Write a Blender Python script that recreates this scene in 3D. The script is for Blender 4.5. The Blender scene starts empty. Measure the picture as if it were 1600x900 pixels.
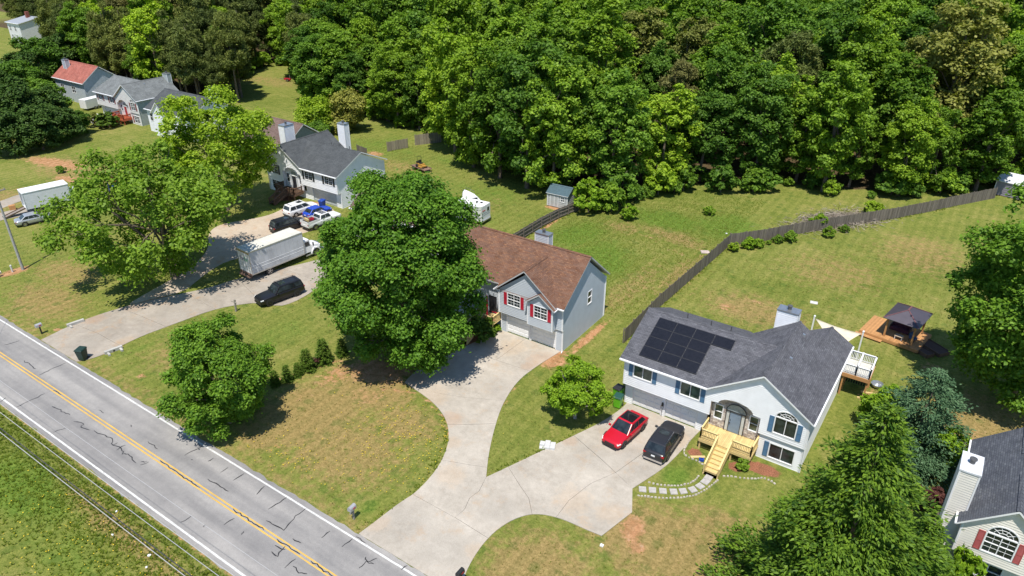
import bpy, bmesh, math, random
import numpy as np
from mathutils import Vector, Matrix

# ---------------------------------------------------------------- camera, sky, sun, exposure
R = math.radians
sc = bpy.context.scene
COL = sc.collection
cam_d = bpy.data.cameras.new("camera"); cam = bpy.data.objects.new("camera", cam_d); COL.objects.link(cam)
cam.location = (0, 0, 40.0); cam.rotation_euler = (R(62.0), 0, R(34.5))
cam_d.sensor_width = 36.0; cam_d.lens = 25.2; cam_d.clip_start = 0.5; cam_d.clip_end = 4000
sc.camera = cam
SUN_EL, SUN_AZ = R(68.0), R(-66.0)          # direction TO the sun, azimuth from +X
sdir = Vector((math.cos(SUN_EL)*math.cos(SUN_AZ), math.cos(SUN_EL)*math.sin(SUN_AZ), math.sin(SUN_EL)))
world = bpy.data.worlds.new("World"); sc.world = world; world.use_nodes = True
wn = world.node_tree
sky = wn.nodes.new("ShaderNodeTexSky"); sky.sky_type = 'NISHITA'; sky.sun_disc = False
sky.sun_elevation = SUN_EL; sky.sun_rotation = math.atan2(sdir.x, sdir.y); sky.air_density = 1.3; sky.dust_density = 0.0; sky.ozone_density = 6.0
wn.links.new(sky.outputs[0], wn.nodes["Background"].inputs[0]); wn.nodes["Background"].inputs[1].default_value = 0.112
sun_d = bpy.data.lights.new("sun", 'SUN'); sun_d.energy = 5.0; sun_d.angle = R(0.53); sun_d.color = (1.0, 0.94, 0.845)
sun = bpy.data.objects.new("sun", sun_d); COL.objects.link(sun); sun.location = (0, 0, 200)
sun.rotation_euler = (-sdir).to_track_quat('-Z', 'Y').to_euler()
sc.view_settings.view_transform = 'Standard'; sc.view_settings.look = 'None'
sc.view_settings.exposure = 0.28; sc.view_settings.gamma = 1.0; sc.view_settings.use_curve_mapping = False
sc.render.engine = 'CYCLES'; sc.cycles.max_bounces = 5; sc.cycles.transmission_bounces = 3
sc.cycles.use_denoising = True

# ---------------------------------------------------------------- helpers
def tag(o, label=None, cat=None, group=None, kind=None):
    if label: o["label"] = label
    if cat: o["category"] = cat
    if group: o["group"] = group
    if kind: o["kind"] = kind
    return o

def thing(name, label, cat, loc=(0, 0, 0), rz=0.0, group=None):
    o = bpy.data.objects.new(name, None); COL.objects.link(o)
    o.location = loc; o.rotation_euler = (0, 0, rz); o.empty_display_size = 0.3
    return tag(o, label, cat, group)

def link(name, me, parent=None):
    o = bpy.data.objects.new(name, me); COL.objects.link(o)
    if parent is not None: o.parent = parent
    return o

def copy_tree(o, parent=None):
    c = o.copy(); COL.objects.link(c); c.parent = parent
    for ch in o.children: copy_tree(ch, c)
    return c

class MB:
    def __init__(s, m=1):
        s.v = []; s.f = []; s.mi = []; s.m = m
    def face(s, pts, mi=0):
        n = len(s.v); s.v += [(p[0]*s.m, p[1], p[2]) for p in pts]
        idx = list(range(n, n+len(pts)))
        if s.m < 0: idx.reverse()
        s.f.append(idx); s.mi.append(mi); return s
    def hexa(s, b, t, mi=0, mtop=None):
        # b,t : 4 points counter clockwise from above
        s.face(b[::-1], mi); s.face(t, mi if mtop is None else mtop)
        for i in range(4):
            j = (i+1) % 4; s.face([b[i], b[j], t[j], t[i]], mi)
        return s
    def box(s, x0, x1, y0, y1, z0, z1, mi=0, mtop=None):
        if x1 < x0: x0, x1 = x1, x0
        if y1 < y0: y0, y1 = y1, y0
        q = lambda z: [(x0, y0, z), (x1, y0, z), (x1, y1, z), (x0, y1, z)]
        return s.hexa(q(z0), q(z1), mi, mtop)
    def obox(s, p0, p1, w, h, mi=0, up=(0, 0, 1)):
        # beam between two points, width w across, height h along up
        a = Vector(p0); b = Vector(p1); d = (b-a).normalized(); u = Vector(up)
        sd = d.cross(u).normalized(); u = sd.cross(d).normalized()
        c = []
        for P in (a, b):
            c.append([P-sd*w/2-u*h/2, P+sd*w/2-u*h/2, P+sd*w/2+u*h/2, P-sd*w/2+u*h/2])
        A, B = c
        s.face([tuple(x) for x in A], mi); s.face([tuple(x) for x in B[::-1]], mi)
        for i in range(4):
            j = (i+1) % 4; s.face([tuple(A[j]), tuple(A[i]), tuple(B[i]), tuple(B[j])], mi)
        return s
    def tube(s, p0, p1, r0, r1=None, n=8, mi=0, caps=True):
        r1 = r0 if r1 is None else r1
        a = Vector(p0); b = Vector(p1); d = (b-a).normalized()
        x = d.orthogonal().normalized(); y = d.cross(x)
        A = [tuple(a+(x*math.cos(2*math.pi*i/n)+y*math.sin(2*math.pi*i/n))*r0) for i in range(n)]
        B = [tuple(b+(x*math.cos(2*math.pi*i/n)+y*math.sin(2*math.pi*i/n))*r1) for i in range(n)]
        for i in range(n):
            j = (i+1) % n; s.face([A[i], A[j], B[j], B[i]], mi)
        if caps: s.face(A[::-1], mi); s.face(B, mi)
        return s
    def prism(s, pts, d, mi=0):
        # polygon pts (3D) extruded along vector d
        q = [tuple(Vector(p)+Vector(d)) for p in pts]
        s.face(pts[::-1], mi); s.face(q, mi)
        for i in range(len(pts)):
            j = (i+1) % len(pts); s.face([pts[i], pts[j], q[j], q[i]], mi)
        return s
    def mesh(s, name, mats, uv=False, smooth=False):
        me = bpy.data.meshes.new(name); me.from_pydata(s.v, [], s.f)
        for mt in (mats if isinstance(mats, (list, tuple)) else [mats]): me.materials.append(mt)
        me.polygons.foreach_set("material_index", s.mi)
        if smooth: me.polygons.foreach_set("use_smooth", [True]*len(s.f))
        if uv:
            ul = me.uv_layers.new(name="UVMap"); out = []
            for f in s.f:
                P = [Vector(s.v[i]) for i in f]; n = Vector((0, 0, 0))
                for i in range(1, len(P)-1): n += (P[i]-P[0]).cross(P[i+1]-P[0])
                n = n.normalized() if n.length > 1e-9 else Vector((0, 0, 1))
                if n.z < 0: n = -n
                u = Vector((0, 0, 1)).cross(n)
                u = Vector((1, 0, 0)) if u.length < 1e-3 else u.normalized()
                w = n.cross(u)
                for p in P: out += [p.dot(u), p.dot(w)]
            ul.data.foreach_set("uv", out)
        me.update(); return me
    def build(s, name, mats, parent=None, uv=False, smooth=False, merge=False, bevel=0):
        me = s.mesh(name, mats, uv, smooth)
        if merge:
            bm = bmesh.new(); bm.from_mesh(me); bmesh.ops.remove_doubles(bm, verts=bm.verts, dist=1e-4)
            bmesh.ops.recalc_face_normals(bm, faces=bm.faces); bm.to_mesh(me); bm.free()
        o = link(name, me, parent)
        if bevel:
            b = o.modifiers.new("bevel", 'BEVEL'); b.width = bevel; b.segments = 2; b.limit_method = 'ANGLE'
        return o

def np_mesh(name, V, F4, mats, mi=None, attrs=None):
    """fast quad mesh from numpy arrays V (n,3), F4 (m,4)"""
    me = bpy.data.meshes.new(name); n = len(V); m = len(F4)
    me.vertices.add(n); me.vertices.foreach_set("co", np.asarray(V, dtype=np.float32).ravel())
    me.loops.add(m*4); me.loops.foreach_set("vertex_index", np.asarray(F4, dtype=np.int32).ravel())
    me.polygons.add(m); me.polygons.foreach_set("loop_start", np.arange(0, m*4, 4, dtype=np.int32))
    me.polygons.foreach_set("loop_total", np.full(m, 4, dtype=np.int32))
    for mt in (mats if isinstance(mats, (list, tuple)) else [mats]): me.materials.append(mt)
    if mi is not None: me.polygons.foreach_set("material_index", np.asarray(mi, dtype=np.int32))
    for k, a in (attrs or {}).items():
        at = me.attributes.new(k, 'FLOAT', 'POINT'); at.data.foreach_set("value", np.asarray(a, dtype=np.float32))
    me.update(calc_edges=True); return me

# ---------------------------------------------------------------- materials
_m = {}
def _new(name):
    mt = bpy.data.materials.new(name); mt.use_nodes = True; nt = mt.node_tree
    return mt, nt, nt.nodes, nt.links, nt.nodes["Principled BSDF"]
def _pos(nt, nl, kind="Object"):
    tc = nt.nodes.new("ShaderNodeTexCoord"); return tc.outputs[kind]
def _noise(nt, nl, src, scale, detail=4, rough=.55):
    n = nt.nodes.new("ShaderNodeTexNoise"); n.inputs["Scale"].default_value = scale
    n.inputs["Detail"].default_value = detail; n.inputs["Roughness"].default_value = rough
    nl.new(src, n.inputs["Vector"]); return n.outputs["Fac"]
def _ramp(nt, nl, src, stops):
    r = nt.nodes.new("ShaderNodeValToRGB"); e = r.color_ramp.elements
    while len(e) < len(stops): e.new(0.5)
    for el, (p, c) in zip(e, stops): el.position = p; el.color = (*c, 1) if len(c) == 3 else c
    if src is not None: nl.new(src, r.inputs[0])
    return r.outputs[0]
def _mix(nt, nl, fac, a, b, mode='MIX'):
    m = nt.nodes.new("ShaderNodeMix"); m.data_type = 'RGBA'; m.blend_type = mode
    for i, x in ((0, fac), (6, a), (7, b)):
        if hasattr(x, "is_output"): nl.new(x, m.inputs[i])
        elif i == 0: m.inputs[0].default_value = x
        else: m.inputs[i].default_value = (*x, 1)
    return m.outputs[2]
def _math(nt, nl, op, a, b=0.0, clamp=False):
    m = nt.nodes.new("ShaderNodeMath"); m.operation = op; m.use_clamp = clamp
    for i, x in ((0, a), (1, b)):
        if hasattr(x, "is_output"): nl.new(x, m.inputs[i])
        else: m.inputs[i].default_value = x
    return m.outputs[0]
def _smooth(nt, nl, x, lo, hi):
    r = nt.nodes.new("ShaderNodeMapRange"); r.interpolation_type = 'SMOOTHSTEP'
    r.inputs[1].default_value = lo; r.inputs[2].default_value = hi
    nl.new(x, r.inputs[0]); return r.outputs[0]
def _bump(nt, nl, bsdf, h, strength, dist=0.02):
    b = nt.nodes.new("ShaderNodeBump"); b.inputs["Strength"].default_value = strength; b.inputs["Distance"].default_value = dist
    nl.new(h, b.inputs["Height"]); nl.new(b.outputs[0], bsdf.inputs["Normal"])

def M(name, col, rough=.6, var=.12, scale=2.0, metal=0.0, dirt=None, bump=0.0, coat=0.0, bscale=30, spec=.5):
    if name in _m: return _m[name]
    mt, nt, nn, nl, b = _new(name); p = _pos(nt, nl)
    f = _noise(nt, nl, p, scale)
    lo = tuple(c*(1-var) for c in col); hi = tuple(min(1, c*(1+var)) for c in col)
    c = _ramp(nt, nl, f, [(.3, lo), (.7, hi)])
    if dirt:
        d = _smooth(nt, nl, _noise(nt, nl, p, scale*.37, 6, .7), .5, .75)
        c = _mix(nt, nl, _math(nt, nl, 'MULTIPLY', d, dirt[1]), c, dirt[0])
    nl.new(c, b.inputs["Base Color"]); b.inputs["Roughness"].default_value = rough
    b.inputs["Metallic"].default_value = metal; b.inputs["Coat Weight"].default_value = coat; b.inputs["Coat Roughness"].default_value = .16
    b.inputs["Specular IOR Level"].default_value = spec
    if bump: _bump(nt, nl, b, _noise(nt, nl, p, bscale), bump)
    _m[name] = mt; return mt

def shingle(name, c1, c2, c3, sx=.32, sy=.15):
    if name in _m: return _m[name]
    mt, nt, nn, nl, b = _new(name); tc = nn.new("ShaderNodeTexCoord")
    br = nn.new("ShaderNodeTexBrick"); nl.new(tc.outputs["UV"], br.inputs["Vector"])
    br.inputs["Scale"].default_value = 1.0; br.inputs["Brick Width"].default_value = sx; br.inputs["Row Height"].default_value = sy
    br.inputs["Mortar Size"].default_value = .012; br.inputs["Mortar Smooth"].default_value = .3; br.inputs["Bias"].default_value = -.1
    br.inputs["Color1"].default_value = (*c1, 1); br.inputs["Color2"].default_value = (*c2, 1)
    br.inputs["Mortar"].default_value = tuple(x*.45 for x in c1)+(1,)
    br2 = nn.new("ShaderNodeTexBrick"); nl.new(tc.outputs["UV"], br2.inputs["Vector"]); br2.offset = .37; br2.squash = 1.0
    br2.inputs["Scale"].default_value = 1.0; br2.inputs["Brick Width"].default_value = sx*1.7; br2.inputs["Row Height"].default_value = sy
    br2.inputs["Mortar Size"].default_value = 0.0; br2.inputs["Color1"].default_value = (0, 0, 0, 1); br2.inputs["Color2"].default_value = (1, 1, 1, 1)
    f = _math(nt, nl, 'MULTIPLY', br2.outputs["Color"], .7)
    c = _mix(nt, nl, f, br.outputs["Color"], c3)
    f2 = _noise(nt, nl, tc.outputs["UV"], .8, 5, .65)
    c = _mix(nt, nl, 1.0, c, _ramp(nt, nl, f2, [(.3, (.72, .72, .72)), (.7, (1.15, 1.15, 1.15))]), 'MULTIPLY')
    gr = _noise(nt, nl, tc.outputs["UV"], 45, 2)
    c = _mix(nt, nl, 1.0, c, _ramp(nt, nl, gr, [(.3, (.75, .75, .75)), (.7, (1.25, 1.25, 1.25))]), 'MULTIPLY')
    nl.new(c, b.inputs["Base Color"]); b.inputs["Roughness"].default_value = .9; b.inputs["Specular IOR Level"].default_value = .25
    h = _math(nt, nl, 'ADD', _math(nt, nl, 'MULTIPLY', br2.outputs["Color"], .5), br.outputs["Fac"])
    _bump(nt, nl, b, _math(nt, nl, 'SUBTRACT', 1.0, br.outputs["Fac"]), .6, .02)
    _m[name] = mt; return mt

def leafmat(name, c_lo, c_hi, c_alt=None, trans=.32, nscale=.45, rough=.55, wide=False):
    if name in _m: return _m[name]
    mt, nt, nn, nl, b = _new(name); nn.remove(b); out = nn["Material Output"]
    g = nn.new("ShaderNodeNewGeometry"); oi = nn.new("ShaderNodeObjectInfo")
    f = _noise(nt, nl, _pos(nt, nl), nscale, 3)
    x = _math(nt, nl, 'ADD', _math(nt, nl, 'MULTIPLY', g.outputs["Random Per Island"], .55), _math(nt, nl, 'MULTIPLY', f, .55))
    c = _ramp(nt, nl, x, [(.2, c_lo), (.8, c_hi)])
    if c_alt: c = _mix(nt, nl, _math(nt, nl, 'MULTIPLY', _smooth(nt, nl, oi.outputs["Random"], .25, 1.0), .85), c, c_alt)
    c = _mix(nt, nl, 1.0, c, _ramp(nt, nl, oi.outputs["Random"], [(0, (.66, .72, .72)), (.5, (1, 1, 1)), (1, (1.38, 1.27, 1.1))] if wide else [(0, (.92, .93, .93)), (.5, (1, 1, 1)), (1, (1.08, 1.06, 1.04))]), 'MULTIPLY')
    d = nn.new("ShaderNodeBsdfDiffuse"); t = nn.new("ShaderNodeBsdfTranslucent"); gl = nn.new("ShaderNodeBsdfGlossy")
    gl.inputs["Roughness"].default_value = rough; gl.inputs["Color"].default_value = (.9, .95, .9, 1)
    nl.new(c, d.inputs[0]); nl.new(_mix(nt, nl, 1.0, c, (1.12, 1.25, .5), 'MULTIPLY'), t.inputs[0])
    m1 = nn.new("ShaderNodeMixShader"); m1.inputs[0].default_value = trans; nl.new(d.outputs[0], m1.inputs[1]); nl.new(t.outputs[0], m1.inputs[2])
    m2 = nn.new("ShaderNodeMixShader"); m2.inputs[0].default_value = .012; nl.new(m1.outputs[0], m2.inputs[1]); nl.new(gl.outputs[0], m2.inputs[2])
    nl.new(m2.outputs[0], out.inputs[0]); _m[name] = mt; return mt

def woodmat(name, col, var=.25, axis_scale=(1, 1, 8), rough=.8):
    if name in _m: return _m[name]
    mt, nt, nn, nl, b = _new(name); mp = nn.new("ShaderNodeMapping"); mp.inputs["Scale"].default_value = axis_scale
    nl.new(_pos(nt, nl), mp.inputs["Vector"]); f = _noise(nt, nl, mp.outputs[0], 2.5, 6, .65)
    g = nn.new("ShaderNodeNewGeometry")
    x = _math(nt, nl, 'ADD', _math(nt, nl, 'MULTIPLY', f, .7), _math(nt, nl, 'MULTIPLY', g.outputs["Random Per Island"], .35))
    nl.new(_ramp(nt, nl, x, [(.25, tuple(c*(1-var) for c in col)), (.8, tuple(min(1, c*(1+var)) for c in col))]), b.inputs["Base Color"])
    b.inputs["Roughness"].default_value = rough; b.inputs["Specular IOR Level"].default_value = .3; _m[name] = mt; return mt

def glassmat(name, tint=(.02, .028, .03), rough=.04):
    if name in _m: return _m[name]
    mt, nt, nn, nl, b = _new(name); f = _noise(nt, nl, _pos(nt, nl), 1.3, 2)
    nl.new(_ramp(nt, nl, f, [(.35, tuple(c*.5 for c in tint)), (.7, tuple(c*2.0 for c in tint))]), b.inputs["Base Color"])
    b.inputs["Roughness"].default_value = rough; b.inputs["Specular IOR Level"].default_value = .6; _m[name] = mt; return mt

WHITE = M("white_paint", (.78, .79, .80), .5, .04, dirt=((.55, .54, .5), .25))
VINYL_W = M("white_vinyl_siding", (.82, .835, .865), .55, .05, 1.2, dirt=((.6, .6, .6), .3))
VINYL_G = M("pale_grey_vinyl_siding", (.49, .535, .59), .55, .05, 1.2, dirt=((.45, .45, .45), .3))
VINYL_C = M("cream_vinyl_siding", (.74, .71, .65), .55, .05, 1.2)
GREYGREEN = M("grey_green_siding", (.36, .40, .39), .6, .06, 1.2)
TRIM = M("trim_white", (.79, .80, .82), .45, .03)
GLASS = glassmat("window_glass"); GLASS_G = glassmat("window_glass_green", (.05, .075, .055)); CARGLASS = glassmat("car_glass", (.022, .029, .033), .03)
BLACK = M("black_plastic", (.02, .02, .022), .5); DARK = M("dark_void", (.03, .028, .026), .9)
METAL = M("galvanised_metal", (.5, .52, .54), .35, .1, 3, metal=.8); FLUE = M("flue_metal", (.12, .12, .12), .5, .2, 3, metal=.4)
CONC = M("weathered_concrete", (.42, .41, .38), .9, .2, 1.5, bump=.2)
TYRE = M("tyre_rubber", (.022, .022, .024), .85); RIM = M("alloy_rim", (.5, .5, .52), .3, .05, metal=.9); RIM_D = M("dark_rim", (.07, .07, .075), .35, metal=.7)
CHROME = M("chrome", (.75, .75, .77), .15, .02, metal=1.0)
BARK = M("bark", (.16, .125, .095), .95, .35, 3, bump=.5, bscale=12); BARK_G = M("grey_bark", (.30, .28, .25), .95, .3, 3, bump=.5, bscale=12)
PINE_WOOD = woodmat("new_pine_lumber", (.60, .46, .21)); CEDAR = woodmat("orange_stained_wood", (.45, .235, .095)); REDWOOD = woodmat("red_stained_wood", (.42, .10, .05))
FENCE_W = woodmat("weathered_fence_wood", (.155, .135, .115), .45, (6, 6, .6)); FENCE_L = woodmat("pale_fence_wood", (.26, .225, .175), .4, (6, 6, .6)); BROWNWOOD = woodmat("brown_wood", (.14, .085, .055))
# ---------------------------------------------------------------- ground
def axis(a, b, fine0, fine1, step):
    lo = -np.geomspace(1, fine0-a+1, 22)[::-1]+1+fine0
    hi = np.geomspace(1, b-fine1+1, 22)-1+fine1
    return np.concatenate([lo[:-1], np.arange(fine0, fine1, step), hi])
def make_ground():
    xs = axis(-1500, 1500, -132, 26, .5); ys = axis(-1200, 1600, 8, 134, .5)
    X, Y = np.meshgrid(xs, ys); x = X.ravel(); y = Y.ravel(); nx, ny = len(xs), len(ys)
    z = np.zeros_like(x)
    V = np.stack([x, y, z], 1)
    i = np.arange(nx-1)[None, :]+np.arange(ny-1)[:, None]*nx; i = i.ravel()
    F = np.stack([i, i+1, i+1+nx, i+nx], 1)
    bare = np.zeros_like(x); dry = np.zeros_like(x); lush = np.zeros_like(x); floor = np.zeros_like(x); rough = np.zeros_like(x); mulch = np.zeros_like(x)
    def blob(a, cx, cy, rx, ry=None, rot=0, s=1.0):
        ry = ry or rx; c, n = math.cos(R(rot)), math.sin(R(rot))
        u = ((x-cx)*c+(y-cy)*n)/rx; v = (-(x-cx)*n+(y-cy)*c)/ry
        np.maximum(a, s*np.clip(1.35-np.sqrt(u*u+v*v), 0, 1)/1.0, out=a)
    def strip(a, pts, w, s=1.0):
        for (x0, y0), (x1, y1) in zip(pts[:-1], pts[1:]):
            dx, dy = x1-x0, y1-y0; t = np.clip(((x-x0)*dx+(y-y0)*dy)/(dx*dx+dy*dy), 0, 1)
            d = np.hypot(x-x0-t*dx, y-y0-t*dy); np.maximum(a, s*np.clip(1.3-d/w, 0, 1), out=a)
    # bare red clay
    for b in ((-14.2, 36.2, 1.3, 1.9, 20, .8), (-13.2, 34.8, 1.2, 1.0, 0, .7), (-42.8, 27.3, .55, .4, 0, .9), (-61.8, 26.8, .7, .5, 0, .8), (-29.7, 57.5, .8, 6.0, 0, .78),
              (-30.3, 51.5, 1.6, 2.2, -15, .8), (-31.0, 53.0, 1.5, 1.2, 0, .85), (-43.5, 40.5, 5.0, 3.4, 20, .74), (-46.5, 38.0, 2.2, 3.8, 0, .62), (-41.5, 36.8, 3.2, 2.2, 10, .5), (-46.5, 33.5, 2.2, 2.6, 0, .42), (-20.0, 72.0, 2.0, 1.4, 0, .6), (-17.5, 75.0, 1.6, 1.2, 0, .5),
              (-96.0, 30.6, 1.2, 2.4, 0, .95), (-77.3, 26.6, .7, .6, 0, .8), (-74.9, 36.2, 1.6, 4.2, 12, .8), (-82.5, 67.6, 2.2, .9, 0, .9), (-84.0, 57.5, 2.5, 3.0, 0, .7), (-80.5, 51.0, 2.0, 2.2, 0, .55),
              (-52.0, 86.6, 2.2, .7, 0, .95), (-49.2, 81.0, .7, 6.5, 0, .7), (-68.9, 27.8, .9, 1.8, 0, .85), (-27.4, 83.3, .9, .5, 30, .6), (-35, 84.5, 3.5, 1.1, -18, .5), (-30.5, 82.5, 3.0, .9, -12, .5),
              (1.0, 71.5, 2.6, 2.2, 0, .55), (-3.4, 63.4, 1.2, 2.8, 0, .6), (5.5, 60, 3.5, 4.5, 0, .6), (-24.6, 74.0, .5, 12, 0, .45), (-93, 91, 3, 2, 0, .7), (-57, 72, 1.5, 6, 10, .45), (-60.0, 84, 1.2, 6, 30, .4),
              (-125, 52, 6, 2, 10, .7), (-136, 55, 12, 3, 10, .75), (-75, 18.0, 3, .5, 0, .3), (-29.3, 17.0, .8, .4, 0, .8), (-33, 46, .6, .8, 0, .4)): blob(bare, *b)
    strip(bare, [(-90, 24.75), (-31, 24.75)], .35, .55); strip(bare, [(-22.5, 24.75), (20, 24.75)], .35, .5); strip(bare, [(-120, 16.9), (10, 16.9)], .45, .55)
    strip(bare, [(-41.0, 38.6), (-38.0, 39.8), (-35.6, 39.2), (-33.4, 38.2), (-31.9, 36.8)], .35, .65); strip(bare, [(-31.3, 49), (-31.2, 46.5), (-30.5, 43)], .3, .6)
    strip(bare, [(-22.9, 43.0), (-25.0, 37.3)], .22, .5); strip(bare, [(-48.2, 39.5), (-50.5, 33.5)], .45, .7)
    # dry / tan grass
    for b in ((-38, 30.5, 8.0, 6, 0, .52), (-44, 32, 6, 6, 0, .78), (-42, 38, 5, 4, 0, .9), (-36, 36, 5, 3.5, 0, .5), (-45, 27.5, 3.0, 2.0, 0, .7), (-12, 36, 7, 4.5, 0, .72), (-9, 39, 5, 4, 0, .5), (-18, 29, 5, 5, 0, .6), (-17, 73, 8, 5, 0, .5), (-85, 29, 9, 5, 0, .48), (-90, 34, 8, 4, 0, .45),
              (-62, 31, 6, 5, 0, .35), (-31, 70, 3, 12, 0, .36), (-27.5, 76, 2.5, 9, 0, .42), (-33, 87, 7, 2.5, -15, .55), (-40, 86, 4, 3, 0, .4), (6, 62, 7, 9, 0, .72), (-12, 88, 9, 8, 20, .35), (-4, 100, 8, 10, 0, .4), (-85, 88, 9, 4, 0, .35),
              (-45, 15, 14, 1.6, 0, .45), (-125, 40, 10, 8, 0, .45), (-130, 55, 14, 6, 0, .5), (-160, 120, 14, 6, 0, .5), (-26.5, 33, 1.3, 3, 0, .5), (-60, 80, 2, 10, 20, .35)): blob(dry, *b[:5], min(.97, b[5]+.2))
    strip(dry, [(-30, 24.9), (-60, 25.2), (-90, 25.0)], 1.4, .5)
    # lush / weedy grass
    for b in ((-38, 74, 6.5, 10, 10, .85), (-44, 80, 5, 7, 0, .8), (-36, 92, 8, 5, 0, .85), (-28, 95, 7, 7, 0, .8), (-65, 86, 14, 8, 0, .6), (-57, 76, 4, 8, 0, .5), (-57, 40, 4, 6, 0, .55), (-160, 115, 14, 12, 0, .6), (-95, 95, 14, 8, 0, .6), (-42, 68, 2.5, 6, 0, .6), (-13.8, 43.2, 1.6, 2.2, 0, .8), (-60, 93, 12, 5, 0, .5), (-78, 96, 10, 5, 0, .6), (-55, 13, 9, 3.5, 0, .8), (-47, 11.5, 10, 3, 0, .6),
              (-90, 26.5, 6, 1.5, 0, .55), (-31.5, 27, 1.0, 1.6, 0, .7), (-66.5, 30, 1.0, 5, -10, .55), (-14, 70, 4, 2, 0, .4), (-22, 82, 2.0, 5, 0, .3), (-28.2, 44, 2.2, 6, 0, .35), (-96, 100, 6, 5, 0, .5)): blob(lush, *b)
    # forest litter
    poly = FOREST
    inside = np.zeros(len(x), bool); j = len(poly)-1
    for k in range(len(poly)):
        xk, yk = poly[k]; xj, yj = poly[j]
        c = ((yk > y) != (yj > y)) & (x < (xj-xk)*(y-yk)/(yj-yk+1e-9)+xk); inside ^= c; j = k
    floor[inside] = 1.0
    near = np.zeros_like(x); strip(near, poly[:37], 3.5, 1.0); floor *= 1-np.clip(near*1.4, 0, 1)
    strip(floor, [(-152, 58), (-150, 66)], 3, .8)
    # foundation mulch
    for b in ((-8.4, 47.8, 1.7, .85, 5, 1), (-10.2, 46.9, .8, .8, 0, .9), (-13.6, 46.6, .75, .7, 0, .9), (-39.8, 50.0, 1.0, 2.0, 0, .8), (-89, 66.5, 3, 1.5, 0, .8)): blob(mulch, *b)
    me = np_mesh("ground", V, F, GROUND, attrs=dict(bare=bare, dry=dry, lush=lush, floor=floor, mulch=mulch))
    tag(link("ground", me), kind="structure")

def ground_mat():
    mt, nt, nn, nl, b = _new("lawn"); p = _pos(nt, nl)
    def at(n):
        a = nn.new("ShaderNodeAttribute"); a.attribute_name = n; return a.outputs["Fac"]
    n1 = _noise(nt, nl, p, .09, 5, .6); n2 = _noise(nt, nl, p, .55, 6, .65); n3 = _noise(nt, nl, p, 3.2, 6, .75); n4 = _noise(nt, nl, p, 14, 3, .7); n5 = _noise(nt, nl, p, 1.3, 5, .7)
    mix = _math(nt, nl, 'ADD', _math(nt, nl, 'MULTIPLY', n1, .3), _math(nt, nl, 'ADD', _math(nt, nl, 'MULTIPLY', n2, .35), _math(nt, nl, 'MULTIPLY', n3, .35)))
    c = _ramp(nt, nl, mix, [(.36, (.092, .132, .020)), (.5, (.168, .190, .041)), (.64, (.268, .238, .080))])
    dm = _smooth(nt, nl, _math(nt, nl, 'ADD', at("dry"), _math(nt, nl, 'MULTIPLY', _math(nt, nl, 'SUBTRACT', n5, .5), 1.5)), .3, .75)
    c = _mix(nt, nl, _math(nt, nl, 'MULTIPLY', dm, .8), c, _ramp(nt, nl, n3, [(.3, (.220, .152, .056)), (.7, (.340, .242, .110))]))
    lm = _smooth(nt, nl, _math(nt, nl, 'ADD', at("lush"), _math(nt, nl, 'MULTIPLY', _math(nt, nl, 'SUBTRACT', n2, .5), 1.2)), .35, .85)
    c = _mix(nt, nl, _math(nt, nl, 'MULTIPLY', lm, .85), c, _ramp(nt, nl, n3, [(.3, (.060, .130, .014)), (.7, (.145, .220, .034))]))
    # scattered deep green clover spots and straw flecks
    v = nn.new("ShaderNodeTexVoronoi"); v.inputs["Scale"].default_value = .55; nl.new(p, v.inputs["Vector"])
    cs = _math(nt, nl, 'MULTIPLY', _smooth(nt, nl, _math(nt, nl, 'SUBTRACT', .62, _math(nt, nl, 'ADD', v.outputs["Distance"], _math(nt, nl, 'MULTIPLY', n3, .6))), .0, .15), .38)
    c = _mix(nt, nl, cs, c, (.062, .12, .020))
    bm_ = _smooth(nt, nl, _math(nt, nl, 'ADD', at("bare"), _math(nt, nl, 'MULTIPLY', _math(nt, nl, 'SUBTRACT', _math(nt, nl, 'ADD', _math(nt, nl, 'MULTIPLY', n5, .6), _math(nt, nl, 'MULTIPLY', n3, .4)), .5), 1.6)), .42, .72)
    c = _mix(nt, nl, bm_, c, _ramp(nt, nl, n5, [(.3, (.30, .145, .068)), (.55, (.40, .225, .115)), (.75, (.46, .32, .20))]))
    c = _mix(nt, nl, _smooth(nt, nl, _math(nt, nl, 'ADD', at("mulch"), _math(nt, nl, 'MULTIPLY', _math(nt, nl, 'SUBTRACT', n3, .5), .8)), .4, .6), c, _ramp(nt, nl, n4, [(.3, (.17, .065, .038)), (.7, (.34, .16, .095))]))
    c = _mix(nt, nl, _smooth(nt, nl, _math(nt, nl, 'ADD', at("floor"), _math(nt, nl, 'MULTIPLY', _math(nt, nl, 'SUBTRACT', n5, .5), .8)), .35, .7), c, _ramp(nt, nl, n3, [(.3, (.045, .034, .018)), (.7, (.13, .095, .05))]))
    wv = nn.new("ShaderNodeTexWave"); wv.bands_direction = 'X'; wv.inputs["Scale"].default_value = .26; wv.inputs["Distortion"].default_value = 1.1; wv.inputs["Detail"].default_value = 2; wv.inputs["Detail Scale"].default_value = .35; nl.new(p, wv.inputs["Vector"])
    c = _mix(nt, nl, 1.0, c, _ramp(nt, nl, wv.outputs["Fac"], [(.2, (.93, .95, .92)), (.8, (1.07, 1.05, 1.06))]), 'MULTIPLY')
    g = _math(nt, nl, 'ADD', _math(nt, nl, 'MULTIPLY', n4, .6), _math(nt, nl, 'MULTIPLY', n3, .4))
    c = _mix(nt, nl, 1.0, c, _ramp(nt, nl, g, [(.32, (.52, .55, .5)), (.5, (1, 1, 1)), (.68, (1.5, 1.42, 1.4))]), 'MULTIPLY')
    nl.new(c, b.inputs["Base Color"]); b.inputs["Roughness"].default_value = .95; b.inputs["Specular IOR Level"].default_value = .1
    _bump(nt, nl, b, g, .9, .12); return mt

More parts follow.
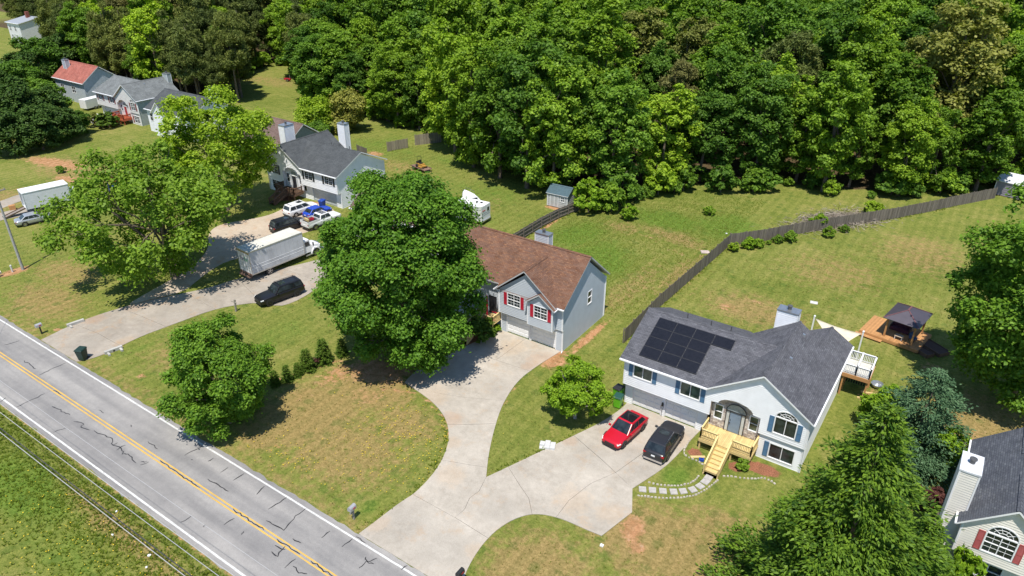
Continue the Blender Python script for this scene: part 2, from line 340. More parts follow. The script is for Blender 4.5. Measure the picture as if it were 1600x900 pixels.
FOREST_EDGE = [(60, 190), (24, 165), (9.22, 144.5), (2.51, 135.0), (-2.25, 128.1), (-7.04, 123.0), (-15.33, 117.5), (-24.38, 114.3), (-31.68, 109.2), (-39.57, 104.5), (-43.0, 97.0), (-45.4, 91.3), (-50.2, 91.2), (-55.83, 93.6), (-62.69, 95.5), (-69.66, 96.8), (-79.87, 102.2), (-86.79, 105.6), (-97.86, 106.5), (-104.78, 106.5), (-112.79, 108.0), (-117, 106.0), (-124.5, 105.0), (-140.0, 116.5), (-155.5, 128.0), (-170.8, 138.0), (-178.5, 131.0), (-168, 118.0), (-151.0, 108.0), (-146, 101), (-150, 95.5), (-170, 94.5), (-190, 95.5), (-212, 97), (-232, 102), (-246, 116), (-268, 128), (-300, 124)]
FOREST = FOREST_EDGE+[(-420, 160), (-420, 420), (180, 420), (180, 300)]
GROUND = ground_mat()
make_ground()

# ---------------------------------------------------------------- road, markings, crack sealing
def asphalt():
    mt, nt, nn, nl, b = _new("asphalt"); p = _pos(nt, nl)
    mp = nn.new("ShaderNodeMapping"); mp.inputs["Scale"].default_value = (.06, 1, 1); nl.new(p, mp.inputs["Vector"])
    lanes = _noise(nt, nl, mp.outputs[0], .75, 3, .5); n2 = _noise(nt, nl, p, .35, 6, .7); n3 = _noise(nt, nl, p, 22, 3, .7); n4 = _noise(nt, nl, p, 2.2, 5, .7)
    c = _ramp(nt, nl, lanes, [(.34, (.205, .200, .198)), (.66, (.312, .300, .288))])
    c = _mix(nt, nl, 1.0, c, _ramp(nt, nl, n2, [(.3, (.86, .86, .87)), (.7, (1.12, 1.11, 1.10))]), 'MULTIPLY')
    c = _mix(nt, nl, 1.0, c, _ramp(nt, nl, n3, [(.25, (.80, .80, .80)), (.75, (1.18, 1.18, 1.18))]), 'MULTIPLY')
    c = _mix(nt, nl, 1.0, c, _ramp(nt, nl, n4, [(.3, (.93, .93, .93)), (.7, (1.06, 1.06, 1.05))]), 'MULTIPLY')
    nl.new(c, b.inputs["Base Color"]); b.inputs["Roughness"].default_value = .88; b.inputs["Specular IOR Level"].default_value = .3
    _bump(nt, nl, b, n3, .35, .02); return mt
def worn(name, col, under, thr):
    mt, nt, nn, nl, b = _new(name); p = _pos(nt, nl)
    w = _smooth(nt, nl, _noise(nt, nl, p, 7, 6, .75), thr, thr+.14)
    c = _mix(nt, nl, _math(nt, nl, 'MULTIPLY', w, .75), col, under)
    c = _mix(nt, nl, 1.0, c, _ramp(nt, nl, _noise(nt, nl, p, .8, 4), [(.3, (.85, .85, .85)), (.7, (1.08, 1.08, 1.08))]), 'MULTIPLY')
    nl.new(c, b.inputs["Base Color"]); b.inputs["Roughness"].default_value = .7; return mt
ASPHALT = asphalt(); SEAL = M("crack_sealant", (.028, .028, .03), .5, .2)
WLINE = worn("white_road_paint", (.62, .62, .60), (.32, .32, .32), .50); YLINE = worn("yellow_road_paint", (.60, .37, .07), (.32, .27, .2), .52)
rng = np.random.default_rng(7)
def ribbon(mb, xs, yc, w, z, jit=0.0, mi=0):
    # strip along the road with a slightly uneven edge
    off = lambda: float(rng.normal(0, jit))
    pts = [((x, yc-w/2+off(), z), (x, yc+w/2+off(), z)) for x in xs]
    for a, b in zip(pts[:-1], pts[1:]): mb.face([a[0], b[0], b[1], a[1]], mi)
mb = MB(); xs = np.concatenate([np.linspace(-500, -100, 40), np.arange(-99, 30, .6), np.linspace(30, 400, 30)])
ribbon(mb, xs, 20.78, 7.45, .012, .05); ROAD = mb.build("road", ASPHALT); tag(ROAD, kind="structure")
for yc, w, mtl, nm in ((24.06, .15, WLINE, "edge_line"), (17.50, .15, WLINE, "edge_line"), (20.73, .12, YLINE, "centre_line"), (21.02, .12, YLINE, "centre_line")):
    mb = MB(); ribbon(mb, np.concatenate([np.linspace(-500, -100, 40), np.arange(-99, 30, .35), np.linspace(30, 400, 30)]), yc, w, .017, .006); mb.build(nm, mtl, ROAD)
CRACKS = [[(-73.96, 21.64), (-71.49, 21.62)], [(-70.13, 21.26), (-70.14, 23.81)], [(-66.55, 17.63), (-66.55, 20.1)], [(-64.02, 19.53), (-61.36, 19.79)], [(-60.22, 19.55), (-59.2, 19.85), (-58.9, 19.55), (-57.88, 19.67)], [(-57.5, 19.78), (-55.2, 20.17), (-54.6, 19.8), (-53.29, 19.87), (-52.6, 19.6), (-52.2, 19.85), (-50.64, 19.61)], [(-53.53, 19.56), (-53.45, 20.35)], [(-50.07, 19.66), (-49.91, 20.29)], [(-50.4, 19.9), (-50.1, 20.25)], [(-54.4, 19.75), (-54.3, 20.15)], [(-60.03, 21.69), (-59.19, 21.64)], [(-52.33, 21.68), (-50.78, 21.59)], [(-49.3, 20.88), (-43.88, 20.87)], [(-48.18, 22.39), (-48.03, 23.94)], [(-45.94, 23.06), (-45.95, 23.57)], [(-43.93, 22.82), (-44.01, 23.53)], [(-42.42, 22.83), (-42.34, 23.84)], [(-44.18, 21.83), (-41.68, 21.87)], [(-39.64, 22.89), (-39.84, 23.81)], [(-37.62, 22.39), (-37.45, 24.01)], [(-36.83, 21.67), (-34.97, 21.7), (-35.38, 23.1), (-35.37, 24.01)], [(-33.87, 21.54), (-33.06, 21.6)], [(-32.2, 22.75), (-32.19, 23.54)], [(-30.4, 23.0), (-30.34, 23.96)], [(-41.89, 17.91), (-41.78, 18.7)], [(-39.13, 19.57), (-38.95, 20.39)], [(-39.86, 20.87), (-36.21, 20.88)], [(-34.17, 19.93), (-33.46, 19.87), (-33.77, 20.78)], [(-34.45, 20.42), (-33.52, 20.57)], [(-32.33, 19.5), (-32.27, 20.44)], [(-31.91, 20.0), (-31.2, 19.8), (-30.64, 20.03)], [(-34.79, 20.87), (-32.32, 20.88)], [(-31.28, 20.87), (-29.01, 20.88)], [(-28.01, 22.38), (-28.12, 23.07), (-27.67, 23.69)], [(-28.4, 23.3), (-28.0, 23.0), (-27.5, 23.2)], [(-30.25, 24.2), (-29.29, 24.2)], [(-60.11, 17.75), (-59.87, 18.65)], [(-37.21, 19.68), (-37.35, 19.99)], [(-66.42, 20.87), (-65.13, 20.88)], [(-68.6, 17.14), (-68.88, 17.77)], [(-78.66, 21.89), (-78.37, 23.21)], [(-25.6, 23.9), (-25.5, 24.4)], [(-47.3, 22.4), (-47.2, 22.5)], [(-40.2, 18.6), (-40.1, 18.75)], [(-55.6, 22.1), (-55.3, 22.0)]]
for k, pts in enumerate(CRACKS):
    P2 = []
    for a, b in zip(pts[:-1], pts[1:]):
        n = max(3, int(math.dist(a, b)/.28)); dx, dy = b[0]-a[0], b[1]-a[1]; L = math.hypot(dx, dy)
        for i in range(n):
            t = i/n; j = rng.normal(0, .05); P2.append((a[0]+dx*t-dy/L*j, a[1]+dy*t+dx/L*j))
    P2.append(pts[-1]); mb = MB(); q = []
    for i, p in enumerate(P2):
        a = P2[max(0, i-1)]; b = P2[min(len(P2)-1, i+1)]; d = Vector((b[0]-a[0], b[1]-a[1], 0)); d = d.normalized() if d.length > 0 else Vector((1, 0, 0))
        w = (.038+.03*rng.random())*.72*(1 if 0 < i < len(P2)-1 else .5); q.append(((p[0]-d.y*w, p[1]+d.x*w, .023), (p[0]+d.y*w, p[1]-d.x*w, .023)))
    for a, b in zip(q[:-1], q[1:]): mb.face([a[0], a[1], b[1], b[0]])
    mb.build("crack_seal", SEAL, ROAD)

# ---------------------------------------------------------------- driveways, slab by slab
def concrete(name, c_lo, c_hi, stain, spots=()):
    mt, nt, nn, nl, b = _new(name); p = _pos(nt, nl)
    n1 = _noise(nt, nl, p, .22, 6, .7); n2 = _noise(nt, nl, p, 1.4, 6, .75); n3 = _noise(nt, nl, p, 16, 3, .7); n4 = _noise(nt, nl, p, .5, 7, .75)
    c = _ramp(nt, nl, _math(nt, nl, 'ADD', _math(nt, nl, 'MULTIPLY', n1, .55), _math(nt, nl, 'MULTIPLY', n2, .45)), [(.36, c_lo), (.64, c_hi)])
    c = _mix(nt, nl, _math(nt, nl, 'MULTIPLY', _smooth(nt, nl, n4, .52, .70), .75), c, stain)
    for bx, by, br, col in spots:
        d = nn.new("ShaderNodeVectorMath"); d.operation = 'DISTANCE'; nl.new(p, d.inputs[0]); d.inputs[1].default_value = (bx, by, .03)
        k = _math(nt, nl, 'SUBTRACT', 1.0, _math(nt, nl, 'DIVIDE', d.outputs["Value"], br))
        k = _smooth(nt, nl, _math(nt, nl, 'ADD', k, _math(nt, nl, 'MULTIPLY', _math(nt, nl, 'SUBTRACT', n2, .5), 1.6)), .12, .62)
        c = _mix(nt, nl, _math(nt, nl, 'MULTIPLY', k, .2 if col == GRIME else .3), c, col)
    c = _mix(nt, nl, 1.0, c, _ramp(nt, nl, n3, [(.3, (.86, .86, .86)), (.7, (1.1, 1.1, 1.1))]), 'MULTIPLY')
    nl.new(c, b.inputs["Base Color"]); b.inputs["Roughness"].default_value = .9; b.inputs["Specular IOR Level"].default_value = .25
    _bump(nt, nl, b, n3, .25, .02); return mt
CLAY, GRIME, RUST = (.36, .20, .105), (.23, .215, .19), (.42, .30, .19)
CONC_A = concrete("driveway_concrete", (.318, .285, .240), (.485, .440, .378), (.42, .325, .235), [(-31.4, 51.0, 2.2, CLAY), (-32.0, 49.2, 1.0, CLAY), (-36.6, 40.1, 2.4, RUST), (-33.0, 38.6, 1.5, CLAY), (-39.6, 41.2, 1.8, CLAY), (-31.0, 36.2, 1.2, RUST), (-32.8, 45.0, 2.0, GRIME), (-35.2, 51.2, 2.2, RUST), (-19.2, 36.2, 2.2, RUST), (-16.2, 36.6, 1.6, RUST), (-20.6, 41.0, 2.4, GRIME), (-17.0, 43.0, 2.5, GRIME), (-24.5, 27.0, 2.6, GRIME), (-27.8, 27.2, 2.4, GRIME), (-28.6, 33.0, 1.8, RUST), (-23.4, 32.2, 2.0, GRIME), (-15.2, 47.5, 1.5, RUST), (-29.8, 26.0, 1.3, RUST), (-22.9, 42.0, 1.0, CLAY), (-22.3, 28.0, 1.2, RUST)])
CONC_B = concrete("old_driveway_concrete", (.26, .228, .19), (.40, .355, .30), (.36, .25, .16), [(-75.6, 34.5, 2.5, CLAY), (-76.3, 30.0, 1.8, CLAY), (-72.0, 27.0, 2.5, GRIME), (-70.5, 36.0, 3.0, GRIME), (-69.0, 29.5, 1.5, RUST), (-66.0, 46.0, 2.5, GRIME)])
GRAVEL = concrete("dusty_gravel", (.36, .29, .22), (.50, .42, .33), (.42, .24, .13))
DARKJOINT = M("joint_dirt", (.10, .085, .065), .95, .3)
def smooth_poly(pts, k=2, keep=()):
    # Chaikin on the vertices that are not kept sharp
    for _ in range(k):
        out = []; n = len(pts)
        for i, p in enumerate(pts):
            if p in keep: out.append(p); continue
            a = pts[i-1]; b = pts[(i+1) % n]
            out.append((p[0]*.75+a[0]*.25, p[1]*.75+a[1]*.25)); out.append((p[0]*.75+b[0]*.25, p[1]*.75+b[1]*.25))
        pts = out
    return pts
def nearest_on(poly, q):
    best = None
    for i in range(len(poly)):
        a, b = poly[i], poly[(i+1) % len(poly)]; dx, dy = b[0]-a[0], b[1]-a[1]; L = dx*dx+dy*dy
        t = 0 if L == 0 else min(1, max(0, ((q[0]-a[0])*dx+(q[1]-a[1])*dy)/L)); p = (a[0]+dx*t, a[1]+dy*t); d = math.dist(p, q)
        if best is None or d < best[0]: best = (d, i, t, p)
    return best
def split(polys, chord):
    best = None
    for k, pl in enumerate(polys):
        a = nearest_on(pl, chord[0]); b = nearest_on(pl, chord[-1])
        if best is None or a[0]+b[0] < best[0]: best = (a[0]+b[0], k, a, b)
    _, k, a, b = best; pl = polys.pop(k); inner = list(chord[1:-1])
    if (a[1], a[2]) > (b[1], b[2]): a, b = b, a; inner.reverse()
    p1 = [a[3]]+pl[a[1]+1:b[1]+1]+[b[3]]+inner[::-1]; p2 = [b[3]]+pl[b[1]+1:]+pl[:a[1]+1]+[a[3]]+inner
    polys += [p1, p2]; return polys
def inset(poly, d):
    out = []; n = len(poly); ar = sum(poly[i-1][0]*poly[i][1]-poly[i][0]*poly[i-1][1] for i in range(n)); s = 1 if ar > 0 else -1
    for i in range(n):
        a, p, b = Vector(poly[i-1]), Vector(poly[i]), Vector(poly[(i+1) % n])
        e1 = (p-a); e2 = (b-p)
        if e1.length < 1e-6 or e2.length < 1e-6: out.append(tuple(p)); continue
        n1 = Vector((-e1.y, e1.x)).normalized()*s; n2 = Vector((-e2.y, e2.x)).normalized()*s; m = (n1+n2); 
        m = m.normalized() if m.length > .3 else n1
        out.append(tuple(p+m*d))
    return out
def slab_mesh(poly, z0, z1):
    bm = bmesh.new(); vs = [bm.verts.new((x, y, z1)) for x, y in poly]; f = bm.faces.new(vs)
    if f.normal.z < 0 or f.calc_area() == 0: f.normal_update()
    f.normal_update()
    if f.normal.z < 0: f.normal_flip()
    lo = [bm.verts.new((x, y, z0)) for x, y in poly]; n = len(vs)
    for i in range(n): bm.faces.new([vs[i], vs[(i+1) % n], lo[(i+1) % n], lo[i]])
    bmesh.ops.triangulate(bm, faces=[f]); bmesh.ops.recalc_face_normals(bm, faces=bm.faces)
    me = bpy.data.meshes.new("slab"); bm.to_mesh(me); bm.free(); return me
def driveway(name, poly, chords, mat, z=.05):
    me = slab_mesh(inset(poly, .03), .001, .006); me.materials.append(DARKJOINT); root = tag(link(name, me), kind="structure")
    polys = [poly]
    for c in chords: split(polys, c)
    for pl in polys:
        m2 = slab_mesh(inset(pl, .016), .002, z+float(rng.uniform(-.006, .006))); m2.materials.append(mat); link("slab", m2, root)
    return root
MAIN = [(-30.3, 24.52), (-30.13, 26.3), (-29.95, 28.54), (-29.62, 30.0), (-29.92, 32.82), (-30.74, 35.05), (-31.81, 36.79), (-33.42, 38.33), (-35.58, 39.42), (-38.0, 40.0), (-40.17, 40.37), (-40.68, 42.61), (-39.91, 45.6), (-39.42, 48.08), (-38.79, 50.76), (-38.08, 53.42), (-30.7, 53.42), (-30.95, 51.85), (-31.24, 49.91), (-31.45, 47.38), (-31.07, 44.89), (-30.25, 42.17), (-28.74, 38.91), (-27.38, 36.4), (-26.14, 34.44), (-25.26, 36.75), (-24.11, 39.8), (-22.76, 43.33), (-21.87, 45.73), (-21.3, 48.5), (-21.3, 49.52), (-14.3, 49.52), (-14.45, 48.19), (-14.63, 45.84), (-14.9, 43.6), (-15.54, 41.37), (-16.02, 39.85), (-14.93, 37.6), (-15.73, 34.28), (-16.98, 34.15), (-18.83, 34.08), (-20.27, 33.7), (-21.25, 33.02), (-22.03, 31.64), (-22.38, 29.71), (-22.2, 27.68), (-21.7, 25.8), (-20.9, 24.52)]
MAINS = smooth_poly(MAIN, 2, {MAIN[i] for i in (0, 10, 15, 16, 24, 30, 31, 36, 37, 38, 47)})
driveway("driveway", MAINS, [[(-29.7, 29.7), (-25.52, 29.68), (-22.3, 29.48)], [(-26.14, 34.44), (-25.69, 32.89), (-25.84, 31.86), (-25.45, 30.76), (-25.52, 29.68)], [(-25.0, 36.25), (-23.36, 35.13), (-22.1, 34.42), (-21.0, 33.2)],
    [(-30.3, 33.99), (-28.29, 34.74), (-26.7, 35.4)], [(-32.88, 37.75), (-31.31, 38.82), (-29.4, 40.3)], [(-22.96, 42.75), (-19.5, 41.4), (-16.02, 39.85)], [(-38.6, 40.1), (-34.3, 41.6), (-30.6, 43.43)], [(-39.4, 48.1), (-35.3, 48.39), (-31.3, 48.71)], [(-16.5, 49.52), (-16.9, 45.0), (-17.9, 40.75)], [(-17.9, 40.75), (-18.97, 38.47), (-19.45, 35.94), (-19.38, 34.05)], [(-35.0, 53.42), (-35.2, 48.4)]], CONC_A)
TD = [(-76.63, 24.52), (-77.06, 27.45), (-76.94, 30.52), (-76.08, 33.73), (-75.09, 36.24), (-73.44, 39.26), (-72.22, 41.85), (-71.53, 44.94), (-70.16, 48.2), (-68.2, 52.36), (-66.9, 56.15), (-65.5, 60.5), (-61.5, 60.5), (-62.6, 55.68), (-62.3, 52.89), (-62.0, 50.12), (-61.3, 47.34), (-61.2, 44.83), (-61.83, 43.31), (-64.4, 42.74), (-66.5, 40.32), (-67.45, 38.08), (-67.87, 35.57), (-68.28, 33.15), (-68.63, 31.17), (-68.62, 29.05), (-68.45, 27.26), (-68.79, 25.47), (-69.49, 24.52)]
driveway("driveway", smooth_poly(TD, 1, {TD[0], TD[-1], TD[11], TD[12]}), [[(-77, 28.2), (-73, 28.6), (-68.6, 28.6)], [(-76.2, 33.0), (-68.2, 33.5)], [(-73.4, 39.2), (-67.0, 38.8)], [(-71.5, 45.0), (-66.6, 43.5), (-64.4, 42.74)], [(-69.5, 50), (-62.1, 50.1)], [(-67, 56), (-62.6, 55.6)]], CONC_B, .04)
GV = [(-76.3, 33.3), (-75.4, 36.24), (-73.8, 39.26), (-75.6, 42.91), (-76.9, 46.71), (-76.0, 49.5), (-76.9, 52.5), (-77.2, 56.14), (-75.6, 58.5), (-75.0, 63.0), (-77.7, 67.8), (-85.4, 67.8), (-85.6, 64.84), (-84.8, 61.0), (-85.8, 58.1), (-88.0, 54.45), (-86.8, 51.6), (-82.5, 48.8), (-80.2, 46.0), (-78.6, 42.99), (-77.9, 40.13), (-77.2, 36.74)]
me = slab_mesh(smooth_poly(GV, 2), .003, .014); me.materials.append(GRAVEL); tag(link("gravel_parking", me), kind="structure")
for pl in ([(-123.49, 40.74), (-124.48, 43.76), (-123.64, 47.44), (-121.6, 47.0), (-121.06, 42.41), (-120.05, 39.26), (-119.0, 24.5), (-122.4, 24.5)], [(-115.0, 24.5), (-115.4, 37.4), (-114.4, 39.56), (-113.2, 44.13), (-112.3, 47.28), (-111.5, 52), (-115.6, 52.3), (-117.0, 45.06), (-118.15, 41.01), (-118.5, 38), (-118.4, 24.5)]):
    me = slab_mesh(smooth_poly(pl, 1), .003, .03); me.materials.append(CONC_B); tag(link("driveway", me), kind="structure")
# ---------------------------------------------------------------- house kit
def spans(poly, z):
    xs = []
    for i in range(len(poly)):
        (x0, z0), (x1, z1) = poly[i-1], poly[i]
        if (z0 <= z < z1) or (z1 <= z < z0): xs.append(x0+(x1-x0)*(z-z0)/(z1-z0))
    return sorted(xs)
def siding(mb, O, U, N, poly, holes=(), board=.19, mi=0, flat=False):
    """lap boards over a wall outline given in (u, z); holes are outlines too"""
    O = Vector(O); U = Vector(U); N = Vector(N); loops = [poly]+list(holes)
    zs = [z for l in loops for _, z in l]; lo, hi = min(zs), max(zs)
    nb = max(1, int(round((hi-lo)/board)))
    cuts = sorted(set([round(lo+(hi-lo)*i/nb, 4) for i in range(nb+1)]+[round(z, 4) for z in zs]))
    P = lambda u, z, off: tuple(O+U*u+N*off+Vector((0, 0, z)))
    for z0, z1 in zip(cuts[:-1], cuts[1:]):
        if z1-z0 < 1e-3: continue
        e = 1e-5; A = sorted(sum([spans(l, z0+e) for l in loops], [])); B = sorted(sum([spans(l, z1-e) for l in loops], []))
        if len(A) != len(B): continue
        bi = math.floor((z0-lo+1e-4)/((hi-lo)/nb)); t0 = (z0-lo)/((hi-lo)/nb)-bi; t1 = (z1-lo)/((hi-lo)/nb)-bi
        o0 = .028*(1-t0)+.004; o1 = .028*(1-t1)+.004
        if flat: o0 = o1 = .004
        for k in range(0, len(A)-1, 2):
            mb.face([P(A[k], z0, o0), P(A[k+1], z0, o0), P(B[k+1], z1, o1), P(B[k], z1, o1)], mi)
            if t0 < .01 and not flat: mb.face([P(A[k], z0, .004), P(A[k+1], z0, .004), P(A[k+1], z0, o0), P(A[k], z0, o0)], mi)
def rect(u, z, w, h): return [(u-w/2, z), (u+w/2, z), (u+w/2, z+h), (u-w/2, z+h)]
def archpts(u, z, w, rise, n=12): return [(u+w/2*math.cos(math.pi*i/n), z+rise*math.sin(math.pi*i/n)) for i in range(n+1)]

class House:
    def __init__(s, name, label, loc, m=1, rz=0.0, group=None):
        s.root = thing(name, label, "house", loc, rz, group); s.m = m
    def mb(s): return MB(s.m)
    def wall(s, O, U, N, poly, holes=(), mat=None, board=.19, name="wall", flat=False):
        mb = s.mb(); siding(mb, O, U, N, poly, holes, board, 0, flat); return mb.build(name, mat, s.root)
    def window(s, O, U, N, u, z, w, h, cols=2, rows=1, grid=None, arch=0.0, glass=None, trim=None, name="window", mid=True):
        """trim boxes round the opening, a pane for each light, thin bars; u,z = middle bottom of the opening"""
        O = Vector(O); U = Vector(U); N = Vector(N); Z = Vector((0, 0, 1)); glass = glass or GLASS; trim = trim or TRIM
        P = lambda a, b, o: tuple(O+U*a+N*o+Z*b)
        def bar(mb, a0, a1, b0, b1, o0, o1):
            q = lambda o: [P(a0, b0, o), P(a1, b0, o), P(a1, b1, o), P(a0, b1, o)]
            A, B = q(o0), q(o1); mb.face(B); mb.face(A[::-1])
            for i in range(4): j = (i+1) % 4; mb.face([A[i], A[j], B[j], B[i]])
        t = .085; mb = s.mb()
        bar(mb, u-w/2-t, u-w/2, z-t, z+h+(0 if arch else t), -.06, .055); bar(mb, u+w/2, u+w/2+t, z-t, z+h+(0 if arch else t), -.06, .055)
        bar(mb, u-w/2, u+w/2, z-t, z, -.06, .06); bar(mb, u-w/2, u+w/2, z+h, z+h+t, -.06, .055)
        if arch:
            A = archpts(u, z+h+t, w, arch, 14); B = archpts(u, z+h+t, w+2*t, arch+t, 14)
            for i in range(14):
                a, b, c, d = A[i], A[i+1], B[i+1], B[i]
                mb.face([P(*a, .055), P(*b, .055), P(*c, .055), P(*d, .055)]); mb.face([P(*d, .055), P(*c, .055), P(*c, -.05), P(*d, -.05)]); mb.face([P(*b, .055), P(*a, .055), P(*a, -.05), P(*b, -.05)])
        root = mb.build(name, trim, s.root)
        cw = w/cols; rh = h/rows
        for i in range(cols):
            for j in range(rows):
                a0 = u-w/2+i*cw; b0 = z+j*rh; g = s.mb()
                off = -.045+(.012 if (j == 0 and rows > 1) else 0); g.face([P(a0, b0, off), P(a0+cw, b0, off), P(a0+cw, b0+rh, off), P(a0, b0+rh, off)]); g.build("pane", glass, root)
        mb = s.mb(); n0 = 0
        for i in range(1, cols): bar(mb, u-w/2+i*cw-.026, u-w/2+i*cw+.026, z, z+h, -.044, .03); n0 = 1
        for j in range(1, rows): bar(mb, u-w/2, u+w/2, z+j*rh-.018, z+j*rh+.018, -.044, .022); n0 = 1
        if grid:
            gx, gy = grid
            for i in range(cols):
                for k in range(1, gx): a = u-w/2+i*cw+k*cw/gx; bar(mb, a-.011, a+.011, z, z+h, -.044, -.02); n0 = 1
            for j in range(rows):
                for k in range(1, gy): b = z+j*rh+k*rh/gy; bar(mb, u-w/2, u+w/2, b-.011, b+.011, -.044, -.019); n0 = 1
        if n0: mb.build("muntin", trim, root)
        if arch:
            A = archpts(u, z+h+t, w, arch, 14); g = s.mb(); g.face([P(*a, -.03) for a in A]); g.build("pane", glass, root)
            mb = s.mb()
            for k in (1, 2, 3, 4):
                an = math.pi*k/5; p0 = P(u+.3*w/2*math.cos(an), z+h+t+.3*arch*math.sin(an), -.01); p1 = P(u+w/2*math.cos(an), z+h+t+arch*math.sin(an), -.01); mb.obox(p0, p1, .03, .03, 0, tuple(N))
            for rr in (.32, .66):
                B = archpts(u, z+h+t, w*rr, arch*rr, 10)
                for a, b in zip(B[:-1], B[1:]): mb.obox(P(*a, -.008), P(*b, -.008), .026, .03, 0, tuple(N))
            mb.build("muntin", trim, root)
        return root
    def shutter(s, O, U, N, u, z, w, h, mat):
        O = Vector(O); U = Vector(U); N = Vector(N); P = lambda a, b, o: tuple(O+U*a+N*o+Vector((0, 0, b)))
        mb = s.mb()
        def bar(a0, a1, b0, b1, o0, o1):
            q = lambda o: [P(a0, b0, o), P(a1, b0, o), P(a1, b1, o), P(a0, b1, o)]
            A, B = q(o0), q(o1); mb.face(B); mb.face(A[::-1])
            for i in range(4): j = (i+1) % 4; mb.face([A[i], A[j], B[j], B[i]])
        bar(u-w/2, u-w/2+.06, z, z+h, 0, .065); bar(u+w/2-.06, u+w/2, z, z+h, 0, .065)
        for b0, b1 in ((z, z+.08), (z+h*.45, z+h*.45+.08), (z+h-.08, z+h)): bar(u-w/2+.06, u+w/2-.06, b0, b1, 0, .063)
        n = int(h/.09)
        for i in range(n):
            b = z+.08+i*(h-.16)/n
            mb.face([P(u-w/2+.06, b, .058), P(u+w/2-.06, b, .058), P(u+w/2-.06, b+(h-.16)/n, .034), P(u-w/2+.06, b+(h-.16)/n, .034)])
        return mb.build("shutter", mat, s.root)
    def garage(s, O, U, N, u, w, h, mat, cols=4, rows=4, z=0.03):
        O = Vector(O); U = Vector(U); N = Vector(N); P = lambda a, b, o: tuple(O+U*a+N*o+Vector((0, 0, b)))
        mb = s.mb(); q = lambda o: [P(u-w/2, z, o), P(u+w/2, z, o), P(u+w/2, z+h, o), P(u-w/2, z+h, o)]
        mb.face(q(-.10)); t = .1
        for a0, a1, b0, b1 in ((u-w/2-t, u-w/2, z, z+h+t), (u+w/2, u+w/2+t, z, z+h+t), (u-w/2, u+w/2, z+h, z+h+t)):
            A = [P(a0, b0, -.12), P(a1, b0, -.12), P(a1, b1, -.12), P(a0, b1, -.12)]; B = [P(a0, b0, .05), P(a1, b0, .05), P(a1, b1, .05), P(a0, b1, .05)]
            mb.face(B)
            for i in range(4): j = (i+1) % 4; mb.face([A[i], A[j], B[j], B[i]])
        root = mb.build("garage_door", mat, s.root); cw = w/cols; rh = h/rows
        for i in range(cols):
            for j in range(rows):
                a0 = u-w/2+i*cw+.03; a1 = a0+cw-.06; b0 = z+j*rh+.022; b1 = b0+rh-.044; g = s.mb()
                A = [P(a0, b0, -.098), P(a1, b0, -.098), P(a1, b1, -.098), P(a0, b1, -.098)]; e = .035
                B = [P(a0+e, b0+e, -.07), P(a1-e, b0+e, -.07), P(a1-e, b1-e, -.07), P(a0+e, b1-e, -.07)]; g.face(B)
                for k in range(4): l = (k+1) % 4; g.face([A[k], A[l], B[l], B[k]])
                g.build("panel", mat, root)
        return root
    def roof(s, polys, mats, ridges=(), thick=.16, name="roof", capmat=None):
        """polys: sloping outlines (top surface); ridges: line pairs"""
        mb = s.mb()
        for pl in polys:
            n = len(pl); lo = [(p[0], p[1], p[2]-thick) for p in pl]
            nv = (Vector(pl[1])-Vector(pl[0])).cross(Vector(pl[2])-Vector(pl[0]))
            if nv.z < 0: pl = pl[::-1]; lo = lo[::-1]
            mb.face(pl, 0); mb.face(lo[::-1], 1)
            for i in range(n): j = (i+1) % n; mb.face([lo[i], lo[j], pl[j], pl[i]], 1)
        root = mb.build(name, mats, s.root, uv=True)
        for a, b in ridges:
            mb = s.mb(); a = Vector(a); b = Vector(b); d = (b-a); L = d.length; d.normalize(); sd = d.cross(Vector((0, 0, 1))).normalized(); n = max(2, int(L/.33))
            for i in range(n):
                p = a+d*(L*i/n); q = a+d*(L*(i+1)/n+.04); e = .012
                A = [p-sd*.16+Vector((0, 0, -.075+e)), p+Vector((0, 0, .035+e)), p+sd*.16+Vector((0, 0, -.075+e))]; B = [q-sd*.16+Vector((0, 0, -.085)), q+Vector((0, 0, .02)), q+sd*.16+Vector((0, 0, -.085))]
                mb.face([tuple(A[0]), tuple(A[1]), tuple(B[1]), tuple(B[0])]); mb.face([tuple(A[1]), tuple(A[2]), tuple(B[2]), tuple(B[1])]); mb.face([tuple(x) for x in (A[0], A[1], A[2])])
            mb.build("ridge_cap", capmat or mats[0], root, uv=True)
        return root
    def chimney(s, x, y, w, d, z0, z1, mat, cap=None):
        mb = s.mb()
        siding(mb, (x-w/2, y-d/2, 0), (1, 0, 0), (0, -1, 0), [(0, z0), (w, z0), (w, z1), (0, z1)]); siding(mb, (x-w/2, y+d/2, 0), (1, 0, 0), (0, 1, 0), [(0, z0), (w, z0), (w, z1), (0, z1)])
        siding(mb, (x-w/2, y-d/2, 0), (0, 1, 0), (-1, 0, 0), [(0, z0), (d, z0), (d, z1), (0, z1)]); siding(mb, (x+w/2, y-d/2, 0), (0, 1, 0), (1, 0, 0), [(0, z0), (d, z0), (d, z1), (0, z1)])
        for cx in (-1, 1):
            for cy in (-1, 1): mb.box(x+cx*w/2-.05, x+cx*w/2+.05, y+cy*d/2-.05, y+cy*d/2+.05, z0, z1, 1)
        o = mb.build("chimney", [mat, TRIM], s.root)
        c = s.mb().box(x-w/2-.07, x+w/2+.07, y-d/2-.07, y+d/2+.07, z1, z1+.12).build("chimney_cap", cap or METAL, o)
        f = s.mb(); f.tube((x, y, z1+.1), (x, y, z1+.42), .16, .16, 12); f.tube((x, y, z1+.42), (x, y, z1+.5), .23, .23, 12); f.build("flue", FLUE, o); return o
    def gutter(s, a, b, mat=None, name="gutter"):
        mb = s.mb(); mb.obox(a, b, .11, .11); return mb.build(name, mat or TRIM, s.root)
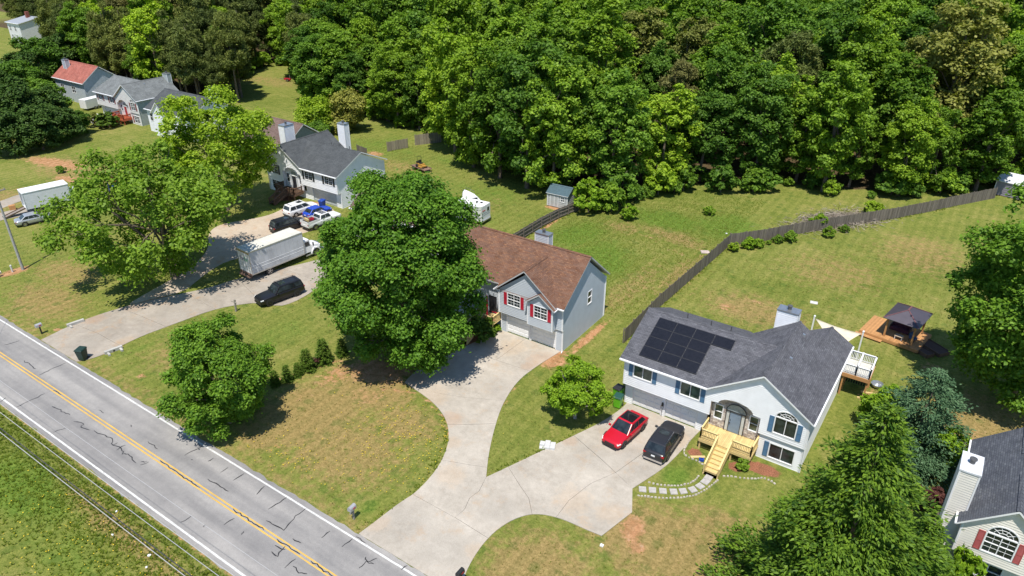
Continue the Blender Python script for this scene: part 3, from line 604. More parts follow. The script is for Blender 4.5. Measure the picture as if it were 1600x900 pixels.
    def pipe(s, pts, r=.045, name="downspout", mat=None):
        mb = s.mb()
        for a, b in zip(pts[:-1], pts[1:]): mb.tube(a, b, r, r, 6)
        return mb.build(name, mat or TRIM, s.root)

def railing(mb, a, b, h=.95, post=.1, gap=.125, bw=.045, posts=True):
    """top and bottom rail, balusters between two floor points"""
    a = Vector(a); b = Vector(b); Z = Vector((0, 0, 1)); L = (b-a).length; n = max(2, int(L/gap))
    mb.obox(tuple(a+Z*(h-.02)), tuple(b+Z*(h-.02)), .13, .04); mb.obox(tuple(a+Z*(h-.1)), tuple(b+Z*(h-.1)), .05, .09); mb.obox(tuple(a+Z*.12), tuple(b+Z*.12), .05, .09)
    for i in range(1, n):
        p = a+(b-a)*i/n; mb.obox(tuple(p+Z*.1), tuple(p+Z*(h-.08)), bw, bw, 0, (0, 1, 0))
    if posts:
        for p in (a, b): mb.obox(tuple(p-Z*.05), tuple(p+Z*(h+.06)), post, post, 0, (0, 1, 0))

def stair(parent, m, x0, x1, ytop, ybot, ztop, n, mat, name="step", rails=True):
    """flight of steps running towards -y; each tread is a part"""
    dz = ztop/n; dy = (ytop-ybot)/n
    for i in range(n):
        z = ztop-dz*(i+1); y = ytop-dy*i
        MB(m).box(x0+.04, x1-.04, y-dy-.03, y, z-.045, z).build(name, mat, parent)
        MB(m).box(x0+.04, x1-.04, y-.02, y, z, z+dz-.045).build("riser", mat, parent)
    for x in (x0, x1-.05):
        mb = MB(m); mb.prism([(x, ytop, ztop-.02), (x, ytop, ztop-.32), (x, ybot+.1, 0), (x, ybot-.1, 0.02), (x, ybot-.08, dz)], (.05, 0, 0)); mb.build("stringer", mat, parent)
    if rails:
        for x in (x0+.02, x1-.02):
            mb = MB(m); railing(mb, (x, ytop, ztop), (x, ybot, .05), .92, .09, .14); mb.build("handrail", mat, parent)

def boards(mb, x0, x1, y0, y1, z0, z1, w=.14, along='x', gap=.012):
    a, b = (y0, y1) if along == 'x' else (x0, x1); n = int(round((b-a)/w)); w = (b-a)/n
    for i in range(n):
        p, q = a+i*w+gap/2, a+(i+1)*w-gap/2
        if along == 'x': mb.box(x0, x1, p, q, z0, z1)
        else: mb.box(p, q, y0, y1, z0, z1)

def split_foyer(name, label, loc, m, side, shut, roofm, door, stairm, garage2=True, grid=None, chims=(), ext=True, detail=True, sidemat=None, gabgrid=None, stone=True, board=.19, capm=None):
    H = House(name, label, loc, m); X, Y = (1, 0, 0), (0, 1, 0); F = (0, -1, 0); sidemat = sidemat or side
    W = 15.65; gl, ga, gr = 7.55, 11.77, 16.0
    wins = [(1.72, 3.58, 1.66, 1.24), (6.08, 3.48, 1.66, 1.26)]; gw = (13.98, 3.05, 1.62, 1.5)
    arch = [(9.98+1.45*math.cos(math.pi*(1-i/12)), 3.9+.72*math.sin(math.pi*(1-i/12))) for i in range(13)]
    front = [(0, 2.45), (7.95, 2.45), (7.95, 3.86)]+arch+[(12.05, 3.86), (12.05, 2.45), (W, 2.45), (W, 5.0), (ga, 7.72), (gl+.25, 5.0), (0, 5.0)]
    gwarch = rect(*gw)[:2]+[(gw[0]+gw[2]/2, gw[1]+gw[3]+.085)]+archpts(gw[0], gw[1]+gw[3]+.085, gw[2], .62)[1:-1]+[(gw[0]-gw[2]/2, gw[1]+gw[3]+.085)]
    H.wall((0, 0, 0), X, F, front, [rect(*w) for w in wins]+[gwarch], side, board)
    # lower walls
    G = [(2.1, 2.72, 2.05), (5.3, 2.82, 2.05)] if garage2 else [(3.7, 5.0, 2.1)]
    H.wall((0, .65, 0), X, F, [(0, 0), (7.6, 0), (7.6, 2.46), (0, 2.46)], [rect(u, .03, w, h) for u, w, h in G], side, board)
    H.wall((0, .62, 0), X, F, [(7.6, 0), (12.2, 0), (12.2, 1.2), (7.6, 1.2)], [], side, board)
    lw = (14.1, .42, 1.9, 1.35)
    H.wall((0, .15, 0), X, F, [(12.2, 0), (W, 0), (W, 2.46), (12.2, 2.46)], [rect(*lw)], side, board)
    for a in ((0, 7.9, .002, .66, 2.40, 2.448), (12.1, W, .002, .66, 2.40, 2.448), (12.18, 12.2, .15, .65, 0, 2.4)): H.mb().box(*a).build("soffit", TRIM, H.root)
    for u, w, h in G: H.garage((0, .65, 0), X, F, u, w, h, WHITE if garage2 else VINYL_G, 4 if garage2 else 8)
    # sides and back
    H.wall((0, 0, 0), Y, (-1, 0, 0), [(.65, 0), (10.1, 0), (10.1, 5.0), (5.05, 7.42), (0, 5.0), (0, 2.45), (.65, 2.45)], [], sidemat, board)
    yb = 12.95 if ext else 9.35
    H.wall((W, 0, 0), Y, (1, 0, 0), [(.15, 0), (yb, 0), (yb, 5.0), (0, 5.0), (0, 2.45), (.15, 2.45)], [], sidemat, board)
    H.wall((0, 10.1, 0), X, (0, 1, 0), [(0, 0), (8, 0), (8, 5.0), (0, 5.0)], [], sidemat, board)
    H.wall((0, 9.35, 0), X, (0, 1, 0), [(7.8, 0), (W, 0), (W, 5.0), (ga, 7.7), (gl+.25, 5.0)], [], sidemat, board)
    # porch recess
    if stone:
        st = M("stone_veneer", (.42, .37, .33), .9, .45, 5, bump=.8, bscale=6)
    else: st = side
    dx = 10.0; dw = 1.55
    mb = H.mb(); pl = [(7.95, 1.2), (12.05, 1.2), (12.05, 4.7), (7.95, 4.7)]
    swins = [(8.55, 2.05, .62, 1.35), (11.5, 2.05, .62, 1.35)]
    siding(mb, (0, .5, 0), X, F, pl, [rect(*w) for w in swins], .2, 0, True)
    mb.box(7.93, 7.95, .02, .5, 2.4, 4.7); mb.box(12.05, 12.07, .02, .5, 2.4, 4.7); mb.box(7.95, 12.05, .03, .5, 4.66, 4.7)
    pw = mb.build("porch_wall", st, H.root)
    if stone and detail:
        rg = random.Random(3)
        for x0, x1 in ((7.96, 8.2), (8.9, 9.15), (10.85, 11.15), (11.86, 12.04), (8.2, 8.9), (11.15, 11.86)):
            z = 1.22
            while z < 3.3:
                h = rg.uniform(.1, .17); x = x0
                while x < x1-.03:
                    w = min(rg.uniform(.18, .36), x1-x)
                    if not (x0 in (8.2, 11.15) and z > 1.9): H.mb().hexa([(x+.01, .5, z+.01), (x+w-.01, .5, z+.01), (x+w-.01, .5, z+h-.01), (x+.01, .5, z+h-.01)][::-1], [(x+.02, .455-rg.random()*.02, z+.02), (x+w-.02, .455, z+.02), (x+w-.02, .45, z+h-.02), (x+.02, .455, z+h-.02)][::-1]).build("stone", ST_M[rg.randrange(3)], pw)
                    x += w
                z += h
    for w in swins: H.window((0, .5, 0), X, F, *w, cols=1, rows=2, glass=GLASS_G if detail else None)
    # door with sidelights and fan light
    mb = H.mb(); mb.box(dx-.47, dx+.47, .42, .47, 1.22, 3.2); dr = mb.build("front_door", door, H.root)
    mb = H.mb(); mb.tube((dx-.38, .40, 2.1), (dx-.38, .34, 2.1), .04, .04, 8); mb.box(dx-.4, dx-.36, .40, .42, 2.25, 2.45); mb.build("door_handle", BLACK, dr)
    mb = H.mb()
    for a in (dx-.80, dx-.5, dx+.47, dx+.77): mb.box(a, a+.035, .36, .5, 1.2, 3.28)
    mb.box(dx-.8, dx+.8, .36, .5, 3.22, 3.28); A = archpts(dx, 3.28, 1.6, .72, 12); B = archpts(dx, 3.28, 1.7, .77, 12)
    for i in range(12): mb.face([(A[i][0], .38, A[i][1]), (B[i][0], .38, B[i][1]), (B[i+1][0], .38, B[i+1][1]), (A[i+1][0], .38, A[i+1][1])]); mb.face([(A[i][0], .38, A[i][1]), (A[i+1][0], .38, A[i+1][1]), (A[i+1][0], .5, A[i+1][1]), (A[i][0], .5, A[i][1])])
    mb.build("door_frame", BLACK if stone else WHITE, dr)
    for a in (dx-.765, dx+.505):
        mb = H.mb(); mb.box(a, a+.265, .44, .47, 1.22, 3.22); mb.build("sidelight", M("frosted_glass", (.55, .57, .55), .2), dr)
    mb = H.mb(); mb.face([(a[0], .44, a[1]) for a in A]); mb.build("fan_light", M("etched_glass", (.30, .34, .34), .15, .3, 4), dr)
    # windows with shutters
    for w in wins:
        H.window((0, 0, 0), X, F, *w, cols=2, rows=2 if grid else 1, grid=grid, glass=GLASS_G if detail else GLASS)
        if shut:
            for sx in (-1, 1): H.shutter((0, 0, 0), X, F, w[0]+sx*(w[2]/2+.085+.2), w[1]-.06, .38, w[3]+.1, shut)
    H.window((0, 0, 0), X, F, *gw, cols=2, rows=2 if grid else 1, grid=grid, arch=.62, glass=GLASS)
    if shut:
        for sx in (-1, 1): H.shutter((0, 0, 0), X, F, gw[0]+sx*(gw[2]/2+.085+.2), gw[1]-.06, .38, gw[3]+.05, shut)
        H.shutter((0, .15, 0), X, F, lw[0]-lw[2]/2-.29, lw[1]-.05, .38, lw[3]+.1, shut)
    H.window((0, .15, 0), X, F, *lw, cols=2, rows=2 if grid else 1, grid=grid, glass=GLASS)
    # roofs
    ey = -.35; s1 = (7.7-5.2)/5.4; gs = (8.05-5.2)/(ga-gl); xv = gl+(7.7-5.2)/gs
    polys = [[(-.4, ey, 5.2), (gl, ey, 5.2), (xv, 5.05, 7.7), (-.4, 5.05, 7.7)], [(-.4, 5.05, 7.7), (xv, 5.05, 7.7), (gl, 10.45, 5.2), (-.4, 10.45, 5.2)],
             [(gl, ey, 5.2), (ga, ey, 8.05), (ga, 9.75, 8.05), (gl, 9.75, 5.2)], [(ga, ey, 8.05), (gr, ey, 5.2), (gr, 9.75, 5.2), (ga, 9.75, 8.05)]]
    ridges = [((-.4, 5.05, 7.72), (xv, 5.05, 7.72)), ((ga, ey, 8.07), (ga, 9.75, 8.07))]
    if ext:
        ex = 13.95; ez = 5.2+(gr-ex)*gs*.92
        polys += [[(ex, 8.2, ez), (gr, 8.2, 5.19), (gr, 13.25, 5.19), (ex, 13.25, ez)], [(11.6, 8.2, 5.19), (ex, 8.2, ez), (ex, 13.25, ez), (11.6, 13.25, 5.19)]]
        ridges.append(((ex, 9.6, ez+.02), (ex, 13.25, ez+.02)))
        H.wall((0, 12.95, 0), X, (0, 1, 0), [(12, 0), (W, 0), (W, 5.0), (ex, ez-.3), (12, 5.0)], [], sidemat, board); H.wall((12, 9.3, 0), Y, (-1, 0, 0), [(0, 0), (3.65, 0), (3.65, 5.0), (0, 5.0)], [], sidemat, board)
    rf = H.roof(polys, [roofm, TRIM], ridges, capmat=capm)
    for x, y in ((ga+.75, 8.4), (ga+.85, 4.2)):
        z = 8.05-(x-ga)*gs; MB(m).hexa([(x-.14, y-.14, z-.1), (x+.14, y-.14, z-.1), (x+.14, y+.14, z-.1), (x-.14, y+.14, z-.1)], [(x-.11, y-.11, z+.16), (x+.11, y-.11, z+.08), (x+.11, y+.11, z+.08), (x-.11, y+.11, z+.16)]).build("roof_vent", METAL, rf)
    for x in (3.0, 5.2, 7.0):
        mb = H.mb(); mb.tube((x, 6.0, 7.2), (x, 6.0, 7.75), .05, .05, 8); mb.build("vent_pipe", FLUE, rf)
    H.gutter((-.4, ey-.06, 5.1), (gl, ey-.06, 5.1)); H.gutter((gr+.06, ey, 5.1), (gr+.06, 13.2 if ext else 9.7, 5.1))
    H.pipe([(W+.1, .0, 5.0), (W+.1, .0, .1)])
    for a in ((-.06, .06, -.06, .06, 2.45, 5.0), (W-.06, W+.06, -.06, .06, 2.45, 5.0), (-.04, .08, .59, .7, 0, 2.4), (7.52, 7.64, .59, .7, 0, 2.4), (W-.06, W+.06, .08, .2, 0, 2.4)): H.mb().box(*a).build("corner_trim", TRIM, H.root)
    for c in chims: H.chimney(*c, sidemat)
    # entry deck
    mb = H.mb(); boards(mb, 7.9, 12.25, -1.72, .5, 1.12, 1.17, .14, 'y'); dk = mb.build("deck_floor", stairm, H.root); dk["kind"] = "stuff"
    mb = H.mb()
    for y in (-1.74, .1): mb.box(7.9, 12.25, y-.05, y, .85, 1.11)
    for x in (7.9, 12.2): mb.box(x, x+.05, -1.72, .05, .85, 1.11)
    mb.build("rim_joist", stairm, H.root)
    for x, y in ((8.0, -1.62), (12.12, -1.62), (9.35, -1.62), (10.65, -1.62)): H.mb().box(x-.06, x+.06, y-.06, y+.06, 0, 1.11).build("deck_post", stairm, H.root)
    for a, b in (((7.97, -1.66, 1.17), (9.4, -1.66, 1.17)), ((10.6, -1.66, 1.17), (12.18, -1.66, 1.17)), ((7.97, -1.66, 1.17), (7.97, -.06, 1.17)), ((12.18, -1.66, 1.17), (12.18, -.06, 1.17))):
        mb = H.mb(); railing(mb, a, b); mb.build("deck_railing", stairm, H.root)
    stair(H.root, m, 9.4, 10.6, -1.76, -4.35, 1.15, 7, stairm)
    return H

ST_M = [M("veneer_stone_a", (.50, .44, .38), .9, .25, 6), M("veneer_stone_b", (.36, .30, .27), .9, .25, 6), M("veneer_stone_c", (.60, .55, .49), .9, .25, 6)]
SH_DARK = shingle("charcoal_shingles", (.085, .088, .102), (.155, .158, .176), (.115, .115, .132))
SH_BROWN = shingle("brown_shingles", (.165, .078, .048), (.275, .145, .085), (.15, .092, .072))
SH_SLATE = shingle("slate_grey_shingles", (.07, .078, .084), (.10, .108, .115), (.085, .092, .098))
SH_BLUE = shingle("blue_grey_shingles", (.10, .11, .13), (.16, .17, .19), (.075, .08, .10))
SH_LIGHT = shingle("pale_grey_shingles", (.15, .165, .165), (.21, .225, .225), (.18, .19, .195))
SH_RED = shingle("faded_red_shingles", (.33, .10, .075), (.42, .15, .115), (.36, .14, .11))
SH_TAN = shingle("brown_weathered_shingles", (.145, .095, .08), (.20, .14, .12), (.17, .12, .105))
BLUE_SH = M("blue_shutter_paint", (.075, .165, .28), .55); RED_SH = M("red_shutter_paint", (.42, .015, .035), .5); BLK_SH = M("black_shutter_paint", (.025, .027, .03), .5); MAROON_SH = M("maroon_shutter_paint", (.20, .03, .035), .5); ROSE_SH = M("faded_red_shutter_paint", (.38, .085, .085), .55)

# solar house
HB = split_foyer("split_level_house", "white sided house with dark grey roof, solar panels and new wooden entry stairs", (-21.55, 48.95, 0), 1, VINYL_W, BLUE_SH, SH_DARK, M("blue_door_paint", (.18, .25, .34), .4), PINE_WOOD, chims=[(10.55, 10.55, 1.75, .95, 0, 8.35)])
# house with the collapsing brown stairs
HC = split_foyer("split_level_house", "white house with slate roof, black shutters and two tall white chimneys behind the parked cars", (-77.9, 67.9, 0), -1, VINYL_W, BLK_SH, SH_SLATE, M("black_door_paint", (.03, .03, .035), .4), BROWNWOOD, garage2=False, grid=(2, 2), chims=[(16.3, 5.2, 1.3, 1.9, 0, 9.2), (9.0, 10.6, 1.5, .95, 0, 9.3)], detail=False, stone=False, ext=False, board=.25)
# far house with the red stairs
HE = split_foyer("split_level_house", "pale house with light grey roof, maroon shutters and red entry stairs", (-161.5, 77.4, 0), 1, M("pale_siding", (.66, .65, .63), .6, .05), MAROON_SH, SH_LIGHT, M("red_door_paint", (.35, .03, .04), .4), REDWOOD, garage2=False, grid=(2, 2), chims=[(12.6, 9.5, 1.5, .9, 4, 8.7)], detail=False, stone=False, ext=False, sidemat=GREYGREEN, board=.25)
# solar array lies on the roof: a thing of its own
def solar():
    s1 = (7.7-5.2)/5.4; t = thing("solar_array", "black solar panel array on the dark grey roof slope", "solar panels", (-21.55, 48.95, 0))
    CELL = solar_mat(); FR = M("panel_frame", (.06, .06, .065), .4, metal=.5); n = math.sqrt(1+s1*s1)
    up = Vector((0, 1, s1)).normalized(); nr = Vector((0, -s1, 1)).normalized()
    w, h = 1.72, 1.08; x0 = 1.02; y0 = .42
    def cell(cx, cv, nm=True):
        base = Vector((x0+cx*(w+.02), y0, 5.2+(y0+.35)*s1))+up*(cv*(h+.02))+nr*.10
        U = Vector((1, 0, 0)); q = lambda a, b, c: tuple(base+U*a+up*b+nr*c); mb = MB()
        mb.hexa([q(0, 0, -.04), q(w, 0, -.04), q(w, h, -.04), q(0, h, -.04)], [q(0, 0, 0), q(w, 0, 0), q(w, h, 0), q(0, h, 0)], 1)
        e = .025; mb.face([q(e, e, .004), q(w-e, e, .004), q(w-e, h-e, .004), q(e, h-e, .004)], 0)
        mb.build("solar_panel", [CELL, FR], t, uv=True)
    for r in range(4):
        for c in range(3): cell(c, r)
    cell(3, 3)
    mb = MB()
    for r in range(4):
        for dv in (.22, .86):
            base = Vector((x0, y0, 5.2+(y0+.35)*s1))+up*(r*(h+.02)+dv)+nr*.035; L = 3*(w+.02) if r < 3 else 4*(w+.02)
            mb.obox(tuple(base), tuple(base+Vector((L, 0, 0))), .05, .06, 0, tuple(nr))
    mb.build("mounting_rail", METAL, t)
def solar_mat():
    mt, nt, nn, nl, b = _new("solar_cells"); tc = nn.new("ShaderNodeTexCoord"); br = nn.new("ShaderNodeTexBrick"); br.offset = 0; nl.new(tc.outputs["UV"], br.inputs["Vector"])
    br.inputs["Scale"].default_value = 1; br.inputs["Brick Width"].default_value = .17; br.inputs["Row Height"].default_value = .17; br.inputs["Mortar Size"].default_value = .004
    br.inputs["Color1"].default_value = (.010, .011, .016, 1); br.inputs["Color2"].default_value = (.014, .015, .021, 1); br.inputs["Mortar"].default_value = (.022, .023, .028, 1)
    nl.new(br.outputs["Color"], b.inputs["Base Color"]); b.inputs["Roughness"].default_value = .22; b.inputs["Specular IOR Level"].default_value = .35; return mt
solar()

# brown roof house with red shutters
def house_brown():
    H = House("split_level_house", "pale grey house with brown shingle roof and red shutters behind the big oak", (-30.6, 53.5, 0)); X, Y, F = (1, 0, 0), (0, 1, 0), (0, -1, 0)
    side = VINYL_G; r = H.root
    # local x negative to the left; right wall x=0; front lower y=0
    G = [(-5.35, 2.78, 1.95), (-2.25, 2.9, 1.95)]
    H.wall((0, 0, 0), X, F, [(-7.5, 0), (0, 0), (0, 2.5), (-7.5, 2.5)], [rect(u, .03, w, h) for u, w, h in G], side)
    for u, w, h in G: H.garage((0, 0, 0), X, F, u, w, h, WHITE)
    # main upper bay (left), small bay (right), corner strip
    w1 = (-5.62, 3.72, 1.5, 1.32); w2 = (-2.12, 3.58, 1.5, 1.32); y1, y2, y3 = -.45, -.85, -.12
    H.wall((0, y1, 0), X, F, [(-7.45, 2.5), (-.75, 2.5), (-.75, 5.1), (-4.2, 7.75), (-7.45, 5.28)], [rect(*w1)], side)
    H.wall((0, y2, 0), X, F, [(-3.65, 2.5), (-.75, 2.5), (-.75, 5.0), (-2.2, 6.1), (-3.65, 5.0)], [rect(*w2)], side)
    H.wall((0, y3, 0), X, F, [(-.75, 2.5), (0, 2.5), (0, 5.0), (-.75, 5.0)], [], side)
    H.wall((-3.65, y2, 0), Y, (-1, 0, 0), [(0, 2.5), (.4, 2.5), (.4, 5.0), (0, 5.0)], [], side); H.wall((-.75, y2, 0), Y, (1, 0, 0), [(0, 2.5), (.73, 2.5), (.73, 5.0), (0, 5.0)], [], side)
    for a in ((-7.45, -.76, y1+.003, .02, 2.45, 2.497), (-.76, 0, y3+.003, .02, 2.45, 2.495), (-3.65, -.75, y2+.003, y1, 2.45, 2.496)): H.mb().box(*a).build("soffit", TRIM, r)
    for w, y in ((w1, y1), (w2, y2)):
        H.window((0, y, 0), X, F, *w, cols=2, rows=2, grid=(2, 2))
        for sx in (-1, 1): H.shutter((0, y, 0), X, F, w[0]+sx*(w[2]/2+.085+.2), w[1]-.06, .38, w[3]+.1, RED_SH)
    # right gable wall, back, left wing
    H.wall((0, 0, 0), Y, (1, 0, 0), [(0, 0), (8.75, 0), (8.75, 5.0), (4.55, 8.5), (-.12, 5.0), (-.12, 2.5), (0, 2.5)], [rect(5.35, 3.2, .8, 1.45)], side)
    H.window((0, 0, 0), Y, (1, 0, 0), 5.35, 3.2, .8, 1.45, cols=1, rows=2)
    H.wall((0, 8.75, 0), X, (0, 1, 0), [(-16, 0), (0, 0), (0, 5.0), (-16, 5.0)], [], side)
    H.wall((0, .55, 0), X, F, [(-16, 0), (-7.45, 0), (-7.45, 5.1), (-16, 5.1)], [rect(-9.0, 1.35, 1.0, 2.1), rect(-12.6, 3.3, 1.6, 1.3)], side)
    H.wall((-7.45, -.45, 0), Y, (-1, 0, 0), [(0.0, 2.5), (1.0, 2.5), (1.0, 5.1), (0, 5.1)], [], side); H.wall((-7.5, 0, 0), Y, (-1, 0, 0), [(0.0, 0), (.55, 0), (.55, 2.5), (0, 2.5)], [], side)
    H.wall((-16, .55, 0), Y, (-1, 0, 0), [(0, 0), (8.2, 0), (8.2, 5.0), (4.0, 8.5), (0, 5.1)], [], side)
    H.window((0, .55, 0), X, F, -12.6, 3.3, 1.6, 1.3, cols=2, rows=2, grid=(2, 2))
    d = H.mb().box(-9.5, -8.5, .58, .64, 1.35, 3.45).build("front_door", M("black_door_paint", (.03, .03, .035), .4), r)
    mb = H.mb(); mb.tube((-8.62, .58, 2.3), (-8.62, .5, 2.3), .035, .035, 8); mb.build("door_handle", CHROME, d)
    # roof: main gable along x, front cross gable, little bay gable
    ze, zr, yr, yb = 5.2, 9.0, 4.6, 9.15; sf = (zr-ze)/(yr+.5); xg = -4.2; gz = 8.3; gs = (gz-5.35)/3.6
    yg = -.5+(gz-ze)/sf
    polys = [[(-16.4, -.5+.5, ze+.5*sf), (-7.8, -.5+.5, ze+.5*sf), (-7.8, -.5, ze), (.35, -.5, ze), (.35, yr, zr), (-16.4, yr, zr)], [(-16.4, yr, zr), (.35, yr, zr), (.35, yb, ze), (-16.4, yb, ze)],
             [(-7.85, -.8, 5.3), (xg, -.8, gz), (xg, yg+.2, gz), (-7.85, yg+.2, 5.3)], [(xg, -.8, gz), (-.45, -.8, 5.25), (-.45, yg+.2, 5.25), (xg, yg+.2, gz)],
             [(-3.95, -1.15, 5.1), (-2.2, -1.15, 6.4), (-2.2, 1.0, 6.4), (-3.95, 1.0, 5.1)], [(-2.2, -1.15, 6.4), (-.4, -1.15, 5.06), (-.4, 1.0, 5.06), (-2.2, 1.0, 6.4)]]
    H.roof(polys, [SH_BROWN, M("dark_rake_trim", (.5, .51, .53), .5)], [((-16.4, yr, zr+.02), (.35, yr, zr+.02)), ((xg, -.8, gz+.02), (xg, yg+.1, gz+.02))])
    H.gutter((-7.9, -.86, 5.2), (-7.9, .6, 5.2)); H.gutter((-.4, -.56, 5.12), (.35, -.56, 5.12)); H.gutter((-.38, -1.1, 5.0), (-.38, -.2, 5.0))
    H.pipe([(.08, -.55, 5.1), (.06, -.16, 4.75), (.06, -.16, 2.5), (.06, -.05, 2.3), (.06, -.05, .12), (.15, -.4, .08)], .05); H.pipe([(-7.85, -.5, 5.1), (-7.5, -.5, 4.85), (-7.5, -.5, 2.5), (-7.5, -.05, 2.3), (-7.5, -.05, .1)], .05); H.pipe([(.08, 8.8, 5.0), (.08, 8.8, .1)], .05); H.pipe([(-.7, -.9, 5.0), (-.7, -.9, 2.5)], .04)
    for x, y, z0, z1 in ((0, 0, 0, 2.5), (0, y3, 2.5, 5.0), (-7.45, y1, 2.5, 5.2), (-.75, y2, 2.5, 5.0), (-3.65, y2, 2.5, 5.0), (-7.5, 0, 0, 2.45), (0, 8.75, 0, 5.0)): H.mb().box(x-.055, x+.055, y-.055, y+.055, z0, z1).build("corner_trim", TRIM, r)
    H.chimney(-7.7, 8.45, 1.7, .85, 5, 8.15, side)
    # entry deck, painted red posts
    mb = H.mb(); boards(mb, -9.9, -7.55, -1.6, .5, 1.28, 1.33, .14, 'x'); dk = mb.build("deck_floor", PINE_WOOD, r); dk["kind"] = "stuff"
    for a, b in (((-7.62, -1.55, 1.33), (-7.62, -.05, 1.33)), ((-8.7, -1.55, 1.33), (-7.62, -1.55, 1.33)), ((-9.85, -1.55, 1.33), (-9.85, .4, 1.33))):
        mb = H.mb(); railing(mb, a, b); mb.build("deck_railing", PINE_WOOD, r)
    for x, y in ((-7.66, -1.5), (-9.8, -1.5)): H.mb().box(x-.07, x+.07, y-.07, y+.07, 0, 1.3).build("deck_post", PINE_WOOD, r)
    mb = H.mb(); mb.box(-8.6, -8.48, -1.2, -1.08, 1.33, 4.4); mb.box(-8.55, -7.7, -.3, -.22, 2.0, 2.1); mb.box(-8.55, -7.7, -.9, -.6, 1.34, 1.42); mb.build("porch_post", RED_SH, r)
    stair(r, 1, -9.85, -8.75, -1.6, -4.4, 1.33, 7, PINE_WOOD)
    return H
house_brown()

# lower right house with the arched window
def house_cream():
    H = House("split_level_house", "cream sided house with blue-grey shingles and arched window at the lower right corner", (4.9, 44.35, 0)); X, Y, F = (1, 0, 0), (0, 1, 0), (0, -1, 0); side = VINYL_C; r = H.root
    gw = (2.2, 3.35, 1.62, 1.5); gwarch = rect(*gw)[:2]+[(gw[0]+gw[2]/2, gw[1]+gw[3]+.085)]+archpts(gw[0], gw[1]+gw[3]+.085, gw[2], .7)[1:-1]+[(gw[0]-gw[2]/2, gw[1]+gw[3]+.085)]
    H.wall((0, 0, 0), X, F, [(0, 2.5), (5.0, 2.5), (5.0, 4.9), (2.45, 7.15), (0, 4.9)], [gwarch], side); H.wall((0, .5, 0), X, F, [(0, 0), (5.0, 0), (5.0, 2.5), (0, 2.5)], [rect(2.2, .8, 1.5, 1.2)], side)
    H.window((0, 0, 0), X, F, *gw, cols=2, rows=2, grid=(2, 2), arch=.7); H.window((0, .5, 0), X, F, 2.2, .8, 1.5, 1.2, cols=2, rows=2)
    for sx in (-1, 1): H.shutter((0, 0, 0), X, F, gw[0]+sx*(gw[2]/2+.29), gw[1]-.06, .38, gw[3]+.1, ROSE_SH)
    mb = H.mb(); mb.box(0, 5.0, .003, .5, 2.45, 2.497); mb.build("soffit", TRIM, r)
    H.wall((0, 0, 0), Y, (-1, 0, 0), [(.5, 0), (9.2, 0), (9.2, 4.9), (0, 4.9), (0, 2.5), (.5, 2.5)], [], side); H.wall((0, 9.2, 0), X, (0, 1, 0), [(0, 0), (5, 0), (5, 4.9), (2.45, 7.1), (0, 4.9)], [], side)
    H.wall((5.0, 1.2, 0), X, F, [(0, 0), (9, 0), (9, 4.9), (0, 4.9)], [rect(3, 3.4, 1.6, 1.3)], side); H.window((5.0, 1.2, 0), X, F, 3, 3.4, 1.6, 1.3, cols=2, rows=2)
    H.wall((14, 1.2, 0), Y, (1, 0, 0), [(0, 0), (9, 0), (9, 4.9), (4.5, 7.0), (0, 4.9)], [], side); H.wall((5, 10.2, 0), X, (0, 1, 0), [(0, 0), (9, 0), (9, 4.9), (0, 4.9)], [], side); H.wall((5.0, 0, 0), Y, (1, 0, 0), [(0, 2.5), (1.2, 2.5), (1.2, 4.9), (0, 4.9)], [], side)
    polys = [[(-.35, -.35, 5.0), (2.4, -.35, 7.5), (2.4, 9.5, 7.5), (-.35, 9.5, 5.0)], [(2.4, -.35, 7.5), (5.3, -.35, 4.87), (5.3, 9.5, 4.87), (2.4, 9.5, 7.5)], [(5.1, .85, 5.05), (14.4, .85, 5.05), (14.4, 5.7, 7.45), (2.5, 5.7, 7.45)], [(2.5, 5.7, 7.45), (14.4, 5.7, 7.45), (14.4, 10.55, 5.05), (5.1, 10.55, 5.05)]]
    H.roof(polys, [SH_BLUE, TRIM], [((2.4, -.35, 7.52), (2.4, 3.6, 7.52)), ((2.4, 6.0, 7.52), (2.4, 9.5, 7.52))])
    H.chimney(-.55, 1.75, 1.1, 2.0, 0, 8.2, side, cap=M("white_cap_metal", (.62, .64, .68), .4, .2, 2, dirt=((.4, .2, .12), .5)))
    H.gutter((-.42, -.35, 4.9), (-.42, 9.5, 4.9)); mb = H.mb(); mb.box(-.06, .06, -.06, .06, 2.5, 4.9); mb.build("corner_trim", TRIM, r)
house_cream()

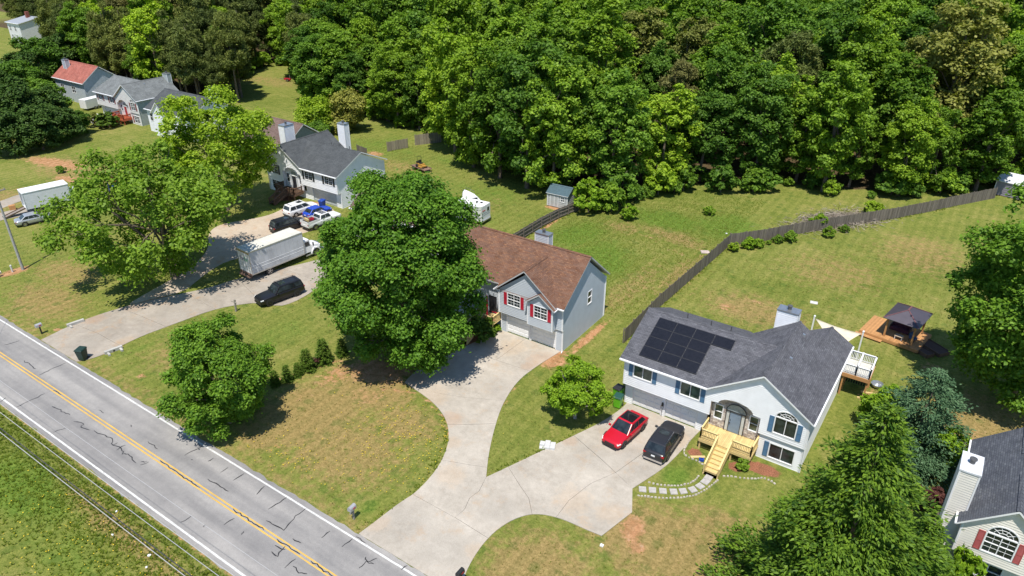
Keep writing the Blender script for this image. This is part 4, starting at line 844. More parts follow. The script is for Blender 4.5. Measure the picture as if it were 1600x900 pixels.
def simple_house(name, label, loc, W, D, ze, zr, side, roofm, wins=(), chim=None, front_gable=None, endmat=None, over=.35, shut=None, group=None, brick=None):
    """gabled house, ridge along x; loc = front left corner"""
    H = House(name, label, loc, 1, 0, group); X, Y, F = (1, 0, 0), (0, 1, 0), (0, -1, 0); endmat = endmat or side; wf = [w for w in wins]
    H.wall((0, 0, 0), X, F, [(0, 0), (W, 0), (W, ze), (0, ze)], [rect(*w) for w in wf], side, .25)
    for w in wf:
        H.window((0, 0, 0), X, F, *w, cols=2, rows=2)
        if shut:
            for sx in (-1, 1): H.shutter((0, 0, 0), X, F, w[0]+sx*(w[2]/2+.29), w[1]-.06, .38, w[3]+.1, shut)
    H.wall((0, D, 0), X, (0, 1, 0), [(0, 0), (W, 0), (W, ze), (0, ze)], [], side, .25)
    for x, n in ((0, -1), (W, 1)): H.wall((x, 0, 0), Y, (n, 0, 0), [(0, 0), (D, 0), (D, ze), (D/2, zr-.25), (0, ze)], [], endmat, .25)
    s = (zr-ze)/(D/2); polys = [[(-over, -over, ze-over*s+.15), (W+over, -over, ze-over*s+.15), (W+over, D/2, zr+.15), (-over, D/2, zr+.15)], [(-over, D/2, zr+.15), (W+over, D/2, zr+.15), (W+over, D+over, ze-over*s+.15), (-over, D+over, ze-over*s+.15)]]
    rid = [((-over, D/2, zr+.17), (W+over, D/2, zr+.17))]
    if front_gable:
        gx, gw_, gh = front_gable; y0 = -1.2; gz = ze+gh
        H.wall((gx-gw_/2, y0, 0), X, F, [(0, 0), (gw_, 0), (gw_, ze), (gw_/2, gz-.2), (0, ze)], [rect(gw_/2, 1.0, 1.4, 1.4)], side, .25); H.window((gx-gw_/2, y0, 0), X, F, gw_/2, 1.0, 1.4, 1.4, cols=2, rows=2)
        for sx, n in ((-1, -1), (1, 1)): H.wall((gx+sx*gw_/2, y0, 0), Y, (n, 0, 0), [(0, 0), (1.2, 0), (1.2, ze), (0, ze)], [], side, .25)
        polys += [[(gx-gw_/2-.3, y0-.3, ze-.1), (gx, y0-.3, gz), (gx, D*.45, gz), (gx-gw_/2-.3, D*.45, ze-.1)], [(gx, y0-.3, gz), (gx+gw_/2+.3, y0-.3, ze-.1), (gx+gw_/2+.3, D*.45, ze-.1), (gx, D*.45, gz)]]
    H.roof(polys, [roofm, TRIM], rid); H.gutter((-over, -over-.06, ze-over*s+.05), (W+over, -over-.06, ze-over*s+.05))
    if chim:
        if brick: H.mb().box(chim[0]-chim[2]/2, chim[0]+chim[2]/2, chim[1]-chim[3]/2, chim[1]+chim[3]/2, chim[4], chim[5]).build("chimney", brick, H.root)
        else: H.chimney(*chim, side)
    return H
# half hidden behind the oak
simple_house("ranch_house", "brown-roofed house almost hidden behind the big oak, blue-white gable end showing", (-68.5, 62.0, 0), 13.8, 7.4, 4.6, 7.3, VINYL_W, SH_TAN, [(2.5, 3.3, 1.6, 1.3), (6, 3.3, 1.6, 1.3), (11, 3.3, 1.6, 1.3)])
simple_house("ranch_house", "house with weathered brown roof beyond the slate-roofed house's left chimney", (-112.5, 76.5, 0), 12.6, 9.0, 3.6, 6.6, M("grey_green_dark_siding", (.25, .28, .27), .6), SH_TAN, [(3, 1.0, 1.6, 1.4), (9, 1.0, 1.6, 1.4)])
simple_house("ranch_house", "white house with dark grey roof right of the red-stairs house, half hidden by the tree", (-141.2, 76.6, 0), 14.5, 10.0, 4.6, 7.4, VINYL_W, SH_SLATE, [(1.6, 2.2, 1.5, 1.6), (11.5, 2.2, 1.5, 1.4)], chim=(9.5, 9.3, 1.4, .9, 4, 7.9), front_gable=(6.2, 4.4, 2.2))
simple_house("ranch_house", "house with faded red roof and blue-grey gable end behind the dark trees", (-185.5, 80.5, 0), 13.0, 8.2, 5.0, 7.9, M("blue_grey_siding", (.42, .47, .52), .6), SH_RED, [(3, 2.2, 1.6, 1.4), (8, 2.2, 1.6, 1.4)], chim=(2.2, 2.5, 1.3, .9, 5.5, 8.6), front_gable=None)
simple_house("farmhouse", "distant white house with grey roof and red brick chimney at the top left corner", (-281.5, 112.5, 0), 8.5, 12.5, 6.2, 7.4, M("old_white_siding", (.66, .67, .68), .6, .1), M("grey_metal_roof", (.30, .32, .35), .5, .1), [(1.8, 3.6, 1.1, 1.6), (5.2, 3.6, 1.1, 1.6), (1.8, .8, 1.1, 1.6), (5.2, .8, 1.1, 1.6)], chim=(4.0, 5.3, 1.0, 1.0, 7, 9.2), brick=M("brick_red", (.22, .07, .05), .9))
# ---------------------------------------------------------------- fences
def fence(label, pts, h, mat, name="wooden_fence", rails_side=1, plank=.14, step=2.4, group=None):
    t = thing(name, label, "fence", (pts[0][0], pts[0][1], 0), 0, group); o = Vector((pts[0][0], pts[0][1], 0)); rg = random.Random(len(pts)*7+int(h*10))
    mb = MB()
    for a, b in zip(pts[:-1], pts[1:]):
        a = Vector((*a, 0))-o; b = Vector((*b, 0))-o; d = b-a; L = d.length; d.normalize(); n = Vector((-d.y, d.x, 0)); k = max(1, int(L/plank))
        for i in range(k):
            p = a+d*(i*L/k+.006); q = a+d*((i+1)*L/k-.006); hh = h+rg.uniform(-.05, .05); off = n*rg.uniform(-.012, .012); tl = rg.uniform(-.02, .02)
            mb.hexa([tuple(p+off), tuple(q+off), tuple(q+off+n*.02), tuple(p+off+n*.02)], [tuple(p+off+d*tl+Vector((0, 0, hh))), tuple(q+off+d*tl+Vector((0, 0, hh))), tuple(q+off+n*.02+Vector((0, 0, hh))), tuple(p+off+n*.02+Vector((0, 0, hh)))])
    pl = mb.build("planks", mat, t); pl["kind"] = "stuff"
    post = MB().box(-.05, .05, -.05, .05, 0, h+.05).mesh("post", mat)
    for a, b in zip(pts[:-1], pts[1:]):
        a = Vector((*a, 0))-o; b = Vector((*b, 0))-o; d = b-a; L = d.length; d.normalize(); n = Vector((-d.y, d.x, 0))*rails_side; k = max(1, int(round(L/step)))
        for z in (.3, h*.55, h-.25):
            r = MB(); r.obox(tuple(a+n*.05+Vector((0, 0, z))), tuple(b+n*.05+Vector((0, 0, z))), .04, .09); r.build("rail", mat, t)
        for i in range(k+1):
            p = link("post", post, t); p.location = a+d*(L*i/k)+n*.12
    return t
fence("long dark weathered wooden fence along the solar house's back yard", [(-26.1, 58.5), (-26.2, 67.6), (-25.75, 79.8), (-25.45, 88.4), (-23.96, 90.2), (-21.79, 93.0), (-18.19, 98.6), (-13.6, 104.8), (-8.81, 111.3), (-5.33, 116.7), (-1.73, 122.6), (2.4, 129)], 1.75, FENCE_W, rails_side=1)
fence("short dark wooden fence with posts showing, running up to the grey shed", [(-49.41, 70.0), (-49.5, 79.2), (-49.2, 83.4), (-48.4, 87.6)], 1.6, FENCE_W, rails_side=-1, step=2.2)
fence("pale free-standing fence panel on the lawn left of the wood edge", [(-92.0, 93.3), (-90.5, 97.2)], 1.8, FENCE_L, rails_side=1)
fence("pale fence panel running into the wood edge behind the mower trailer", [(-90.4, 99.2), (-87.7, 103.6)], 2.0, FENCE_L, rails_side=1)
fence("dark fence stub behind the slate-roofed house", [(-95.8, 89.2), (-92.8, 88.6)], 1.7, FENCE_W)

# ---------------------------------------------------------------- vehicles
_wheelmesh = {}
def wheel_meshes(r, w, rim):
    k = (r, w, rim.name)
    if k not in _wheelmesh:
        n = 22; prof = [(r*.66, -w/2), (r*.93, -w/2), (r, -w/2+.04), (r, w/2-.04), (r*.93, w/2), (r*.66, w/2)]
        t = MB()
        for i in range(n):
            a, b = 2*math.pi*i/n, 2*math.pi*(i+1)/n
            for (r0, y0), (r1, y1) in zip(prof[:-1], prof[1:]):
                t.face([(r0*math.cos(a), y0, r0*math.sin(a)), (r0*math.cos(b), y0, r0*math.sin(b)), (r1*math.cos(b), y1, r1*math.sin(b)), (r1*math.cos(a), y1, r1*math.sin(a))])
        m = MB(); R0 = r*.67
        for sd in (-1, 1):
            y = sd*w*.36
            for i in range(n): a, b = 2*math.pi*i/n, 2*math.pi*(i+1)/n; m.face([(0, y*.8, 0), (R0*math.cos(a), y*.8, R0*math.sin(a)), (R0*math.cos(b), y*.8, R0*math.sin(b))], 1)
            for i in range(5):
                a = 2*math.pi*i/5; m.obox((0, y, 0), (R0*.97*math.cos(a), y*1.2, R0*.97*math.sin(a)), .075, .03, 0, (0, 1, 0))
            m.tube((0, y*.8, 0), (0, y*1.15, 0), .07, .06, 10); 
            for i in range(n):
                a, b = 2*math.pi*i/n, 2*math.pi*(i+1)/n; m.face([(R0*.9*math.cos(a), y*1.3, R0*.9*math.sin(a)), (R0*math.cos(a), y*1.3, R0*math.sin(a)), (R0*math.cos(b), y*1.3, R0*math.sin(b)), (R0*.9*math.cos(b), y*1.3, R0*.9*math.sin(b))])
        _wheelmesh[k] = (t.mesh("tyre", TYRE, smooth=False), m.mesh("rim", [rim, BLACK]))
    return _wheelmesh[k]
def wheel(root, x, y, r, w, rim):
    a, b = wheel_meshes(r, w, rim); t = link("wheel", a, root); t.location = (x, y, r); link("rim", b, t)
    return t
def paint(name, col, rough=.38, metal=.0): return M(name, col, rough, .03, 1, metal, coat=.2)
def panel(root, name, quad, mat, off=.012, u0=0., u1=1., v0=0., v1=1., both=False):
    """patch lying just proud of a flat quad A,B (bottom) C,D (top)"""
    A, B, C, D = [Vector(p) for p in quad]
    f = lambda u, v: (A*(1-u)+B*u)*(1-v)+(D*(1-u)+C*u)*v
    n = (B-A).cross(D-A).normalized()*off; mb = MB(); pts = [f(u0, v0), f(u1, v0), f(u1, v1), f(u0, v1)]
    mb.face([tuple(p+n) for p in pts])
    return mb.build(name, mat, root)
def car(name, label, loc, head, L, W, H, pm, wr=.35, hood=.95, belt=1.02, cowl=.85, rf=.25, rr=-1.7, tail=-2.15, trunk=None, wb=None, front_over=None, rim=None, glassroof=False, rails=False, splits=(.36, .68), cat="car", rack=False, arch=BLACK, lowz=.24, cab_only=False, twotone=False, roofw=.375, group=None):
    t = thing(name, label, cat, (loc[0], loc[1], loc[2] if len(loc) > 2 else 0), R(head), group); rim = rim or RIM; trunk = trunk or belt; wb = wb or L*.585
    fx = L/2-(front_over or (L-wb)*.47); rx = fx-wb
    st = [(L/2, .37, lowz+.18, hood-.26), (L/2-.06, .435, lowz+.08, hood-.14), (L/2-.25, .475, lowz, hood-.07), (L/2-.75, .495, lowz, hood), (cowl, .5, lowz, belt-.02), (cowl-.5, .5, lowz, belt), (tail*.5+.1, .5, lowz, belt+.01), (tail+.15, .495, lowz, trunk), (-L/2+.22, .48, lowz+.03, trunk-.02), (-L/2+.05, .45, lowz+.1, trunk-.10), (-L/2, .40, lowz+.2, trunk-.22)]
    rings = []
    for x, hw, z0, z1 in st:
        w = hw*W; zm = z0+(z1-z0)*.55; half = [(w*.88, z0), (w*.97, z0+.09), (w, zm), (w*.985, z1-.13), (w*.90, z1-.015), (w*.5, z1+.015)]
        rings.append([(x, y, z) for y, z in half]+[(x, 0, z1+.022)]+[(x, -y, z) for y, z in half[::-1]])
    mb = MB(); n = len(rings[0])
    for a, b in zip(rings[:-1], rings[1:]):
        for i in range(n-1): mb.face([a[i], a[i+1], b[i+1], b[i]])
        mb.face([a[n-1], a[0], b[0], b[n-1]])
    mb.face(rings[0][::-1]); mb.face(rings[-1])
    body = mb.build("body", pm, t, merge=True, smooth=True); s = body.modifiers.new("subsurf", 'SUBSURF'); s.levels = 1; s.render_levels = 2
    # cabin
    wb_, wt = W*.465, W*roofw; zb = belt-.04; zt = H
    b = [(tail, -wb_, zb), (cowl, -wb_, zb), (cowl, wb_, zb), (tail, wb_, zb)]; tp = [(rr, -wt, zt-.03), (rf, -wt, zt), (rf, wt, zt), (rr, wt, zt-.03)]
    mb = MB(); mb.hexa(b, tp); cab = mb.build("cabin", pm, t, merge=True); bv = cab.modifiers.new("bevel", 'BEVEL'); bv.width = .07; bv.segments = 3
    q = lambda i, j: (b[i], b[j], tp[j], tp[i])
    panel(t, "windshield", q(1, 2), CARGLASS, .012, .06, .94, .10, .93); panel(t, "rear_window", q(3, 0), CARGLASS, .012, .08, .92, .14, .88)
    for sd, (i, j) in ((-1, (0, 1)), (1, (2, 3))):
        e = [0.0]+list(splits)+[1.0]
        for k in range(len(e)-1):
            u0, u1 = e[k]+(.05 if k == 0 else .012), e[k+1]-(.06 if k == len(e)-2 else .012)
            if sd == 1: u0, u1 = 1-u1, 1-u0
            panel(t, "side_window", q(i, j), CARGLASS, .01, u0, u1, .16, .86)
    if glassroof: panel(t, "glass_roof", tp, M("black_roof_glass", (.012, .012, .014), .06), .008, .06, .94, .07, .93)
    elif rack or rails:
        panel(t, "sunroof", tp, CARGLASS, .008, .60, .88, .22, .78)
    if rails:
        for sd in (-1, 1):
            mb = MB(); mb.tube((rr+.15, sd*wt*.93, zt+.05), (rf-.15, sd*wt*.93, zt+.07), .022, .022, 6)
            for x in (rr+.2, (rr+rf)/2, rf-.2): mb.tube((x, sd*wt*.93, zt-.04), (x, sd*wt*.93, zt+.06), .02, .02, 6)
            mb.build("roof_rail", CHROME if rails == 2 else BLACK, t)
    if rack:
        for x in np.linspace(rr+.3, rf-.3, rack): mb = MB(); mb.obox((x, -wt*.95, zt+.05), (x, wt*.95, zt+.05), .05, .03); mb.build("roof_bar", BLACK, t)
    # wheels and arches
    for x in (fx, rx):
        for sd in (-1, 1):
            wheel(t, x, sd*(W/2-.10), wr, .23, rim); mb = MB(); k = 14
            for i in range(k):
                a0, a1 = math.pi*i/k, math.pi*(i+1)/k; r0, r1 = wr*.9, wr+.085
                f = lambda r, a, y: (x+r*math.cos(a), y, wr+r*math.sin(a))
                y0, y1 = sd*(W/2-.13), sd*(W/2+.008); mb.face([f(r0, a0, y1), f(r1, a0, y1), f(r1, a1, y1), f(r0, a1, y1)]); mb.face([f(r1, a0, y0), f(r1, a0, y1), f(r1, a1, y1), f(r1, a1, y0)])
            mb.build("wheel_arch", arch, t)
    # lamps, grille, plate, mirrors, handles, lower trim
    for sd in (-1, 1):
        MB().hexa([(L/2-.36, sd*W*.462, hood-.20), (L/2-.06, sd*W*.33, hood-.27), (L/2-.06, sd*W*.415, hood-.27), (L/2-.36, sd*W*.48, hood-.20)], [(L/2-.36, sd*W*.45, hood-.115), (L/2-.075, sd*W*.33, hood-.175), (L/2-.075, sd*W*.412, hood-.175), (L/2-.36, sd*W*.478, hood-.125)]).build("headlight", M("headlamp_glass", (.75, .77, .78), .12), t)
        MB().box(-L/2+.02, -L/2+.16, sd*W*.31, sd*W*.452, trunk-.29, trunk-.15).build("tail_light", M("tail_lamp_red", (.35, .008, .012), .2), t)
        mb = MB(); mb.box(cowl-.35, cowl-.2, sd*W*.5, sd*(W*.5+.2), belt+.0, belt+.14); mb.build("mirror", pm, t, bevel=.03)
        mb = MB(); mb.box(rx+wr+.1, fx-wr-.1, sd*(W*.5-.03), sd*(W*.5+.012), lowz-.02, lowz+.1); mb.build("sill", arch, t)
        for x in (cowl-1.0, cowl-2.0):
            MB().box(x-.1, x+.1, sd*W*.485, sd*(W*.5+.015), belt-.2, belt-.165).build("door_handle", CHROME if rails == 2 else pm, t)
    MB().box(L/2-.05, L/2+.012, -W*.24, W*.24, hood-.42, hood-.22).build("grille", BLACK, t); MB().box(L/2-.08, L/2+.02, -W*.36, W*.36, lowz+.02, lowz+.16).build("front_bumper", arch, t)
    MB().box(-L/2-.02, -L/2+.08, -W*.4, W*.4, lowz+.06, lowz+.24).build("rear_bumper", CHROME if rails == 2 else arch, t); MB().box(-L/2-.02, -L/2+.05, -.16, .16, trunk-.38, trunk-.26).build("licence_plate", WHITE, t)
    return t
P_RED = paint("red_car_paint", (.46, .006, .02), .32); P_BLK = paint("black_car_paint", (.012, .012, .015), .28); P_DK = paint("dark_grey_car_paint", (.020, .021, .026), .28); P_WHT = paint("white_car_paint", (.72, .73, .74)); P_BLU = paint("blue_car_paint", (.015, .06, .42)); P_SIL = paint("silver_car_paint", (.45, .47, .50), .25, .5)
car("parked_car", "red electric hatchback with black glass roof parked on the concrete driveway", (-19.45, 45.35), -96.5, 4.75, 1.92, 1.62, P_RED, .36, .88, .98, 1.05, .1, -1.35, -2.1, 1.04, 2.95, glassroof=True, rim=RIM_D, splits=(.42, .72))
car("parked_car", "dark grey sport utility car with roof rails parked nose to the garage", (-16.05, 45.85), 91.5, 4.98, 1.97, 1.74, P_DK, .38, 1.03, 1.12, 1.0, .2, -1.85, -2.28, 1.14, 3.05, rails=2, rim=RIM_D, splits=(.30, .62))
car("parked_car", "black full-size sport utility truck parked on the driveway edge below the box truck", (-63.25, 44.75), -101.5, 5.55, 2.02, 1.9, P_BLK, .41, 1.12, 1.2, 1.0, .35, -2.45, -2.68, 1.22, 3.4, rails=1, rack=2, rim=RIM_D, splits=(.36, .68), lowz=.36)
car("parked_car", "white minivan with two black roof bars nearest the brown stairs", (-81.8, 63.9), 83, 5.1, 1.98, 1.75, P_WHT, .34, 1.0, 1.08, 1.35, .45, -2.1, -2.42, 1.1, 3.05, rack=2, splits=(.33, .66))
car("parked_car", "black minivan parked on the gravel behind the box truck", (-78.6, 58.9), 78, 5.1, 1.98, 1.75, P_BLK, .34, 1.0, 1.08, 1.35, .45, -2.1, -2.42, 1.1, 3.05, rack=2, splits=(.33, .66))
car("parked_car", "bright blue hatchback between the white minivan and the white pickup", (-79.0, 64.6), 85, 4.3, 1.75, 1.47, P_BLU, .31, .9, .97, .95, .2, -1.2, -1.85, 1.0, 2.6)
car("parked_car", "silver sedan parked on the lawn at the left edge beside the white box van", (-110.4, 39.75), 76, 4.75, 1.84, 1.46, P_SIL, .33, .88, .98, .95, .25, -1.0, -1.75, .99, 2.75)
# pickup truck
def pickup():
    t = car("pickup_truck", "white pickup truck with a striped roof rack and red gear in its bed", (-75.85, 62.55), 85, 5.85, 2.0, 1.86, P_WHT, .4, 1.14, 1.2, 1.25, .75, -.55, -.85, 1.2, 3.65, rack=5, splits=(.5,), lowz=.38, cat="truck")
    for o in list(t.children):
        if o.name.split(".")[0] in ("sunroof",): bpy.data.objects.remove(o)
    mb = MB(); mb.box(-2.85, -.9, -.93, -.88, 1.0, 1.42); mb.box(-2.85, -.9, .88, .93, 1.0, 1.42); mb.box(-2.9, -2.85, -.93, .93, 1.0, 1.42); mb.box(-.9, -.86, -.93, .93, 1.0, 1.42); mb.build("bed_side", P_WHT, t)
    MB().box(-2.85, -.9, -.88, .88, 1.235, 1.25).build("bed_floor", BLACK, t)
    return t
pickup()
c_ = thing("toolbox", "red gear box lying in the bed of the white pickup", "box", (-76.0, 60.9, 1.255), R(60)); mb = MB(); mb.box(-.35, .35, -.2, .2, 0, .3); mb.build("case", M("red_plastic", (.4, .02, .04), .4), c_, bevel=.04); MB().box(-.2, .2, -.03, .03, .3, .36).build("handle", BLACK, c_)
c_ = thing("lumber_stack", "short planks standing in the pickup bed", "lumber", (-76.25, 60.3, 1.255), R(80)); MB().box(-.1, .1, -.5, .5, 0, .35).build("plank", PINE_WOOD, c_); MB().box(.15, .2, -.4, .45, 0, .45).build("plank", BROWNWOOD, c_)

def box_truck():
    # local frame: +x forward, origin under the rear right corner's axis centre of the box
    t = thing("box_truck", "dirty white box truck with faded delivery lettering on its rear door", "truck", (-70.45, 45.72, 0), R(85.8)); LB, WB, Z0, Z1 = 7.62, 2.5, 1.0, 3.9
    BX = M("dirty_white_panel", (.50, .52, .55), .55, .12, .8, dirt=((.24, .25, .27), .8)); RF = M("grimy_truck_roof", (.56, .55, .49), .7, .1, .7, dirt=((.42, .38, .30), .6)); mb = MB()
    mb.box(0, LB, -WB/2, WB/2, Z0, Z1-.05); mb.build("cargo_box", BX, t)
    mb = MB(); mb.box(-.02, LB+.02, -WB/2-.02, WB/2+.02, Z1-.05, Z1); n = 14
    for i in range(n+1): x = LB*i/n; mb.box(x-.03, x+.03, -WB/2, WB/2, Z1, Z1+.018)
    mb.build("roof", RF, t)
    for sd in (-1, 1):
        for z, h in ((1.55, .05), (1.95, .05)): MB().box(.05, LB-.05, sd*WB/2, sd*(WB/2+.012), z, z+h).build("side_stripe", WHITE, t)
        MB().box(-.02, LB+.02, sd*(WB/2-.02), sd*(WB/2+.03), Z0-.14, Z0+.05).build("side_rail", METAL, t); MB().box(-.02, LB+.02, sd*(WB/2-.03), sd*(WB/2+.03), Z1-.12, Z1+.01).build("top_rail", METAL, t)
        for x in (0, LB): MB().box(x-.04, x+.04, sd*(WB/2-.04), sd*(WB/2+.028), Z0, Z1-.06).build("corner_post", METAL, t)
        for x in np.arange(.62, LB-.3, .62): MB().box(x-.008, x+.008, sd*WB/2, sd*(WB/2+.006), Z0+1.05, Z1-.13).build("panel_seam", M("panel_seam_grey", (.34, .35, .37), .6), t)
    d = MB(); d.box(-.03, 0, -WB/2+.08, WB/2-.08, Z0+.05, Z1-.35); d = d.build("rear_door", M("off_white_door", (.66, .67, .67), .5, .06, 1.5, dirt=((.5, .48, .42), .4)), t)
    for i in range(1, 7): z = Z0+.05+i*.36; MB().box(-.036, -.03, -WB/2+.1, WB/2-.1, z-.008, z+.008).build("door_seam", METAL, d)
    MB().box(-.04, .02, -WB/2+.05, WB/2-.05, Z1-.32, Z1-.14).build("header_strip", M("rusty_yellow_trim", (.40, .30, .12), .7, .3, 4), t)
    for txt, col, x in (("Fed", (.16, .12, .24), .80), ("Ex", (.10, .46, .20), -.12)):
        cu = bpy.data.curves.new("lettering", 'FONT'); cu.body = txt; cu.size = .72; cu.extrude = .004; cu.materials.append(M("faded_ink_"+txt, col, .7, .2, 6, dirt=((.6, .6, .6), .9)))
        tmp = link("lettering_outline", cu); me = bpy.data.meshes.new_from_object(tmp.evaluated_get(bpy.context.evaluated_depsgraph_get())); bpy.data.objects.remove(tmp); me.materials.clear(); me.materials.append(cu.materials[0]); o = link("lettering", me, d); o.matrix_local = Matrix(((0, 0, -1, -.046), (-1, 0, 0, x), (0, 1, 0, Z0+1.55), (0, 0, 0, 1)))
    mb = MB(); mb.box(-.35, -.05, -1.1, 1.1, .55, .72); mb.box(-.06, .0, -WB/2, WB/2, Z0-.25, Z0); mb.build("rear_bumper", M("rusty_steel", (.20, .12, .09), .8, .4, 4), t)
    for sd in (-1, 1): MB().box(-.06, -.01, sd*.95, sd*1.15, Z0-.2, Z0-.06).build("tail_light", M("tail_lamp_red", (.35, .008, .012), .2), t)
    mb = MB(); mb.box(.1, LB+2.7, -.42, -.30, .7, .95); mb.box(.1, LB+2.7, .30, .42, .7, .95); mb.box(2.0, 3.2, -1.1, 1.1, .45, .56); mb.build("chassis", BLACK, t)
    PW = paint("truck_white_paint", (.70, .71, .72), .3); c0 = LB+.12; mb = MB()
    mb.hexa([(c0, -1.08, .75), (c0+1.35, -1.08, .75), (c0+1.35, 1.08, .75), (c0, 1.08, .75)], [(c0, -1.02, 2.55), (c0+.95, -1.0, 2.55), (c0+.95, 1.0, 2.55), (c0, 1.02, 2.55)]); mb.build("cab", PW, t, merge=True, bevel=.1)
    q = [(c0+1.35, -1.08, .75), (c0+1.35, 1.08, .75), (c0+.95, 1.0, 2.55), (c0+.95, -1.0, 2.55)]; panel(t, "windshield", q, CARGLASS, .02, .06, .94, .52, .92)
    for sd in (-1, 1):
        q = [(c0, sd*1.08, .75), (c0+1.35, sd*1.08, .75), (c0+.95, sd*1.0, 2.55), (c0, sd*1.02, 2.55)]
        if sd > 0: q = [q[1], q[0], q[3], q[2]]
        u0, u1 = (.22, .84) if sd < 0 else (.16, .78)
        panel(t, "side_window", q, CARGLASS, .02, u0, u1, .52, .86)
        mb = MB(); mb.obox((c0+1.25, sd*1.05, 1.9), (c0+1.3, sd*1.38, 1.95), .04, .04); mb.box(c0+1.22, c0+1.3, sd*1.26, sd*1.44, 1.65, 2.1); mb.build("mirror", BLACK, t)
        MB().box(c0+.1, c0+1.2, sd*1.05, sd*1.2, .42, .55).build("step", METAL, t)
    mb = MB(); mb.hexa([(c0+1.3, -1.0, .8), (c0+2.75, -.86, .8), (c0+2.75, .86, .8), (c0+1.3, 1.0, .8)], [(c0+1.3, -.92, 1.72), (c0+2.6, -.72, 1.42), (c0+2.6, .72, 1.42), (c0+1.3, .92, 1.72)]); mb.build("hood", PW, t, merge=True, bevel=.14)
    MB().box(c0+2.72, c0+2.79, -.5, .5, .95, 1.32).build("grille", CHROME, t); MB().box(c0+2.7, c0+2.95, -1.15, 1.15, .5, .78).build("front_bumper", METAL, t)
    fxw, rxw = 9.45, 2.45
    for sd in (-1, 1):
        MB().box(c0+2.5, c0+2.76, sd*.62, sd*.86, 1.0, 1.25).build("headlight", M("headlamp_glass", (.75, .77, .78), .12), t)
        mb = MB(); k = 12
        for i in range(k):
            a0, a1 = math.pi*i/k, math.pi*(i+1)/k; f = lambda r, a, y: (fxw+r*math.cos(a), y, .5+r*math.sin(a)); y0, y1 = sd*.8, sd*1.2
            mb.face([f(.72, a0, y0), f(.72, a0, y1), f(.72, a1, y1), f(.72, a1, y0)]); mb.face([f(.6, a0, y1), f(.72, a0, y1), f(.72, a1, y1), f(.6, a1, y1)])
        mb.build("fender", PW, t)
        wheel(t, fxw, sd*1.0, .5, .28, RIM); wheel(t, rxw, sd*1.08, .5, .28, RIM); wheel(t, rxw, sd*.72, .5, .28, RIM_D)
    return t
box_truck()
def far_box_truck():
    t = thing("box_van", "plain white box van with open rear and ramp at the left edge", "truck", (-115.0, 40.75, 0), R(78)); BX = M("clean_white_panel", (.62, .65, .69), .5, .05)
    mb = MB(); mb.box(.0, 6.0, -1.2, -1.16, .95, 3.35); mb.box(0, 6.0, 1.16, 1.2, .95, 3.35); mb.box(0, 6.0, -1.2, 1.2, .9, .95); mb.box(5.95, 6.0, -1.2, 1.2, .95, 3.35); mb.build("cargo_box", BX, t)
    MB().box(-.05, 6.05, -1.25, 1.25, 3.35, 3.45).build("roof", WHITE, t); mb = MB(); mb.box(-.03, .04, -1.25, -1.1, .9, 3.35); mb.box(-.03, .04, 1.1, 1.25, .9, 3.35); mb.box(-.03, .04, -1.1, 1.1, 3.15, 3.35); mb.build("door_frame", BX, t)
    mb = MB(); mb.obox((.0, 0, .9), (-3.0, 0, .06), 1.0, .08); mb.build("ramp", M("ramp_metal", (.22, .19, .17), .7, .3, 4), t)
    for sd in (-1, 1): mb = MB(); mb.obox((.0, sd*.5, 1.0), (-3.0, sd*.5, .16), .05, .12); mb.build("ramp_rail", BROWNWOOD, t)
    mb = MB(); mb.box(.2, 7.6, -.4, .4, .55, .88); mb.build("chassis", BLACK, t)
    mb = MB(); mb.hexa([(6.15, -1.0, .6), (8.0, -.95, .6), (8.0, .95, .6), (6.15, 1.0, .6)], [(6.15, -.95, 2.3), (7.0, -.9, 2.3), (7.0, .9, 2.3), (6.15, .95, 2.3)]); mb.build("cab", P_WHT, t, merge=True, bevel=.1)
    panel(t, "windshield", [(8.0, -.95, .6), (8.0, .95, .6), (7.0, .9, 2.3), (7.0, -.9, 2.3)], CARGLASS, .02, .08, .92, .45, .92)
    for sd in (-1, 1): wheel(t, 1.6, sd*.95, .42, .26, RIM); wheel(t, 7.2, sd*.92, .42, .26, RIM)
far_box_truck()
mb = MB(); c_ = thing("planter_crate", "small orange crate with a green plant beside the van ramp", "crate", (-118.3, 40.3, 0), R(70)); mb.box(-.4, .4, -.3, .3, 0, .7); mb.build("crate", CEDAR, c_)
